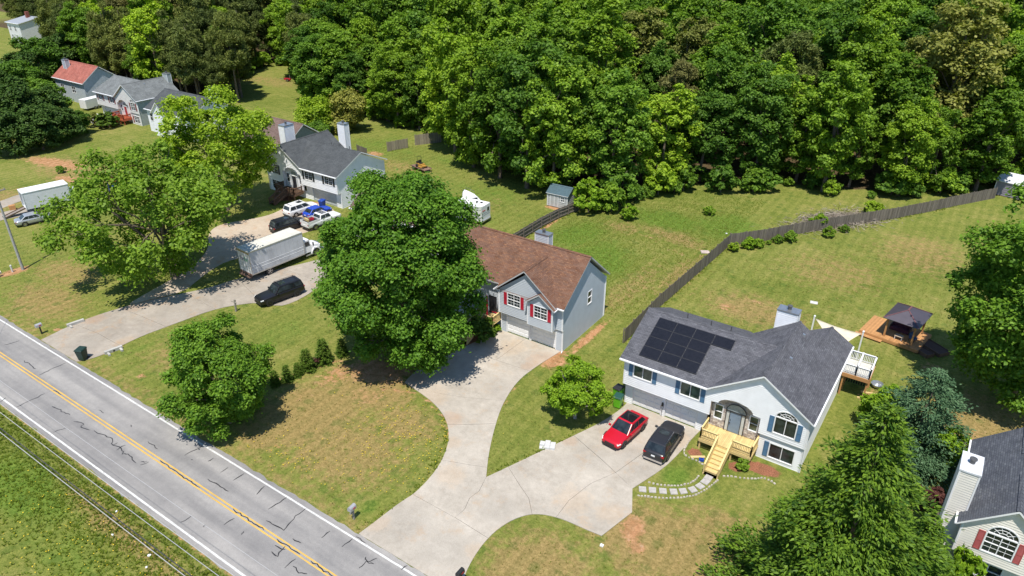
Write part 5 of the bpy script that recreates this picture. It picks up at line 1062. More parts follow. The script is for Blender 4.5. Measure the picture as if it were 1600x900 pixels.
def camper():
    t = thing("camper_trailer", "white camper trailer showing its end wall beside the motorboat", "trailer", (-59.0, 76.1, 0), R(4)); CW = M("camper_white", (.72, .73, .73), .4, .04, dirt=((.5, .5, .48), .3)); mb = MB()
    mb.box(-2.4, 2.1, -1.15, 1.15, .55, 2.75); mb.build("shell", CW, t, bevel=.08); MB().box(-2.35, 2.05, -1.1, 1.1, 2.75, 2.8).build("roof", WHITE, t)
    for x, y in ((1.2, .3), (.5, .2)): mb = MB(); mb.tube((x, y, 2.78), (x, y, 2.9), .2, .2, 14); mb.build("roof_fan", BLACK, t)
    MB().box(2.1, 2.115, .35, .85, 1.75, 2.3).build("window", CARGLASS, t); MB().box(-.3, .6, -1.165, -1.15, 1.4, 2.1).build("window", CARGLASS, t)
    for z in (1.3, 1.55): MB().box(2.1, 2.112, -1.0, 1.0, z, z+.07).build("stripe", M("grey_stripe", (.25, .28, .33), .5), t)
    for z in (1.0, ): MB().box(-2.3, 2.0, -1.162, -1.15, z, z+.14).build("stripe", M("grey_stripe", (.25, .28, .33), .5), t)
    MB().box(2.1, 2.14, -.9, -.2, 2.0, 2.1).build("marker_light", M("tail_lamp_red", (.35, .008, .012), .2), t)
    MB().box(2.08, 2.25, -1.1, 1.1, .48, .62).build("bumper", METAL, t)
    for sd in (-1, 1): wheel(t, -.2, sd*.98, .34, .22, RIM); wheel(t, .7, sd*.98, .34, .22, RIM)
    mb = MB(); mb.tube((-2.4, 0, .55), (-3.3, 0, .5), .06, .06, 8); mb.tube((-3.2, 0, 0), (-3.2, 0, .6), .04, .04, 8); mb.build("drawbar", BLACK, t)
camper()
def boat():
    t = thing("motorboat", "white motorboat with bow rails on a trailer behind the camper", "boat", (-61.9, 79.4, 0), R(146)); HW = M("gelcoat_white", (.74, .75, .75), .25, .04)
    st = [(-2.7, 1.05, .75, 1.55), (-1.2, 1.1, .65, 1.6), (.5, 1.1, .6, 1.65), (1.8, .85, .65, 1.75), (2.8, .4, .95, 1.85), (3.3, .04, 1.4, 1.92)]; mb = MB(); rg = []
    for x, w, z0, z1 in st: rg.append([(x, -w, z1), (x, -w*.9, z0+.35), (x, 0, z0), (x, w*.9, z0+.35), (x, w, z1)])
    for a, b in zip(rg[:-1], rg[1:]):
        for i in range(4): mb.face([a[i], b[i], b[i+1], a[i+1]])
        mb.face([a[0], a[4], b[4], b[0]], 0)
    mb.face(rg[0]); mb.build("hull", HW, t, merge=True)
    mb = MB(); mb.hexa([(-1.0, -.8, 1.6), (1.3, -.75, 1.68), (1.3, .75, 1.68), (-1.0, .8, 1.6)], [(-.9, -.7, 2.15), (.5, -.6, 2.2), (.5, .6, 2.2), (-.9, .7, 2.15)]); mb.build("cabin", HW, t, merge=True, bevel=.08)
    panel(t, "windscreen", [(1.3, -.75, 1.68), (1.3, .75, 1.68), (.5, .6, 2.2), (.5, -.6, 2.2)], CARGLASS, .015, .08, .92, .12, .9); panel(t, "rear_screen", [(-1.0, .8, 1.6), (-1.0, -.8, 1.6), (-.9, -.7, 2.15), (-.9, .7, 2.15)], CARGLASS, .015, .08, .92, .1, .9)
    for sd in (-1, 1):
        mb = MB(); p = [(1.4, .95, 2.15), (2.3, .68, 2.2), (3.2, .1, 2.3)]
        for a, b in zip(p[:-1], p[1:]): mb.tube((a[0], sd*a[1], a[2]), (b[0], sd*b[1], b[2]), .02, .02, 6)
        for a in p: mb.tube((a[0], sd*a[1], a[2]-.5), (a[0], sd*a[1], a[2]), .016, .016, 6)
        mb.build("bow_rail", CHROME, t); wheel(t, -.9, sd*1.12, .3, .2, RIM)
    MB().box(-2.95, -2.6, -.25, .25, .7, 1.9).build("outboard_motor", BLACK, t); mb = MB(); mb.box(-2.5, 2.6, -.06, .06, .4, .52); mb.box(-1.0, -.8, -1.1, 1.1, .3, .4); mb.box(-1.4, -1.2, -.5, .5, .4, .8); mb.box(1.2, 1.4, -.4, .4, .4, .72); mb.tube((2.6, 0, .46), (4.2, 0, .4), .05, .05, 6); mb.tube((4.1, 0, 0), (4.1, 0, .5), .04, .04, 6); mb.build("trailer_frame", METAL, t)
boat()
def mower():
    t = thing("utility_trailer", "small low utility trailer on the back lawn carrying a mower", "trailer", (-80.1, 88.9, 0), R(-14)); mb = MB(); mb.box(-2.0, 2.0, -.8, .8, .42, .5); mb.box(-2.0, 2.0, -.85, -.8, .5, .62); mb.box(-2.0, 2.0, .8, .85, .5, .62); mb.build("deck", M("rusty_steel", (.20, .12, .09), .8, .4, 4), t)
    for sd in (-1, 1): wheel(t, -.9, sd*.98, .32, .2, RIM)
    mb = MB(); mb.tube((2.0, 0, .45), (3.1, 0, .4), .05, .05, 6); mb.tube((3.0, 0, 0), (3.0, 0, .45), .04, .04, 6); mb.build("drawbar", BLACK, t)
    y = M("mower_yellow", (.42, .24, .05), .5); m = thing("riding_mower", "yellow zero-turn riding mower with black roll bar on the trailer", "mower", (-80.0, 88.95, .5), R(-14)); mb = MB(); mb.box(-.9, .5, -.45, .45, .3, .6); mb.box(.4, 1.0, -.35, .35, .25, .45); mb.build("body", y, m, bevel=.06); mb = MB(); mb.box(-.2, .75, -.65, .65, .12, .27); mb.build("cutting_deck", y, m, bevel=.04)
    mb = MB(); mb.box(-.35, .15, -.3, .3, .62, .72); mb.box(-.45, -.33, -.3, .3, .7, 1.2); mb.build("seat", BLACK, m, bevel=.04); mb = MB()
    for sd in (-1, 1): mb.tube((-.55, sd*.4, .5), (-.6, sd*.4, 1.75), .03, .03, 6)
    mb.tube((-.6, -.4, 1.75), (-.6, .4, 1.75), .03, .03, 6); mb.build("roll_bar", BLACK, m); MB().box(-1.1, -.6, -.35, .35, .45, .85).build("engine", BLACK, m)
    for sd in (-1, 1): wheel(m, -.6, sd*.55, .27, .24, RIM_D); wheel(m, .95, sd*.4, .15, .12, RIM_D)
mower()
def bin_(label, loc, rz, body, lid, s=1.0, group=None):
    t = thing("wheeled_bin", label, "trash bin", (loc[0], loc[1], 0), R(rz), group); mb = MB(); mb.hexa([(-.26*s, -.26*s, .06), (.26*s, -.26*s, .06), (.26*s, .26*s, .06), (-.26*s, .26*s, .06)], [(-.33*s, -.36*s, 1.0*s), (.33*s, -.36*s, 1.0*s), (.33*s, .36*s, 1.0*s), (-.33*s, .36*s, 1.0*s)]); mb.build("body", body, t, merge=True, bevel=.05)
    mb = MB(); mb.hexa([(-.36*s, -.41*s, 1.0*s), (.36*s, -.41*s, 1.0*s), (.36*s, .4*s, 1.0*s), (-.36*s, .4*s, 1.0*s)], [(-.30*s, -.34*s, 1.1*s), (.30*s, -.34*s, 1.1*s), (.30*s, .36*s, 1.12*s), (-.30*s, .36*s, 1.12*s)]); mb.build("lid", lid, t, merge=True, bevel=.03)
    for sd in (-1, 1): mb = MB(); mb.tube((sd*.26*s, .3*s, .12), (sd*.34*s, .3*s, .12), .12, .12, 12); mb.build("wheel", TYRE, t)
    mb = MB(); mb.tube((-.25*s, .44*s, .98*s), (.25*s, .44*s, .98*s), .02, .02, 6); mb.build("handle", BLACK, t); return t
LIME = M("lime_plastic", (.14, .48, .02), .45); DGREEN = M("dark_green_plastic", (.02, .075, .055), .45); BLUEP = M("blue_plastic", (.012, .055, .32), .45)
bin_("lime green wheeled bin with dark green lid by the garage corner, the nearer one", (-21.75, 48.55), 5, LIME, DGREEN, 1.15); bin_("lime green wheeled bin with black lid tucked behind against the garage wall", (-22.35, 49.75), -8, LIME, BLACK, 1.15); bin_("blue wheeled bin in front of the slate-roofed house's garage", (-80.6, 67.0), 10, BLUEP, BLUEP, 1.2)
bin_("dark green wheeled bin standing at the road edge by the driveway mouth", (-69.3, 25.15), 25, M("black_green_plastic", (.012, .035, .028), .5), M("black_green_plastic", (.012, .035, .028), .5), 1.2)

# ---------------------------------------------------------------- gazebo, deck, sail, sheds
def gazebo():
    dk = thing("garden_deck", "orange stained wooden deck under the gazebo", "deck", (-2.55, 76.0, 0), R(-9.5)); mb = MB(); boards(mb, -3.6, 2.2, -2.2, 2.1, .36, .42, .16, 'y'); o = mb.build("deck_boards", CEDAR, dk); o["kind"] = "stuff"
    mb = MB(); mb.box(-3.6, 2.2, -2.24, -2.2, .1, .36); mb.box(-3.64, -3.6, -2.2, 2.1, .1, .36); mb.box(2.2, 2.24, -2.2, 2.1, .1, .36); mb.build("skirt_board", CEDAR, dk)
    mb = MB(); boards(mb, -3.9, -1.2, -2.75, -2.26, .15, .2, .16, 'y'); mb.build("step", CEDAR, dk)
    for x in (-3.4, -1.0, 2.0):
        for y in (-2.0, 1.9): MB().box(x-.06, x+.06, y-.06, y+.06, 0, .36).build("pier", CEDAR, dk)
    g = thing("gazebo", "gazebo with dark purple-grey metal hip roof on wooden posts", "gazebo", (-2.55, 76.1, .42), R(-9.5)); RFM = M("dark_bronze_roof", (.085, .075, .095), .45, .1, 2, metal=.3)
    for i, (x, y) in enumerate(((-1.3, -1.75), (1.35, -1.75), (1.35, 1.75), (-1.3, 1.75))): mb = MB(); mb.box(x-.08, x+.08, y-.08, y+.08, 0, 2.3); mb.build("post", CEDAR, g)
    mb = MB(); mb.box(-1.4, 1.45, -1.83, -1.67, 2.12, 2.28); mb.box(-1.4, 1.45, 1.67, 1.83, 2.12, 2.28); mb.box(-1.38, -1.22, -1.67, 1.67, 2.12, 2.28); mb.box(1.27, 1.43, -1.67, 1.67, 2.12, 2.28); mb.build("beam", CEDAR, g)
    E = [(-1.75, -2.15, 2.2), (1.75, -2.15, 2.2), (1.75, 2.15, 2.2), (-1.75, 2.15, 2.2)]; a, b = (0, -.5, 3.05), (0, .5, 3.05)
    for nm, pl in (("s", [E[0], E[1], a]), ("e", [E[1], E[2], b, a]), ("n", [E[2], E[3], b]), ("w", [E[3], E[0], a, b])):
        mb = MB(); mb.prism(pl[::-1], (0, 0, .04)); mb.build("roof_panel", RFM, g)
    mb = MB(); mb.obox((0, -.55, 3.11), (0, .55, 3.11), .16, .06)
    for e, p in zip(E, (a, a, b, b)): mb.obox((e[0], e[1], e[2]+.05), (p[0], p[1], p[2]+.06), .1, .04)
    mb.build("ridge_cap", M("dull_red_trim", (.16, .07, .075), .5), g)
    s = thing("patio_sofa", "low patio sofa with dark cushions under the gazebo", "sofa", (-2.9, 76.6, .42), R(-9.5)); mb = MB(); mb.box(-.9, .9, -.35, .4, .05, .4); mb.build("seat", M("maroon_cushion", (.10, .03, .05), .9), s, bevel=.05); MB().box(-.9, .9, .3, .42, .4, .85).build("backrest", M("maroon_cushion", (.10, .03, .05), .9), s); MB().box(-.98, -.9, -.35, .42, 0, .6).build("armrest", BLACK, s); MB().box(.9, .98, -.35, .42, 0, .6).build("armrest", BLACK, s)
    c = thing("patio_table", "small wooden table at the front of the gazebo deck", "table", (-2.75, 74.75, .42), R(-9.5)); MB().box(-.4, .4, -.3, .3, .38, .43).build("tabletop", M("light_wood_top", (.45, .36, .26), .7), c)
    for x in (-.33, .33):
        for y in (-.24, .24): MB().box(x-.03, x+.03, y-.03, y+.03, 0, .38).build("leg", WHITE, c)
    c = thing("patio_chair", "blue cushioned chair at the gazebo's right side", "chair", (-1.5, 75.2, .42), R(70)); MB().box(-.3, .3, -.3, .3, .3, .42).build("seat", M("blue_cushion", (.03, .09, .22), .9), c); MB().box(-.3, .3, .24, .34, .42, .9).build("backrest", M("blue_cushion", (.03, .09, .22), .9), c)
    for x in (-.26, .26):
        for y in (-.26, .26): MB().box(x-.025, x+.025, y-.025, y+.025, 0, .3).build("leg", BLACK, c)
    for k, (x, y, rz) in enumerate(((.55, 75.35, -35), (-.1, 73.9, -35))):
        b = thing("raised_bed", ("raised wooden garden bed beside the gazebo under the big right tree", "low wooden planter box at the gazebo deck's lower right corner")[k], "planter", (x, y, 0), R(rz)); w, d = ((1.3, .75), (.7, .5))[k]; mb = MB(); mb.box(-w, w, -d, -d+.05, 0, .4); mb.box(-w, w, d-.05, d, 0, .4); mb.box(-w, -w+.05, -d, d, 0, .4); mb.box(w-.05, w, -d, d, 0, .4); mb.build("frame", BROWNWOOD, b); MB().box(-w+.05, w-.05, -d+.05, d-.05, 0, .33).build("soil", M("potting_soil", (.09, .05, .035), .95), b)
gazebo()
def sail():
    A, B, C = Vector((-10.2, 69.3, 3.05)), Vector((-5.72, 68.9, 3.0)), Vector((-7.0, 63.6, 3.0)); t = thing("shade_sail", "cream triangular shade sail between white posts behind the house", "shade sail", (-7.5, 67, 0)); o = Vector((-7.5, 67, 0)); n = 12; mb = MB()
    cen = (A+B+C)/3
    def pt(u, v):
        w = 1-u-v; p = A*u+B*v+C*w; e = min(u, v, w)
        # edges curve inwards
        k = 4*(u*v*(1-w)+v*w*(1-u)+w*u*(1-v)); p = p+(cen-p)*.13*max(0, k)*(1 if e < .34 else 1)*(1-3*e); p.z -= .25*max(0, 27*u*v*w)*.5; return tuple(p-o)
    for i in range(n):
        for j in range(n-i):
            a, b, c = pt(i/n, j/n), pt((i+1)/n, j/n), pt(i/n, (j+1)/n); mb.face([a, b, c])
            if i+j < n-1: mb.face([b, pt((i+1)/n, (j+1)/n), c])
    ob = mb.build("cloth", M("cream_canvas", (.66, .59, .44), .8), t, merge=True, smooth=True); s = ob.modifiers.new("solid", 'SOLIDIFY'); s.thickness = .006
    for k, P in enumerate((A, B)):
        q = thing("sail_post", ("white post at the shade sail's far corner", "white post at the shade sail's right corner by the deck")[k], "post", (P.x+(-.12 if k == 0 else .12), P.y+.1, 0)); mb = MB(); mb.box(-.07, .07, -.07, .07, 0, 3.25); mb.build("shaft", WHITE, q, bevel=.01); MB().hexa([(-.1, -.1, 3.25), (.1, -.1, 3.25), (.1, .1, 3.25), (-.1, .1, 3.25)], [(-.03, -.03, 3.36), (.03, -.03, 3.36), (.03, .03, 3.36), (-.03, .03, 3.36)]).build("cap", WHITE, q)
sail()
def back_deck():
    t = thing("back_deck", "raised back deck with white railing on orange posts at the house's rear corner", "deck", (-5.85, 61.9, 0)); mb = MB(); boards(mb, 0, 2.3, 0, 2.7, 2.42, 2.47, .14, 'x'); o = mb.build("deck_boards", M("white_deck_board", (.55, .54, .5), .7), t); o["kind"] = "stuff"
    mb = MB(); mb.box(0, 2.3, -.04, 0, 2.15, 2.42); mb.box(2.3, 2.34, 0, 2.7, 2.15, 2.42); mb.box(0, 2.3, 2.7, 2.74, 2.15, 2.42); mb.build("rim_joist", CEDAR, t)
    for x in (.15, 2.2):
        for y in (.1, 2.6): MB().box(x-.07, x+.07, y-.07, y+.07, 0, 2.42).build("post", CEDAR, t)
    for a, b in (((2.25, .04, 2.47), (2.25, 2.66, 2.47)), ((.05, 2.66, 2.47), (2.25, 2.66, 2.47)), ((1.1, .04, 2.47), (1.1, 2.66, 2.47)), ((.1, .04, 2.47), (1.1, .04, 2.47)), ((1.1, .04, 2.47), (2.25, .04, 2.47))): mb = MB(); railing(mb, a, b, .95, .11, .13, .05); mb.build("railing", WHITE, t)
    MB().box(0, 2.3, -.10, -.042, 2.08, 2.44).build("beam", CEDAR, t)
    DT = M("underdeck_shade", (.02, .017, .015), .9)  # near-black slats added to stand in for the shade under the deck
    for i in range(9): x = .28+i*.22; mb = MB(); mb.obox((x, 2.55, .05), (x, 2.55, 2.1), .12, .02, 0, (0, 1, 0)); mb.build("shade_slat", DT, t)
    for y in (.9, 1.8): MB().box(.2, .26, y-.05, y+.05, 0, 2.4).build("post", CEDAR, t)
back_deck()
for k, (x, y, rz, s) in enumerate(((-3.3, 63.6, 15, 1.0), (-3.2, 62.9, 10, .8), (-3.5, 62.5, 20, .9))): o = MB().box(-.8*s, .8*s, -.08, .08, 0, .1).build("timber_plank", PINE_WOOD); o.location = (x, y, .01); o.rotation_euler = (0, 0, R(rz)); tag(o, ("loose timber plank on the ground below the white deck railing, farthest", "loose timber plank below the white deck railing, middle one", "loose timber plank below the white deck railing, nearest the stairs")[k], "plank", "loose planks by the back deck")
t = thing("fire_pit", "round grey metal fire pit beside the raised back deck", "fire pit", (-3.0, 65.0, 0)); mb = MB(); mb.tube((0, 0, .15), (0, 0, .45), .4, .55, 18, 0, False); mb.tube((0, 0, .15), (0, 0, .17), .4, .4, 18); mb.build("bowl", METAL, t); mb = MB()
for k in range(3): a = k*2.1; mb.tube((.3*math.cos(a), .3*math.sin(a), 0), (.35*math.cos(a), .35*math.sin(a), .25), .03, .03, 6)
mb.build("leg", BLACK, t)
def shed(label, loc, rz, W, D, h, hr, wallm, roofm, name="garden_shed", door=True):
    H = House(name, label, (loc[0], loc[1], 0), 1, R(rz)); H.root["category"] = "shed"; X, Y, F = (1, 0, 0), (0, 1, 0), (0, -1, 0)
    H.wall((0, 0, 0), X, F, [(0, .1), (W, .1), (W, h), (0, h)], [rect(W*.76, 1.1, .5, .75)], wallm, .3); H.wall((0, D, 0), X, (0, 1, 0), [(0, .1), (W, .1), (W, h), (0, h)], [], wallm, .3)
    for x, n in ((0, -1), (W, 1)): H.wall((x, 0, 0), Y, (n, 0, 0), [(0, .1), (D, .1), (D, h), (D/2, hr), (0, h)], [], wallm, .3)
    H.window((0, 0, 0), X, F, W*.76, 1.1, .5, .75, cols=2, rows=2); s = (hr-h)/(D/2); o = .18
    H.roof([[(-o, -o, h-o*s+.1), (W+o, -o, h-o*s+.1), (W+o, D/2, hr+.1), (-o, D/2, hr+.1)], [(-o, D/2, hr+.1), (W+o, D/2, hr+.1), (W+o, D+o, h-o*s+.1), (-o, D+o, h-o*s+.1)]], [roofm, TRIM], [((-o, D/2, hr+.12), (W+o, D/2, hr+.12))], .08)
    if door:
        d = H.mb(); d.box(W*.14, W*.56, -.05, -.01, .12, h-.25); d = d.build("door", wallm, H.root); mb = H.mb()
        for x in (W*.14, W*.56-.07, W*.35-.02): mb.box(x, x+.07, -.065, -.05, .12, h-.25)
        mb.build("door_trim", TRIM, d)
    for x in (0, W):
        for y in (0, D): H.mb().box(x-.05, x+.05, y-.05, y+.05, .1, h).build("corner_trim", TRIM, H.root)
    H.mb().box(-.02, W+.02, -.02, D+.02, 0, .1).build("skid", BROWNWOOD, H.root); return H
shed("small grey garden shed with teal metal roof at the wood edge", (-53.3, 87.0), 2, 3.4, 2.7, 2.15, 3.0, M("shed_grey_siding", (.42, .43, .43), .7), M("teal_metal_roof", (.07, .12, .145), .5, .15, 3, metal=.3))
shed("purple-grey shed with pale metal roof at the far end of the long fence", (2.0, 131.0), -14, 4.0, 4.6, 2.3, 3.1, M("mauve_siding", (.24, .22, .27), .7), M("pale_metal_roof", (.60, .60, .63), .4, .1, 2, dirt=((.35, .2, .14), .5)), door=False)

# ---------------------------------------------------------------- small roadside and garden things
def mailbox(label, loc, rz, post, box, wood=True, h=1.0):
    t = thing("mailbox", label, "mailbox", (loc[0], loc[1], 0), R(rz)); mb = MB(); mb.box(-.06, .06, -.06, .06, 0, h); mb.box(-.05, .05, -.32, .1, h-.32, h-.24) if wood else None; mb.build("post", post, t)
    mb = MB(); n = 8; w, d = .17, .36; pr = [(-w, h), (w, h)]+[(w*math.cos(math.pi*i/n), h+.2+w*math.sin(math.pi*i/n)) for i in range(n+1)]
    A = [(x, -d, z) for x, z in pr]; mb.prism(A, (0, .6, 0)); mb.build("box", box, t); MB().box(w, w+.015, -.1, .12, h+.1, h+.2).build("flag", RED_SH, t); return t
GREYW = woodmat("grey_weathered_wood", (.30, .27, .24)); MBOX = M("grey_mailbox_metal", (.42, .42, .44), .45, .1, metal=.3)
mailbox("grey mailbox on a wooden post beside the shared driveway mouth", (-31.6, 25.35), 4, GREYW, MBOX, h=1.05); mailbox("small grey mailbox on a thin post at the left driveway mouth", (-77.8, 25.2), 0, BLACK, MBOX, False, .95); mailbox("black mailbox cut by the bottom edge right of the driveway mouth", (-21.55, 25.35), 0, BLACK, BLACK, h=.95); mailbox("white mailbox near the utility pole at the left edge", (-96.0, 28.9), 20, GREYW, WHITE, h=.35)
t = thing("utility_pedestal", "short pale utility pedestal between the white mailbox and the pole", "pedestal", (-96.05, 30.4, 0)); mb = MB(); mb.tube((0, 0, 0), (0, 0, .85), .11, .11, 12); mb.build("body", M("pale_utility_plastic", (.55, .56, .55), .6), t); mb = MB(); mb.tube((0, 0, .85), (0, 0, .95), .125, .09, 12); mb.build("cap", M("pale_utility_plastic", (.55, .56, .55), .6), t)
t = thing("utility_pole", "tall grey wooden utility pole at the left edge", "utility pole", (-95.7, 31.45, 0)); mb = MB(); mb.tube((0, 0, 0), (0, 0, 11), .17, .11, 14); mb.build("shaft", M("grey_pole_wood", (.34, .34, .34), .9, .2, 4), t); MB().box(-.06, .06, -1.1, 1.1, 10.2, 10.34).build("crossarm", GREYW, t)
for y in (-1, -.4, .4, 1): mb = MB(); mb.tube((0, y, 10.34), (0, y, 10.5), .05, .03, 8); mb.build("insulator", METAL, t)
def culvert(label, loc, rz, hole):
    t = thing("culvert_headwall", label, "headwall", (loc[0], loc[1], 0), R(rz)); mb = MB(); mb.box(-.85, .85, -.16, .16, 0, .32); mb.build("wall", CONC, t, bevel=.03); MB().box(-.7, -.5, -.16, -.7, 0, .2).build("wing", CONC, t)
    if hole: MB().box(.5, .7, -.16, -.7, 0, .2).build("wing", CONC, t); mb = MB(); mb.tube((0, -.165, .12), (0, -.05, .12), .11, .11, 12); mb.build("pipe", DARK, t)
culvert("grey concrete headwall block at the far side of the left driveway", (-76.9, 28.3), 80, False); culvert("dark concrete culvert headwall beside the green bin", (-68.3, 27.7), 80, True)
t = thing("fence_post", "leaning weathered wooden post behind the roadside tree", "post", (-64.9, 39.9, 0)); mb = MB(); mb.obox((0, 0, 0), (.06, .05, 1.5), .16, .16, 0, (0, 1, 0)); mb.build("shaft", GREYW, t); mb = MB(); mb.obox((-.5, 0, 1.15), (.35, .02, 1.2), .05, .1); mb.build("arm", GREYW, t)
t = thing("paver_stack", "stack of pale grey paver blocks on the grass beside the driveway", "pavers", (-24.1, 40.35, 0), R(25)); rg = random.Random(2)
for i in range(3):
    for j in range(3):
        for k in range(2):
            if k == 1 and (i, j) in ((0, 0), (2, 2), (0, 2)): continue
            o = MB().box(-.21, .21, -.15, .15, 0, .13).build("paver", M("pale_paver", (.55, .55, .54), .8, .12, 2), t); o.location = (-.45+i*.44, -.32+j*.32, .005+k*.135); o.rotation_euler = (0, 0, rg.uniform(-.06, .06))
o = MB().box(-.55, .55, -.45, .45, 0, .06).build("concrete_pad", M("pinkish_concrete", (.46, .38, .34), .9, .25, 3)); o.location = (-27.4, 84.6, .003); o.rotation_euler = (0, 0, R(30)); tag(o, "pinkish flat concrete slab on the grass left of the long fence", "slab")
o = MB().box(-.4, .4, -.3, .3, 0, .05).build("septic_lid", M("pale_paver", (.55, .55, .54), .8, .12, 2)); o.location = (-12.1, 78.6, .003); o.rotation_euler = (0, 0, R(10)); tag(o, "small pale concrete lid in the back lawn beyond the chimney", "lid")
o = MB().box(-.12, .12, -.1, .1, 0, .12).build("utility_marker", WHITE, bevel=.02); o.location = (-15.3, 33.5, .0); tag(o, "small white marker block in the front lawn below the driveway tip", "marker")
rg = random.Random(9)
for k, (x, y, s, lb) in enumerate(((-46.8, 15.8, .20, "scrap of white litter in the verge nearest the road"), (-44.8, 14.4, .17, "scrap of white litter in the verge, middle of the row"), (-40.9, 14.85, .24, "largest scrap of white litter in the verge near the bottom"), (-40.1, 14.15, .15, "small scrap of white litter at the bottom of the verge"), (-27.2, 92.0, .3, "white rag lying behind the long fence's corner"), (-24.6, 92.6, .25, "white scrap lying just behind the long fence"))):
    mb = MB(); P = [(math.cos(a)*s*.7*rg.uniform(.5, 1), math.sin(a)*s*.7*rg.uniform(.5, 1), rg.uniform(.05, .12)) for a in np.linspace(0, 5.4, 7)]
    for i in range(7): mb.face([P[i], P[(i+1) % 7], (0, 0, .14)])
    mb.prism([(p[0], p[1], .0) for p in P], (0, 0, .06)); o = mb.build("litter", WHITE); o.location = (x, y, .02); tag(o, lb, "litter", "white scraps on the grass")
# stepping stones and edging
STONE = M("grey_flagstone", (.38, .36, .34), .9, .15, 4, bump=.3); path = MB().box(-.2, .2, -.2, .2, -.05, .004).build("stepping_stone_path", DARKJOINT); path.location = (-11.6, 44.3, 0); path["kind"] = "structure"
SP = [(-15.35, 40.25), (-14.67, 40.6), (-13.96, 40.97), (-13.25, 41.38), (-12.66, 41.85), (-12.12, 42.43), (-11.79, 43.1), (-11.63, 43.8), (-11.6, 44.35)]
for i, (x, y) in enumerate(SP):
    a = SP[max(0, i-1)]; b = SP[min(len(SP)-1, i+1)]; an = math.atan2(b[1]-a[1], b[0]-a[0]); mb = MB(); w = .29; P = [(-w*rg.uniform(.92, 1.05), -w*rg.uniform(.95, 1.1)), (w*rg.uniform(.92, 1.05), -w*rg.uniform(.95, 1.1)), (w, w), (-w, w*rg.uniform(.95, 1.1))]
    mb.hexa([(p[0], p[1], 0) for p in P], [(p[0]*.97, p[1]*.97, .06) for p in P]); o = mb.build("flagstone", STONE, path); o.location = (x+11.6, y-44.3, 0); o.rotation_euler = (0, 0, an)
ED = [[(-15.39, 41.19), (-14.74, 41.32), (-13.96, 41.68), (-13.13, 42.25), (-12.57, 42.94), (-12.32, 43.66), (-12.32, 44.24)], [(-15.41, 39.4), (-14.52, 39.82), (-13.53, 40.34), (-12.61, 41.02), (-11.77, 41.9), (-11.29, 42.96), (-11.03, 43.87), (-10.86, 44.61)], [(-14.57, 48.4), (-14.55, 47.6), (-14.5, 46.49), (-14.23, 45.84), (-13.62, 45.72), (-12.99, 45.74), (-12.45, 45.58)], [(-10.76, 45.18), (-10.02, 45.64), (-9.35, 45.85), (-8.6, 46.29), (-8.03, 46.81), (-7.45, 46.83), (-6.97, 46.66)]]
EDL = ["inner row of pale edging stones along the stepping-stone path", "outer row of pale edging stones curving along the stepping-stone path", "row of pale edging stones between driveway and entry stairs", "row of pale edging stones in front of the red mulch bed"]
for pts, lb in zip(ED, EDL):
    mb = MB(); d0 = 0
    for a, b in zip(pts[:-1], pts[1:]):
        L = math.dist(a, b); n = max(1, int(L/.24))
        for i in range(n):
            t_ = (i+.5)/n; x, y = a[0]+(b[0]-a[0])*t_, a[1]+(b[1]-a[1])*t_; an = math.atan2(b[1]-a[1], b[0]-a[0])+rg.uniform(-.3, .3); c, s = math.cos(an), math.sin(an); l, w, h = rg.uniform(.075, .115), rg.uniform(.05, .075), rg.uniform(.07, .12)
            q = lambda u, v, z: (x+u*c-v*s, y+u*s+v*c, z); mb.hexa([q(-l, -w, 0), q(l, -w, 0), q(l, w, 0), q(-l, w, 0)], [q(-l*.8, -w*.75, h), q(l*.8, -w*.8, h*.9), q(l*.75, w*.75, h), q(-l*.75, w*.7, h*.95)])
    o = mb.build("edging_stones", M("pale_edging_stone", (.42, .38, .33), .9, .25, 5)); tag(o, lb, "edging stones", None, "stuff")
o = MB().box(-.6, .6, -.12, .12, 0, .05).build("timber_plank", PINE_WOOD); o.location = (-13.2, 46.2, .03); o.rotation_euler = (0, 0, R(35)); tag(o, "short yellow timber offcut lying beside the new entry stairs", "plank")
t = thing("tool_bag", "small blue bag on the mulch beside the entry stairs", "bag", (-12.8, 45.95, .03), R(20)); mb = MB(); mb.box(-.2, .2, -.14, .14, 0, .2); mb.build("bag", BLUEP, t, bevel=.06); mb = MB(); mb.tube((-.1, 0, .2), (0, 0, .3), .015, .015, 6); mb.tube((0, 0, .3), (.1, 0, .2), .015, .015, 6); mb.build("strap", BLACK, t)
t = thing("ev_charger", "wall charger with coiled black cable on the white garage pier", "charger", (-17.93, 49.52, 0)); mb = MB(); mb.box(-.08, .08, -.05, .07, 1.1, 1.45); mb.build("case", BLACK, t, bevel=.02); mb = MB()
for k in range(12): a, b = 2*math.pi*k/12, 2*math.pi*(k+1)/12; mb.tube((.11*math.cos(a), -.06, 1.0+.25*math.sin(a)), (.11*math.cos(b), -.06, 1.0+.25*math.sin(b)), .018, .018, 5)
mb.tube((0, -.06, .75), (.05, -.15, .05), .018, .018, 5); mb.build("cable", BLACK, t)
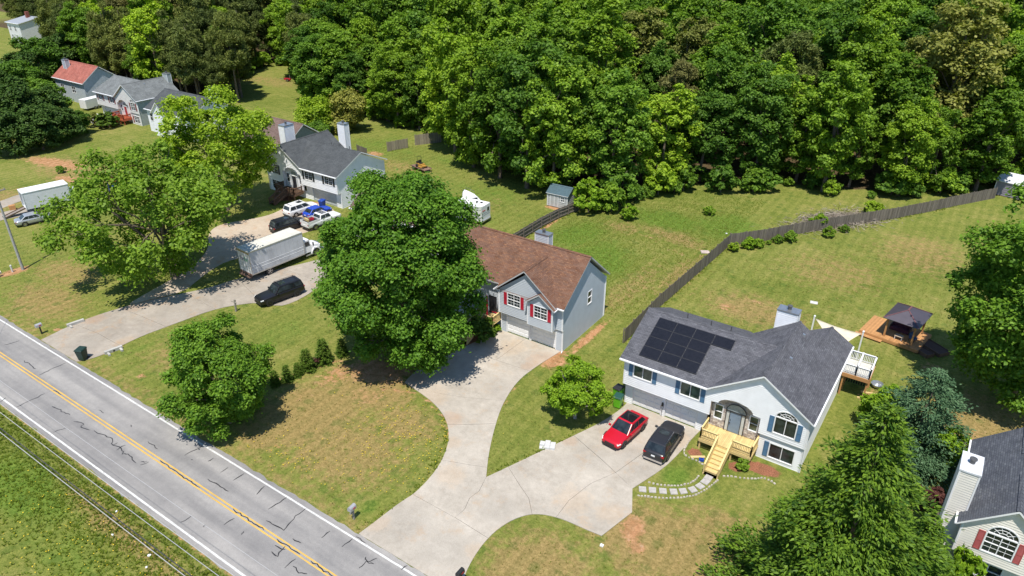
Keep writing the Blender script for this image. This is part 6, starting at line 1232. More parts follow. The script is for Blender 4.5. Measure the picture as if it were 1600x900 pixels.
# overhead wires: sagging spans parallel to the road
WIREM = M("aluminium_wire", (.40, .40, .41), .6, .05); WIREB = M("black_cable", (.05, .05, .055), .5)
def wire(label, y, z, r, mat, sag=.5, x0=-140, x1=60):
    mb = MB(); n = 50; p = lambda i: (x0+(x1-x0)*i/n, y, z-sag*math.sin(math.pi*((x0+(x1-x0)*i/n+150) % 70)/70))
    for i in range(n): mb.tube(p(i), p(i+1), r, r, 5, 0, False)
    tag(mb.build("power_line", mat), label, "power line", "overhead lines along the road")
wire("thin grey overhead line crossing above the near road edge", 14.9, 8.6, .012, WIREM); wire("grey overhead line above the verge, nearest the white road line", 13.15, 9.6, .018, WIREM); wire("grey overhead line above the verge, second from the road", 12.7, 9.6, .017, WIREM); wire("thick black overhead cable above the verge", 11.95, 9.5, .03, WIREB); wire("grey overhead line alongside the thick black cable", 11.75, 9.5, .02, WIREM)
mb = MB(); a, b = Vector((-95.7, 31.45, 8.5)), Vector((-70, 12.2, 8.9)); n = 20
for i in range(n):
    f = lambda k: a+(b-a)*(k/n)+Vector((0, 0, -1.2*math.sin(math.pi*k/n))); mb.tube(tuple(f(i)), tuple(f(i+1)), .014, .014, 5, 0, False)
tag(mb.build("service_wire", WIREB), "thin dark wire crossing the road from the utility pole", "power line")
# things glimpsed through the left tree and beside the far house
t = thing("play_set", "red and blue plastic play set behind the left tree", "play set", (-113.6, 53.6, 0), R(30)); mb = MB(); mb.box(-.8, .8, -.6, .6, .8, .9); mb.build("platform", BLUEP, t); mb = MB(); mb.obox((.8, 0, .85), (2.4, 0, .1), .6, .08); mb.build("slide", M("red_plastic", (.4, .02, .04), .4), t); mb = MB(); mb.prism([(-.9, -.7, 1.7), (.9, -.7, 1.7), (0, -.7, 2.3)], (0, 1.4, 0)); mb.build("roof", M("red_plastic", (.4, .02, .04), .4), t)
for x in (-.75, .75):
    for y in (-.55, .55): MB().box(x-.05, x+.05, y-.05, y+.05, 0, 1.75).build("post", BLUEP, t)
t = thing("cargo_trailer", "white enclosed trailer in front of the far house's garage", "trailer", (-168.8, 79.5, 0), R(100)); mb = MB(); mb.box(-2.2, 2.2, -1.05, 1.05, .5, 2.4); mb.build("body", WHITE, t, bevel=.1)
for sd in (-1, 1): wheel(t, -.2, sd*1.1, .34, .2, RIM); wheel(t, .6, sd*1.1, .34, .2, RIM)
mb = MB(); mb.tube((2.2, 0, .5), (3.4, 0, .45), .06, .06, 6); mb.tube((3.3, 0, 0), (3.3, 0, .5), .04, .04, 6); mb.build("drawbar", BLACK, t)
t = thing("tarp_pile", "pale tarpaulin thrown over a heap beside the red stairs", "tarpaulin", (-157.6, 74.6, 0)); rg = random.Random(4); mb = MB(); n = 9; Hh = [[max(0, 1.5*math.exp(-((i-4)/3.2)**2-((j-4)/2.6)**2)*rg.uniform(.75, 1.15)-.05) for j in range(n)] for i in range(n)]
for i in range(n-1):
    for j in range(n-1): f = lambda a, b: ((a-4)*.75, (b-4)*.5, Hh[a][b]+.02); mb.face([f(i, j), f(i+1, j), f(i+1, j+1), f(i, j+1)])
mb.build("sheet", M("pale_tarp", (.62, .60, .62), .6, .1, 1), t, merge=True)
t = thing("log_splitter", "small red machine on the far field", "machine", (-155.3, 123.2, 0), R(20)); mb = MB(); mb.box(-.9, .9, -.3, .3, .4, .8); mb.build("body", M("red_plastic", (.4, .02, .04), .4), t); mb = MB(); mb.box(-2.2, -.9, -.08, .08, .5, .62); mb.box(.7, .8, -.05, .05, .8, 1.9); mb.build("beam", METAL, t)
for sd in (-1, 1): wheel(t, .2, sd*.5, .35, .2, RIM)
# ---------------------------------------------------------------- trees
def leaves(C, N, L, Wd, rs, droop=0.0):
    """diamond leaves at centres C facing normals N"""
    n = len(C); N = N/np.linalg.norm(N, axis=1, keepdims=True)
    r = rs.normal(size=(n, 3)); T = np.cross(N, r); T /= np.linalg.norm(T, axis=1, keepdims=True)+1e-9; B = np.cross(N, T)
    l = (L*rs.uniform(.7, 1.3, n))[:, None]; w = (Wd*rs.uniform(.7, 1.3, n))[:, None]
    V = np.stack([C-T*l, C-B*w+N*w*.15, C+T*l, C+B*w+N*w*.15], 1).reshape(-1, 3)
    F = np.arange(n*4).reshape(-1, 4); return V, F
def unit(rs, n):
    v = rs.normal(size=(n, 3)); return v/np.linalg.norm(v, axis=1, keepdims=True)
def crown(seed, rx, rz, cz, nl=16, nc=22, nleaf=30, size=.3, lobe=(.30, .46), shape=1.0, gap=.0, ry=None, flat=.7, bottom=-.55, spread=.75, cl=.2, upw=.6, frr=(.5, .95)):
    """leafy crown: lobes -> clumps -> leaves. shape>1 narrows towards the top"""
    rs = np.random.default_rng(seed); ry = ry or rx
    D = unit(rs, nl*6); D = D[D[:, 2] > bottom]
    # spread lobe directions by farthest point
    pick = [0]
    for _ in range(min(nl, len(D))-1):
        d = np.min(np.linalg.norm(D[:, None]-D[None, pick], axis=2), axis=1); pick.append(int(d.argmax()))
    D = D[pick]; k = len(D); fr = rs.uniform(*frr, k)
    cen = D*fr[:, None]*np.array([rx, ry, rz]); tz = np.clip((cen[:, 2]/rz+1)/2, 0, 1); nar = 1-(shape-1)*tz*.55; cen[:, 0] *= nar; cen[:, 1] *= nar
    cen = np.vstack([cen, [[0, 0, rz*.15]]]); lr = rs.uniform(*lobe, k+1)*(rx+ry+rz)/3; lr[-1] *= 1.3
    Cc = []; Oc = []; Rc = []
    for i in range(k+1):
        m = int(nc*(lr[i]/lr.mean())**2); d = unit(rs, m); d = d*1.0+np.array([0, 0, .35])+.35*cen[i]/(np.linalg.norm(cen[i])+1e-6); d /= np.linalg.norm(d, axis=1, keepdims=True)
        Cc.append(cen[i]+d*(lr[i]*rs.uniform(.72, 1.05, m))[:, None]*np.array([1, 1, .85])); Oc.append(d); Rc.append(np.full(m, lr[i]))
    Cc = np.vstack(Cc); Oc = np.vstack(Oc); Rc = np.concatenate(Rc)
    if gap: kp = rs.random(len(Cc)) > gap; Cc, Oc, Rc = Cc[kp], Oc[kp], Rc[kp]
    m = rs.integers(int(nleaf*.6), int(nleaf*1.4)+1, len(Cc)); idx = np.repeat(np.arange(len(Cc)), m); n = len(idx)
    sg = (Rc*cl)[idx][:, None]; C = Cc[idx]+rs.normal(size=(n, 3))*sg*np.array([1, 1, flat]); N = Oc[idx]*.5+np.array([0, 0, upw])+rs.normal(size=(n, 3))*.55*spread
    C[:, 2] += cz; lowz = .15; C[:, 2] = np.maximum(C[:, 2], lowz+rs.random(n)*.5)
    V, F = leaves(C, N, size*.62, size*.42, rs); return V, F, cen+np.array([0, 0, cz])
def trunk_mesh(name, h, r, cen, mat, nlimb=7, seed=0, lean=(0, 0), fork=.3):
    rs = random.Random(seed); mb = MB(); p = Vector((0, 0, 0)); pts = [p]; n = 5
    for i in range(1, n+1): pts.append(Vector((lean[0]*i/n+rs.uniform(-.12, .12)*r*3, lean[1]*i/n+rs.uniform(-.12, .12)*r*3, h*i/n)))
    rad = lambda t: r*(1.25 if t == 0 else 1-.72*t)
    for i in range(n): mb.tube(tuple(pts[i]), tuple(pts[i+1]), rad(i/n), rad((i+1)/n), 9, 0, False)
    for c in list(cen)[:nlimb]:
        c = Vector(tuple(c)); t = rs.uniform(fork, .85); k = t*n; i = min(n-1, int(k)); s = pts[i]+(pts[i+1]-pts[i])*(k-i); md = (s+c)/2+Vector((rs.uniform(-.4, .4), rs.uniform(-.4, .4), rs.uniform(.2, .8)))
        r0 = rad(t)*.5; mb.tube(tuple(s), tuple(md), r0, r0*.65, 6, 0, False); mb.tube(tuple(md), tuple(c), r0*.65, r0*.25, 6, 0, False)
        for _ in range(2):
            e = c+Vector((rs.uniform(-1, 1), rs.uniform(-1, 1), rs.uniform(0, 1)))*r*3; mb.tube(tuple(md+(c-md)*.5), tuple(e), r0*.4, r0*.12, 5, 0, False)
    return mb.mesh(name, mat, smooth=True)
def conifer(seed, h, R0, base=.6, whorl=.42, nb=9, dens=1.0, L=.34, Wd=.11, droop=.25, power=.85, rise=.25, tip=.35, clump=.34):
    """tiers of boughs; every bough carries flattened clumps of sprays with gaps between"""
    rs = np.random.default_rng(seed); C = []; T = []; z = base
    while z < h-.15:
        t = (z-base)/(h-base); rr = R0*(1-t)**power*rs.uniform(.8, 1.15)+.12; k = max(4, int(nb*(.45+.55*(1-t)))); a0 = rs.uniform(0, 6.28)
        for b in range(k):
            a = a0+2*math.pi*b/k+rs.normal(0, .22); r_ = rr*rs.uniform(.62, 1.15); d = np.array([math.cos(a), math.sin(a)]); side = np.array([-d[1], d[0]]); lift = rs.normal(0, .10)*r_
            m = max(2, int(r_*1.15/clump)); s = np.concatenate([[1.0], rs.uniform(.35, 1.0, m-1)**.8]); cs = clump*rs.uniform(.6, 1.25, m)*(.65+.35*min(1, r_/2))
            for si, ci in zip(s, cs):
                q = int(max(8, 34*dens*(ci/.34)**1.6)); sw = rs.normal(0, .16)*r_*si*.8; cz = z+lift*si+r_*(rise*si-droop*si*si)+tip*.1*r_*si**3
                o = rs.normal(size=(q, 3))*np.array([ci*.9, ci*.7, ci*.24]); u = o[:, :1]*d+o[:, 1:2]*side
                C.append(np.stack([d[0]*r_*si+side[0]*sw+u[:, 0], d[1]*r_*si+side[1]*sw+u[:, 1], cz+o[:, 2]-.25*np.maximum(0, o[:, 0])], 1))
                f = o[:, 1]/(ci*.75+1e-6); T.append(np.stack([d[0]+side[0]*f*.6, d[1]+side[1]*f*.6, rs.normal(-.05, .35, q)], 1))
        z += whorl*(.7+.6*rs.random())*(1 if t < .8 else .6)
    C = np.vstack(C); T = np.vstack(T); n = len(C); C[:, 2] = np.maximum(C[:, 2], .05); T = T+rs.normal(0, .3, (n, 3)); T /= np.linalg.norm(T, axis=1, keepdims=True)
    up = np.array([0, 0, 1.])+rs.normal(0, .5, (n, 3)); B = np.cross(T, up); B /= np.linalg.norm(B, axis=1, keepdims=True)+1e-9
    l = (L*rs.uniform(.65, 1.35, n))[:, None]; w = (Wd*rs.uniform(.7, 1.3, n))[:, None]
    V = np.stack([C-T*l*.5, C-B*w, C+T*l, C+B*w], 1).reshape(-1, 3); return V, np.arange(n*4).reshape(-1, 4)

LM_OAK = leafmat("oak_leaves", (.036, .108, .009), (.138, .275, .024), trans=.32, nscale=.5)
LM_YARD = leafmat("yard_tree_leaves", (.052, .132, .010), (.190, .335, .030), trans=.32, nscale=.5)
LM_MID = leafmat("hardwood_leaves", (.064, .145, .011), (.232, .372, .034), nscale=.3, trans=.36, wide=True)
LM_BRI = leafmat("bright_hardwood_leaves", (.110, .212, .011), (.315, .455, .036), nscale=.3, trans=.36, wide=True)
LM_DRK = leafmat("dark_hardwood_leaves", (.046, .120, .012), (.168, .298, .035), nscale=.3, trans=.36, wide=True)
LM_TAN = leafmat("yellowish_hardwood_leaves", (.120, .145, .024), (.30, .31, .075), nscale=.5, wide=True)
LM_YEL = leafmat("spring_green_leaves", (.125, .220, .008), (.36, .49, .036), nscale=.4, trans=.38)
LM_PEC = leafmat("yellow_green_leaves", (.078, .165, .010), (.260, .395, .040), nscale=.5, trans=.38)
LM_PINE = leafmat("pine_needles", (.054, .084, .019), (.165, .200, .050), trans=.14, nscale=.35, wide=True)
LM_PINB = leafmat("brownish_pine_needles", (.085, .096, .026), (.23, .225, .075), trans=.14, nscale=.35)
LM_EVG = leafmat("dark_evergreen_leaves", (.020, .058, .011), (.082, .145, .027), trans=.18, nscale=.5)
LM_LEY = leafmat("cypress_sprays", (.013, .050, .006), (.155, .260, .024), trans=.25, nscale=.7)
LM_BLU = leafmat("blue_spruce_needles", (.026, .072, .032), (.120, .210, .100), trans=.15, nscale=.7)
LM_LIME = leafmat("fresh_green_leaves", (.090, .185, .007), (.26, .41, .024), nscale=.6)
LM_HEDGE = leafmat("hedge_leaves", (.034, .080, .008), (.115, .185, .022), trans=.15, nscale=1.2)
LM_TWIG = leafmat("dry_twigs", (.17, .145, .12), (.34, .30, .25), trans=.0, nscale=1.5)
LM_PURP = leafmat("purple_leaves", (.05, .02, .02), (.12, .05, .04), trans=.2, nscale=1.5)

def tree(name, label, loc, V, F, lm, trunk, cat="tree", group=None, rz=0.0, s=1.0):
    t = thing(name, label, cat, (loc[0], loc[1], 0), rz, group); t.scale = (s, s, s)
    if trunk is not None: link("trunk", trunk, t)
    me = np_mesh("crown", V, F, lm) if V is not None else F
    link("crown", me, t); return t

# --- single garden trees
V, F, c = crown(11, 7.6, 9.7, 10.0, nl=80, nc=40, nleaf=42, size=.235, lobe=(.13, .24), bottom=-.97, cl=.2, frr=(.6, 1.0), shape=1.25)
tree("oak_tree", "huge dense dark green oak in front of the brown-roofed house", (-42.4, 43.9), V, F, LM_OAK, trunk_mesh("trunk", 9, .55, c, BARK, 12, 1))
V, F, c = crown(23, 11.2, 7.0, 9.2, nl=50, nc=24, nleaf=26, size=.34, lobe=(.12, .22), gap=.08, bottom=-.95, cl=.27, ry=9.6)
c = c+np.array([-1.0, -.5, 0]); V = V+np.array([-1.6, -1.0, 0])
tree("shade_tree", "wide open-crowned yellow-green tree on the left lawn with trunk visible", (-78.2, 41.0), V, F, LM_PEC, trunk_mesh("trunk", 9.5, .45, c, BARK, 24, 2, (-.6, 0), .25))
V, F, c = crown(31, 8.6, 7.4, 9.8, nl=46, nc=26, nleaf=28, size=.34, lobe=(.13, .23), gap=.1, bottom=-.85, cl=.24)
tree("shade_tree", "pale spring-green tree behind the wide left tree, in front of the slate-roofed house", (-91.8, 58.3), V, F, LM_YEL, trunk_mesh("trunk", 9, .4, c, BARK, 12, 3))
V, F, c = crown(41, 4.9, 5.4, 5.0, nl=60, nc=26, nleaf=32, size=.19, lobe=(.11, .21), bottom=-1.0, cl=.28, shape=1.35)
tree("roadside_tree", "rounded mid-green tree beside the road with dark shadow beneath", (-48.8, 27.3), V, F, LM_YARD, trunk_mesh("trunk", 5, .2, c, BARK, 10, 4))
V, F, c = crown(51, 2.6, 2.5, 3.3, nl=30, nc=24, nleaf=26, size=.16, lobe=(.18, .3), bottom=-.8, gap=.08, cl=.2)
tree("ornamental_tree", "small bright green ornamental tree with grey branches beside the red car's driveway", (-24.1, 44.9), V, F, LM_LIME, trunk_mesh("trunk", 3.2, .13, c, BARK_G, 14, 5, fork=.2))
V, F, c = crown(61, 7.4, 10.2, 11.0, nl=70, nc=32, nleaf=34, size=.27, lobe=(.13, .24), bottom=-.97, cl=.2)
tree("shade_tree", "large glossy green tree at the right edge beside the gazebo", (7.4, 69.0), V, F, LM_YARD, trunk_mesh("trunk", 10, .45, c, BARK, 10, 6))
V, F = conifer(71, 16.6, 7.0, .3, .92, 14, 1.0, .21, .066, droop=.54, power=.88, rise=.34, clump=.46)
tree("cypress_tree", "big light green conifer filling the lower right foreground", (-.7, 36.7), V, F, LM_LEY, trunk_mesh("trunk", 15.5, .32, [], BARK, 0, 7))
V, F = conifer(72, 8.6, 3.4, .3, .75, 11, .95, .20, .068, droop=.52, power=.95, rise=.36, clump=.42)
tree("cypress_tree", "shorter light green conifer at the bottom edge right of the big conifer", (3.0, 39.0), V, F, LM_LEY, trunk_mesh("trunk", 9.3, .2, [], BARK, 0, 8))
V, F = conifer(81, 8.7, 4.1, .3, .6, 12, .9, .18, .055, droop=.3, power=.72, rise=.15, clump=.40)
tree("blue_spruce", "blue-grey spruce behind the big light green conifer", (1.2, 56.2), V, F, LM_BLU, trunk_mesh("trunk", 8.3, .18, [], BARK, 0, 9))
V, F, c = crown(91, 1.7, 2.0, 2.4, nl=10, nc=16, nleaf=22, size=.24, bottom=-.8)
tree("young_tree", "bright green young tree against the blue spruce's left side by the deck", (-1.6, 58.6), V, F, LM_LIME, trunk_mesh("trunk", 2.6, .08, c, BARK, 5, 10)); tree("young_tree", "bright green young tree against the blue spruce's right side", (3.5, 56.0), V*np.array([.8, .8, .95]), F, LM_LIME, trunk_mesh("trunk", 2.4, .08, c*.8, BARK, 5, 11))
# --- arborvitae row
V, F = conifer(101, 2.5, .70, .05, .10, 9, 1.5, .08, .04, droop=.0, power=.75, rise=.05, clump=.13)
arb = np_mesh("crown", V, F, LM_HEDGE); trk = trunk_mesh("trunk", 1.6, .05, [], BARK, 0, 12)
for k, (x, y, s, lb) in enumerate(((-49.1, 38.5, 1.12, "tallest clipped cone shrub in the row beside the oak"), (-49.4, 36.6, 1.0, "second clipped cone shrub in the row beside the oak"), (-49.4, 35.4, .62, "thin small cone shrub in the middle of the row"), (-49.6, 34.3, .72, "reddish tinged cone shrub nearer the roadside tree"), (-50.0, 33.2, .68, "cone shrub half under the roadside tree"), (-48.6, 40.4, .8, "cone shrub at the oak's edge"))): tree("arborvitae", lb, (x, y), None, arb, None, trk, "shrub", "row of clipped cone shrubs", rz=k*1.3, s=s)
V, F, c = crown(111, .5, .45, .5, nl=8, nc=8, nleaf=20, size=.1, bottom=-.9); tree("shrub", "small purple-leaved shrub between the clipped cones", (-49.3, 37.5), V, F, LM_PURP, trunk_mesh("trunk", .5, .03, c, BARK, 3, 3), "shrub")
# --- shrubs
BM = []
for k in range(3):
    V, F, c = crown(120+k, 1.0, .85, .85, nl=11, nc=11, nleaf=24, size=.19, bottom=-.8, lobe=(.3, .48)); BM.append((V, F, c))
_bm = {}
def shrub(label, x, y, s, lm, k=0, name="shrub", group=None, sz=1.0):
    key = (k, lm.name)
    if key not in _bm: _bm[key] = (np_mesh("crown", BM[k][0], BM[k][1], lm), trunk_mesh("trunk", .9, .04, BM[k][2], BARK, 5, k, fork=.05))
    t = thing(name, label, "shrub", (x, y, 0), (x*7.3+y*3.1) % 6.28, group); t.scale = (s, s, s*sz); link("trunk", _bm[key][1], t); link("crown", _bm[key][0], t); return t
for k, (x, y, s, lm, lb) in enumerate(((-24.5, 87.0, .95, LM_YEL, "yellow-green shrub at the corner of the long fence"), (-23.0, 89.0, 1.15, LM_LIME, "tallest bright shrub on the long fence, right of its corner"), (-22.2, 90.1, .95, LM_BRI, "rounded green shrub on the long fence beside the tallest one"), (-21.3, 91.7, .5, LM_MID, "smallest shrub on the long fence between larger ones"), (-20.4, 92.9, .85, LM_MID, "narrow green shrub on the long fence, fifth from its corner"), (-19.2, 94.4, 1.1, LM_PEC, "pale leafy shrub on the long fence, sixth from its corner"), (-15.3, 98.9, 1.15, LM_BRI, "low spreading shrub standing alone on the long fence"), (-13.9, 101.8, .8, LM_MID, "small dark shrub right of the low spreading one on the fence"))): shrub(lb, x, y, s*.75, lm, k % 3, "fence_shrub", "shrubs along the long fence")
shrub("small yellow-green shrub in the red mulch under the entry deck", -9.7, 46.9, .55, LM_PEC, 0); shrub("large dark brownish shrub below the brown-roofed house's entry stairs", -38.9, 50.9, 1.5, LM_HEDGE, 1, sz=.9); shrub("small green shrub at the brown-roofed house's garage corner", -38.4, 52.9, .5, LM_LIME, 2)
shrub("tall green weed clump in the rough grass near the wood edge", -40.6, 89.0, 1.25, LM_LIME, 0); shrub("scruffy weed clump with pale stones in the rough grass", -31.8, 97.2, .75, LM_MID, 1); shrub("purple-leaved shrub against the cream house's wall", 3.4, 50.5, 1.1, LM_PURP, 2)
shrub("golden cone shrub below the cream house's window, left one", 5.9, 43.2, 1.15, LM_LIME, 0, sz=1.9); shrub("golden rounded shrub below the cream house's window, right one", 7.6, 42.6, .8, LM_LIME, 1); shrub("green rounded shrub at the cream house's left front corner", 4.6, 43.6, .8, LM_BRI, 2); shrub("golden shrub at the lower right picture corner", 9.2, 42.4, .9, LM_YEL, 1)
shrub("bright leafy bush overhanging the grey shed's right end", -46.9, 88.2, 2.3, LM_LIME, 0, sz=1.25); shrub("dark bush right of the grey shed's leafy bush", -44.2, 90.3, 1.9, LM_MID, 1, sz=1.2); shrub("bright shrub behind the brush pile at the long fence", -17.2, 101.5, 1.1, LM_LIME, 1); shrub("yellow-flowering shrub beyond the brush pile", -12.0, 110.5, 1.3, LM_YEL, 2)
shrub("round dark shrub in front of the red-stairs house", -150.5, 73.0, 2.2, LM_HEDGE, 0, sz=.8); shrub("bronze shrub beside the red stairs", -153.8, 72.0, 1.5, LM_TAN, 1); shrub("small lone shrub on the lawn before the dark evergreens", -129.5, 53.0, .7, LM_DRK, 2)
V, F, c = crown(131, 4.2, 3.3, 3.6, nl=16, nc=24, nleaf=26, size=.36, bottom=-.9, flat=1.1); tree("willow_tree", "pale feathery willow-like tree left of the wood edge behind the slate-roofed house", (-111.5, 93.5), V, F, LM_YEL, trunk_mesh("trunk", 3.5, .2, c, BARK, 8, 3))
V, F, c = crown(132, 4.0, 3.6, 4.0, nl=16, nc=24, nleaf=26, size=.36, bottom=-.9, flat=1.1); tree("willow_tree", "olive feathery tree right of the pale willow behind the slate-roofed house", (-108.0, 99.0), V, F, LM_TAN, trunk_mesh("trunk", 3.5, .2, c, BARK, 8, 4))
tree("garden_tree", "small dark tree between the brown roof and the slate roof", (-104.6, 88.0), V*.6, F, LM_DRK, trunk_mesh("trunk", 2.5, .12, c*.6, BARK, 6, 4))
# brush pile
rs = np.random.default_rng(5); n = 3200; C = rs.normal(size=(n, 3))*np.array([3.9, 1.5, .26]); C[:, 2] = np.abs(C[:, 2])+.1; C[:, 2] *= np.exp(-(C[:, 0]/6)**2); T = rs.normal(size=(n, 3))*np.array([1, 1, .35]); T /= np.linalg.norm(T, axis=1, keepdims=True); Bv = np.cross(T, rs.normal(size=(n, 3))); Bv /= np.linalg.norm(Bv, axis=1, keepdims=True); l = rs.uniform(.25, .8, n)[:, None]
V = np.stack([C-T*l, C-Bv*.035, C+T*l, C+Bv*.035], 1).reshape(-1, 3); V[:, 2] = np.maximum(V[:, 2], .02); o = link("brush_pile", np_mesh("brush_pile", V, np.arange(n*4).reshape(-1, 4), LM_TWIG)); o.location = (-15.6, 105.6, 0); o.rotation_euler = (0, 0, R(52)); tag(o, "long grey pile of dry brush behind the right part of the long fence", "brush pile", None, "stuff")

# --- the wood: shared crowns, every tree an object of its own
VAR = []
def addvar(kind, seed, lm, rx, rz, cz, **kw):
    V, F, c = crown(seed, rx, rz, cz, **kw); VAR.append((kind, np_mesh("crown", V, F, lm), trunk_mesh("trunk", cz+rz*.4, .26, c, BARK, 6, seed)))
for i, lm in enumerate((LM_MID, LM_MID, LM_DRK, LM_BRI, LM_MID, LM_TAN, LM_BRI, LM_DRK)):
    addvar(("mid", "mid", "dark", "bright", "mid", "tan", "bright", "dark")[i], 200+i, lm, 4.3+.35*(i % 3), 7.0+.7*(i % 2), 11.6, nl=58, nc=13, nleaf=24, size=.34, lobe=(.11, .21), bottom=-.85, shape=1.3, cl=.32)
for i, lm in enumerate((LM_MID, LM_DRK, LM_BRI, LM_MID)):
    addvar(("edge_mid", "edge_dark", "edge_bright", "edge_mid")[i], 220+i, lm, 4.3+.3*i, 8.6, 9.3, nl=62, nc=13, nleaf=24, size=.33, lobe=(.11, .20), bottom=-.98, shape=1.3, cl=.27)
for i, lm in enumerate((LM_PINE, LM_PINB, LM_PINE)):
    rs_ = np.random.default_rng(240+i); V, F, c = crown(240+i, 3.7, 7.2, 9.6, nl=34, nc=14, nleaf=40, size=.42, lobe=(.13, .25), bottom=-.7, shape=1.35, spread=1.6, cl=.26, flat=1.0, upw=.2)
    # needles: squeeze the leaves to slivers
    Q = V.reshape(-1, 4, 3); m = Q.mean(1, keepdims=True); Q[:, 1::2] = m+(Q[:, 1::2]-m)*.38; Q[:, 0::2] = m+(Q[:, 0::2]-m)*1.1
    VAR.append((("pine", "pine_brown", "pine")[i], np_mesh("crown", Q.reshape(-1, 3), F, lm), trunk_mesh("trunk", 15, .24, c, BARK, 6, 240+i)))
KINDS_ = {}
for k, me, tr in VAR: KINDS_.setdefault(k, []).append((me, tr))
def inpoly(p, poly):
    x, y = p; r = False; j = len(poly)-1
    for i in range(len(poly)):
        xi, yi = poly[i]; xj, yj = poly[j]
        if (yi > y) != (yj > y) and x < (xj-xi)*(y-yi)/(yj-yi)+xi: r = not r
        j = i
    return r
def edge_dist(p):
    d = 1e9
    for a, b in zip(FOREST_EDGE[:-1], FOREST_EDGE[1:]):
        dx, dy = b[0]-a[0], b[1]-a[1]; t = max(0, min(1, ((p[0]-a[0])*dx+(p[1]-a[1])*dy)/(dx*dx+dy*dy))); d = min(d, math.hypot(p[0]-a[0]-dx*t, p[1]-a[1]-dy*t))
    return d
WOODL = {"mid": "green broadleaf tree with medium tone in the dense wood", "dark": "darker green broadleaf tree within the dense wood", "bright": "yellow-green broadleaf tree brightening the dense wood", "tan": "olive-tan broadleaf tree in the dense wood",
         "edge_mid": "leafy tree reaching the ground along the wood's front edge", "edge_dark": "dark leafy tree reaching the ground along the wood's front edge", "edge_bright": "bright leafy tree reaching the ground along the wood's front edge", "pine": "dark olive pine in the pine stand", "pine_brown": "brownish pine among the wood"}
rg = random.Random(77); placed = []; cell = {}; cnt = {}
HOUSES_CLEAR = [(-276, 118, 15), (-276, 106, 10), (-266, 103, 9), (-180, 84, 11), (-262, 108, 8)]
def try_tree(x, y, mind):
    for dx in (-1, 0, 1):
        for dy in (-1, 0, 1):
            for q in cell.get((int(x//12)+dx, int(y//12)+dy), ()):
                if math.hypot(q[0]-x, q[1]-y) < min(mind, q[2]): return False
    cell.setdefault((int(x//12), int(y//12)), []).append((x, y, mind)); return True
SECT = [(150, "above the far left grove"), (330, "behind the red-stairs house"), (520, "around the far field"), (760, "above the mower trailer"), (960, "above the grey shed"), (1200, "above the rough meadow"), (1420, "above the brush pile"), (9999, "at the upper right")]
_T = ["", "", "second", "third", "fourth", "fifth", "sixth", "seventh", "eighth", "ninth", "tenth", "eleventh", "twelfth", "thirteenth", "fourteenth", "fifteenth", "sixteenth", "seventeenth", "eighteenth", "nineteenth", "twentieth"]
def ordn(i):
    if i > 37: return ordn(i-20).replace("from left", "from right")
    return "leftmost" if i == 0 else (_T[i+1] if i < 20 else ("twenty-"+("first" if i == 20 else _T[i-19]) if i < 29 else ("thirtieth" if i == 29 else "thirty-"+("first" if i == 30 else _T[i-29]))))+" from left"
WOODN = {"mid": "green trees", "dark": "dark green trees", "bright": "yellow-green trees", "tan": "olive-tan trees", "edge_mid": "green trees", "edge_dark": "dark green trees", "edge_bright": "yellow-green trees", "pine": "dark pines", "pine_brown": "brownish pines"}
woodset = {}
def where(x, y): return 800-1268*math.tan(math.atan2(y, x)-R(124.5))
def register(t, x, y, noun, row):
    px = where(x, y); sec = next(n for lim, n in SECT if px < lim); woodset.setdefault((noun, row, sec), []).append((px, t))
def name_wood():
    for (noun, row, sec), l in woodset.items():
        l.sort(key=lambda q: q[0])
        for i, (_, t) in enumerate(l):
            if len(l) == 1: t["label"] = "only one of the %s, %s %s" % (noun, row, sec)
            else: t["label"] = "%s of the %s, %s %s" % (ordn(i), noun, row, sec)
def put_tree(x, y, kind, s, e):
    me, tr = rg.choice(KINDS_[kind]); pine = kind.startswith("pine"); t = thing("pine_tree" if pine else "woodland_tree", WOODL[kind], "tree", (x, y, 0), rg.uniform(0, 6.28), "pines of the wood" if pine else ("trees along the wood's front edge" if kind.startswith("edge") else "broadleaf trees of the wood"))
    t.scale = (s*rg.uniform(.9, 1.1), s*rg.uniform(.9, 1.1), s*rg.uniform(.85, 1.15)); link("trunk", tr, t); link("crown", me, t); register(t, x, y, WOODN[kind], "wood edge" if e < 9 else "lower rows" if e < 24 else "middle rows" if e < 44 else "upper rows" if e < 70 else "top rows"); cnt[kind] = cnt.get(kind, 0)+1
for _ in range(16000):
    az = R(rg.uniform(124.5-41, 124.5+40)); d = math.sqrt(rg.uniform(85**2, 335**2)); x, y = d*math.cos(az), d*math.sin(az)
    if not inpoly((x, y), FOREST): continue
    if any(math.hypot(x-a, y-b) < c for a, b, c in HOUSES_CLEAR): continue
    e = edge_dist((x, y)); azd = math.degrees(az); mind = 5.0 if e < 8 else 7.0+max(0, d-120)*.024
    if d > (345 if azd > 134 else 250): continue
    if azd > 138: mind *= .80
    if not try_tree(x, y, mind): continue
    pp = .86 if 138 < azd < 162 else (.5 if azd >= 160 else (.55 if azd < 93.5 and d > 150 else .04))
    if e < 9: kind = "edge_mid" if rg.random() < .45 else rg.choice(("edge_dark", "edge_bright")); kind = kind if not (azd > 140 and rg.random() < .75) else "pine"
    elif rg.random() < pp: kind = "pine_brown" if (rg.random() < .3 or azd < 94) else "pine"
    else: kind = rg.choices(("mid", "dark", "bright", "tan"), (5, 2.2, 3, .9))[0]
    put_tree(x, y, kind, rg.uniform(.72, 1.2) if e < 9 else rg.uniform(.95, 1.48), e)
for x, y, k_, s_ in ((-73.5, 95.2, "edge_bright", 1.15), (-66.5, 93.2, "edge_mid", 1.25), (-60.0, 91.6, "edge_dark", 1.2), (-55.0, 91.4, "edge_mid", 1.1), (-81.5, 100.2, "edge_bright", 1.2)): put_tree(x, y, k_, s_, 0)
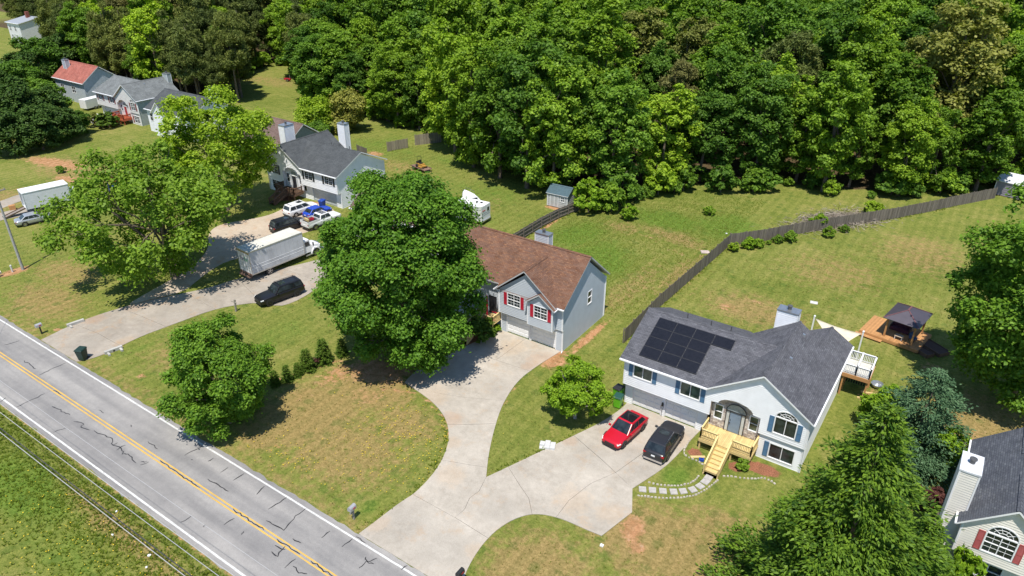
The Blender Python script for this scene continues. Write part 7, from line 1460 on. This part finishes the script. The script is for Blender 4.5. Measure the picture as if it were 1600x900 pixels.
print("TREES", cnt, sum(cnt.values()))
# dark evergreens at the left, beside the far houses
V, F, c = crown(301, 5.0, 4.6, 4.9, nl=22, nc=26, nleaf=26, size=.38, bottom=-.9, lobe=(.22, .36)); EV = (np_mesh("crown", V, F, LM_EVG), trunk_mesh("trunk", 5.5, .25, c, BARK, 6, 5)); EVL = (np_mesh("crown", V, F, LM_DRK), EV[1])
for k, (x, y, s, v, lb) in enumerate(((-147.5, 53.5, .85, EV, "dark spreading evergreen at the left edge, nearest the lawn"), (-145.8, 57.8, .82, EV, "dark spreading evergreen second from the left edge, nearest the lawn"), (-147.2, 62.4, .72, EV, "dark evergreen at the right end of the left grove"), (-150.2, 67.0, .5, EVL, "small loose olive tree in front of the far house's garage"), (-160.0, 61.0, 1.0, EV, "dark evergreen in the middle of the left grove"), (-158.8, 65.8, .85, EV, "dark evergreen behind the middle of the left grove"), (-169.0, 70.0, .85, EVL, "green tree left of the far house's driveway"), (-180, 70.5, 1.1, EVL, "green tree in front of the red-roofed house"), (-190, 75.5, 1.1, EV, "dark tree left of the red-roofed house"), (-172, 63.0, 1.1, EV, "dark evergreen at the left edge below the red roof"), (-200, 84, 1.25, EVL, "tree at the left edge above the grove"), (-208, 95, 1.2, EV, "dark tree at the left edge toward the farmhouse"))):
    t = thing("evergreen_tree", lb, "tree", (x, y, 0), k*1.7, "grove at the left edge"); t.scale = (s, s, s*.95); link("trunk", v[1], t); link("crown", v[0], t)
# undergrowth along the wood edge
UL = "low undergrowth bush along the wood's front edge"
for a, b in zip(FOREST_EDGE[2:27], FOREST_EDGE[3:28]):
    L = math.dist(a, b); n = max(1, int(L/2.4))
    for i in range(n):
        t_ = (i+rg.random())/n; x, y = a[0]+(b[0]-a[0])*t_+rg.uniform(-1, 1), a[1]+(b[1]-a[1])*t_+rg.uniform(-.6, 3.0)
        if math.hypot(x+51.5, y-88.5) < 4.5 or (-60 < x < -52): continue
        sh_ = shrub(UL, x, y, rg.uniform(.75, 1.65)**2, rg.choice((LM_BRI, LM_MID, LM_MID, LM_DRK, LM_DRK, LM_MID)), rg.randrange(3), "undergrowth_bush", "undergrowth along the wood edge", sz=rg.uniform(.8, 1.2)); register(sh_, x, y, "low bushes", "wood edge")
name_wood()

# ---------------------------------------------------------------- ground cover
HOLES = [MAINS, TD, GV]
RECT = [(-22, -5.4, 47, 62.2), (-47, -30.2, 48.6, 63), (4, 20, 43.5, 56), (-95, -77.5, 65, 79), (-69, -53.8, 61.5, 70), (-6.2, 0, 72.5, 79), (-53.5, -49.5, 86.8, 90), (-15.5, -6.5, 39, 48), (-6, -3, 57, 65)]
def free(x, y):
    if 16.9 < y < 24.75: return False
    for a, b, c, d in RECT:
        if a < x < b and c < y < d: return False
    return not any(inpoly((x, y), h) for h in HOLES)
def tufts(name, label, cat, spots, size, lm, blades=3, wid=.035):
    rs = np.random.default_rng(len(spots)); P = np.array(spots); n = len(P)*blades; B = np.repeat(P, blades, 0); sz = np.repeat(rs.uniform(.55, 1.35, len(P)), blades)*size
    an = rs.uniform(0, 6.28, n); d = np.stack([np.cos(an), np.sin(an), np.zeros(n)], 1); s = np.stack([-d[:, 1], d[:, 0], np.zeros(n)], 1); base = np.concatenate([B[:, :2], np.full((n, 1), .004)], 1)+d*(.3*sz*rs.random(n))[:, None]
    lean = d*(sz*rs.uniform(.3, .9, n))[:, None]; up = np.array([0, 0, 1.])*(sz*rs.uniform(.5, 1.0, n))[:, None]; w = s*(wid*rs.uniform(.7, 1.4, n)*sz/size)[:, None]
    V = np.stack([base-w*.6, base+w*.6, base+lean*.5+up*.75+w, base+lean+up-w*.1], 1).reshape(-1, 3)
    o = link(name, np_mesh(name, V, np.arange(n*4).reshape(-1, 4), lm)); return tag(o, label, cat, None, "stuff")
LM_GRASS = leafmat("grass_blades", (.130, .150, .024), (.270, .255, .060), trans=.45, nscale=.25)
LM_STRAW = leafmat("straw_blades", (.24, .19, .07), (.40, .31, .13), trans=.4, nscale=.4)
LM_LUSH = leafmat("lush_grass_blades", (.100, .160, .012), (.235, .285, .032), trans=.45, nscale=.3)
rg = random.Random(31); sp = []; st_ = []
while len(sp) < 34000:
    d = rg.uniform(0, 1)**.8; y = 24.8+d*75; x = rg.uniform(-105, 22)
    if free(x, y): sp.append((x, y))
for x, y in sp[:]:
    if rg.random() < .24: st_.append((x+rg.uniform(-.3, .3), y+rg.uniform(-.3, .3)))
tufts("lawn_grass", "short mown lawn grass around the houses", "grass", sp, .085, LM_GRASS, 3, .03); tufts("dry_grass", "dry straw-coloured grass blades in the lawns", "grass", st_, .09, LM_STRAW, 3, .025)
sp = []
while len(sp) < 15000:
    x, y = rg.uniform(-100, -18), 16.8-abs(rg.gauss(0, 4.2))
    if y < 4: continue
    sp.append((x, y))
tufts("verge_weeds", "rough green weeds on the verge under the power lines", "weeds", sp, .17, LM_LUSH, 4, .035)
sp = [(rg.uniform(-48, -22), rg.uniform(63, 108)) for _ in range(26000)]; sp = [p for p in sp if free(*p) and p[0] < -26.3 and not inpoly(p, FOREST)]
tufts("meadow_grass", "taller unmown grass behind the brown-roofed house", "grass", sp, .085, LM_LUSH, 4, .026)
sp = []
for pl in ([(-26.1, 58.5), (-26.2, 67.6), (-25.75, 79.8), (-25.45, 88.4), (-21.79, 93.0), (-18.19, 98.6), (-13.6, 104.8), (-8.81, 111.3), (-1.73, 122.6)], [(-49.41, 70.0), (-49.5, 79.2), (-48.4, 87.6)], [(-92, 93.3), (-90.5, 97.2)], [(-26.14, 34.44), (-24.11, 39.8), (-22.76, 43.33)], [(-30.3, 25.0), (-29.75, 30), (-30.9, 35.05), (-33.5, 38.5)]):
    for a, b in zip(pl[:-1], pl[1:]):
        for _ in range(int(math.dist(a, b)*9)): t_ = rg.random(); sp.append((a[0]+(b[0]-a[0])*t_+rg.gauss(0, .22), a[1]+(b[1]-a[1])*t_+rg.gauss(0, .22)))
sp = [p for p in sp if not inpoly(p, MAINS)]
tufts("edge_grass", "taller grass fringe along the fences and driveway edges", "grass", sp, .2, LM_LUSH, 4, .04)
sp = [(rg.gauss(-34.5, 3.2), rg.gauss(34.0, 3.0)) for _ in range(420)]+[(rg.gauss(-41, 3), rg.gauss(27.6, 1.4)) for _ in range(90)]+[(rg.gauss(-45, 6), rg.gauss(12.5, 2)) for _ in range(220)]; sp = [p for p in sp if (free(*p) or p[1] < 16.5)]
n = len(sp); rs = np.random.default_rng(8); C = np.concatenate([np.array(sp), rs.uniform(.10, .2, (n, 1))], 1); V, F = leaves(C, np.array([[0, 0, 1.]])+rs.normal(0, .2, (n, 3)), .046, .046, rs)
FL = M("yellow_petals", (.62, .44, .015), .7, .15); tag(link("yellow_flowers", np_mesh("yellow_flowers", V, F, FL)), "tiny yellow wildflowers scattered in the front lawn and verge", "flowers", None, "stuff")
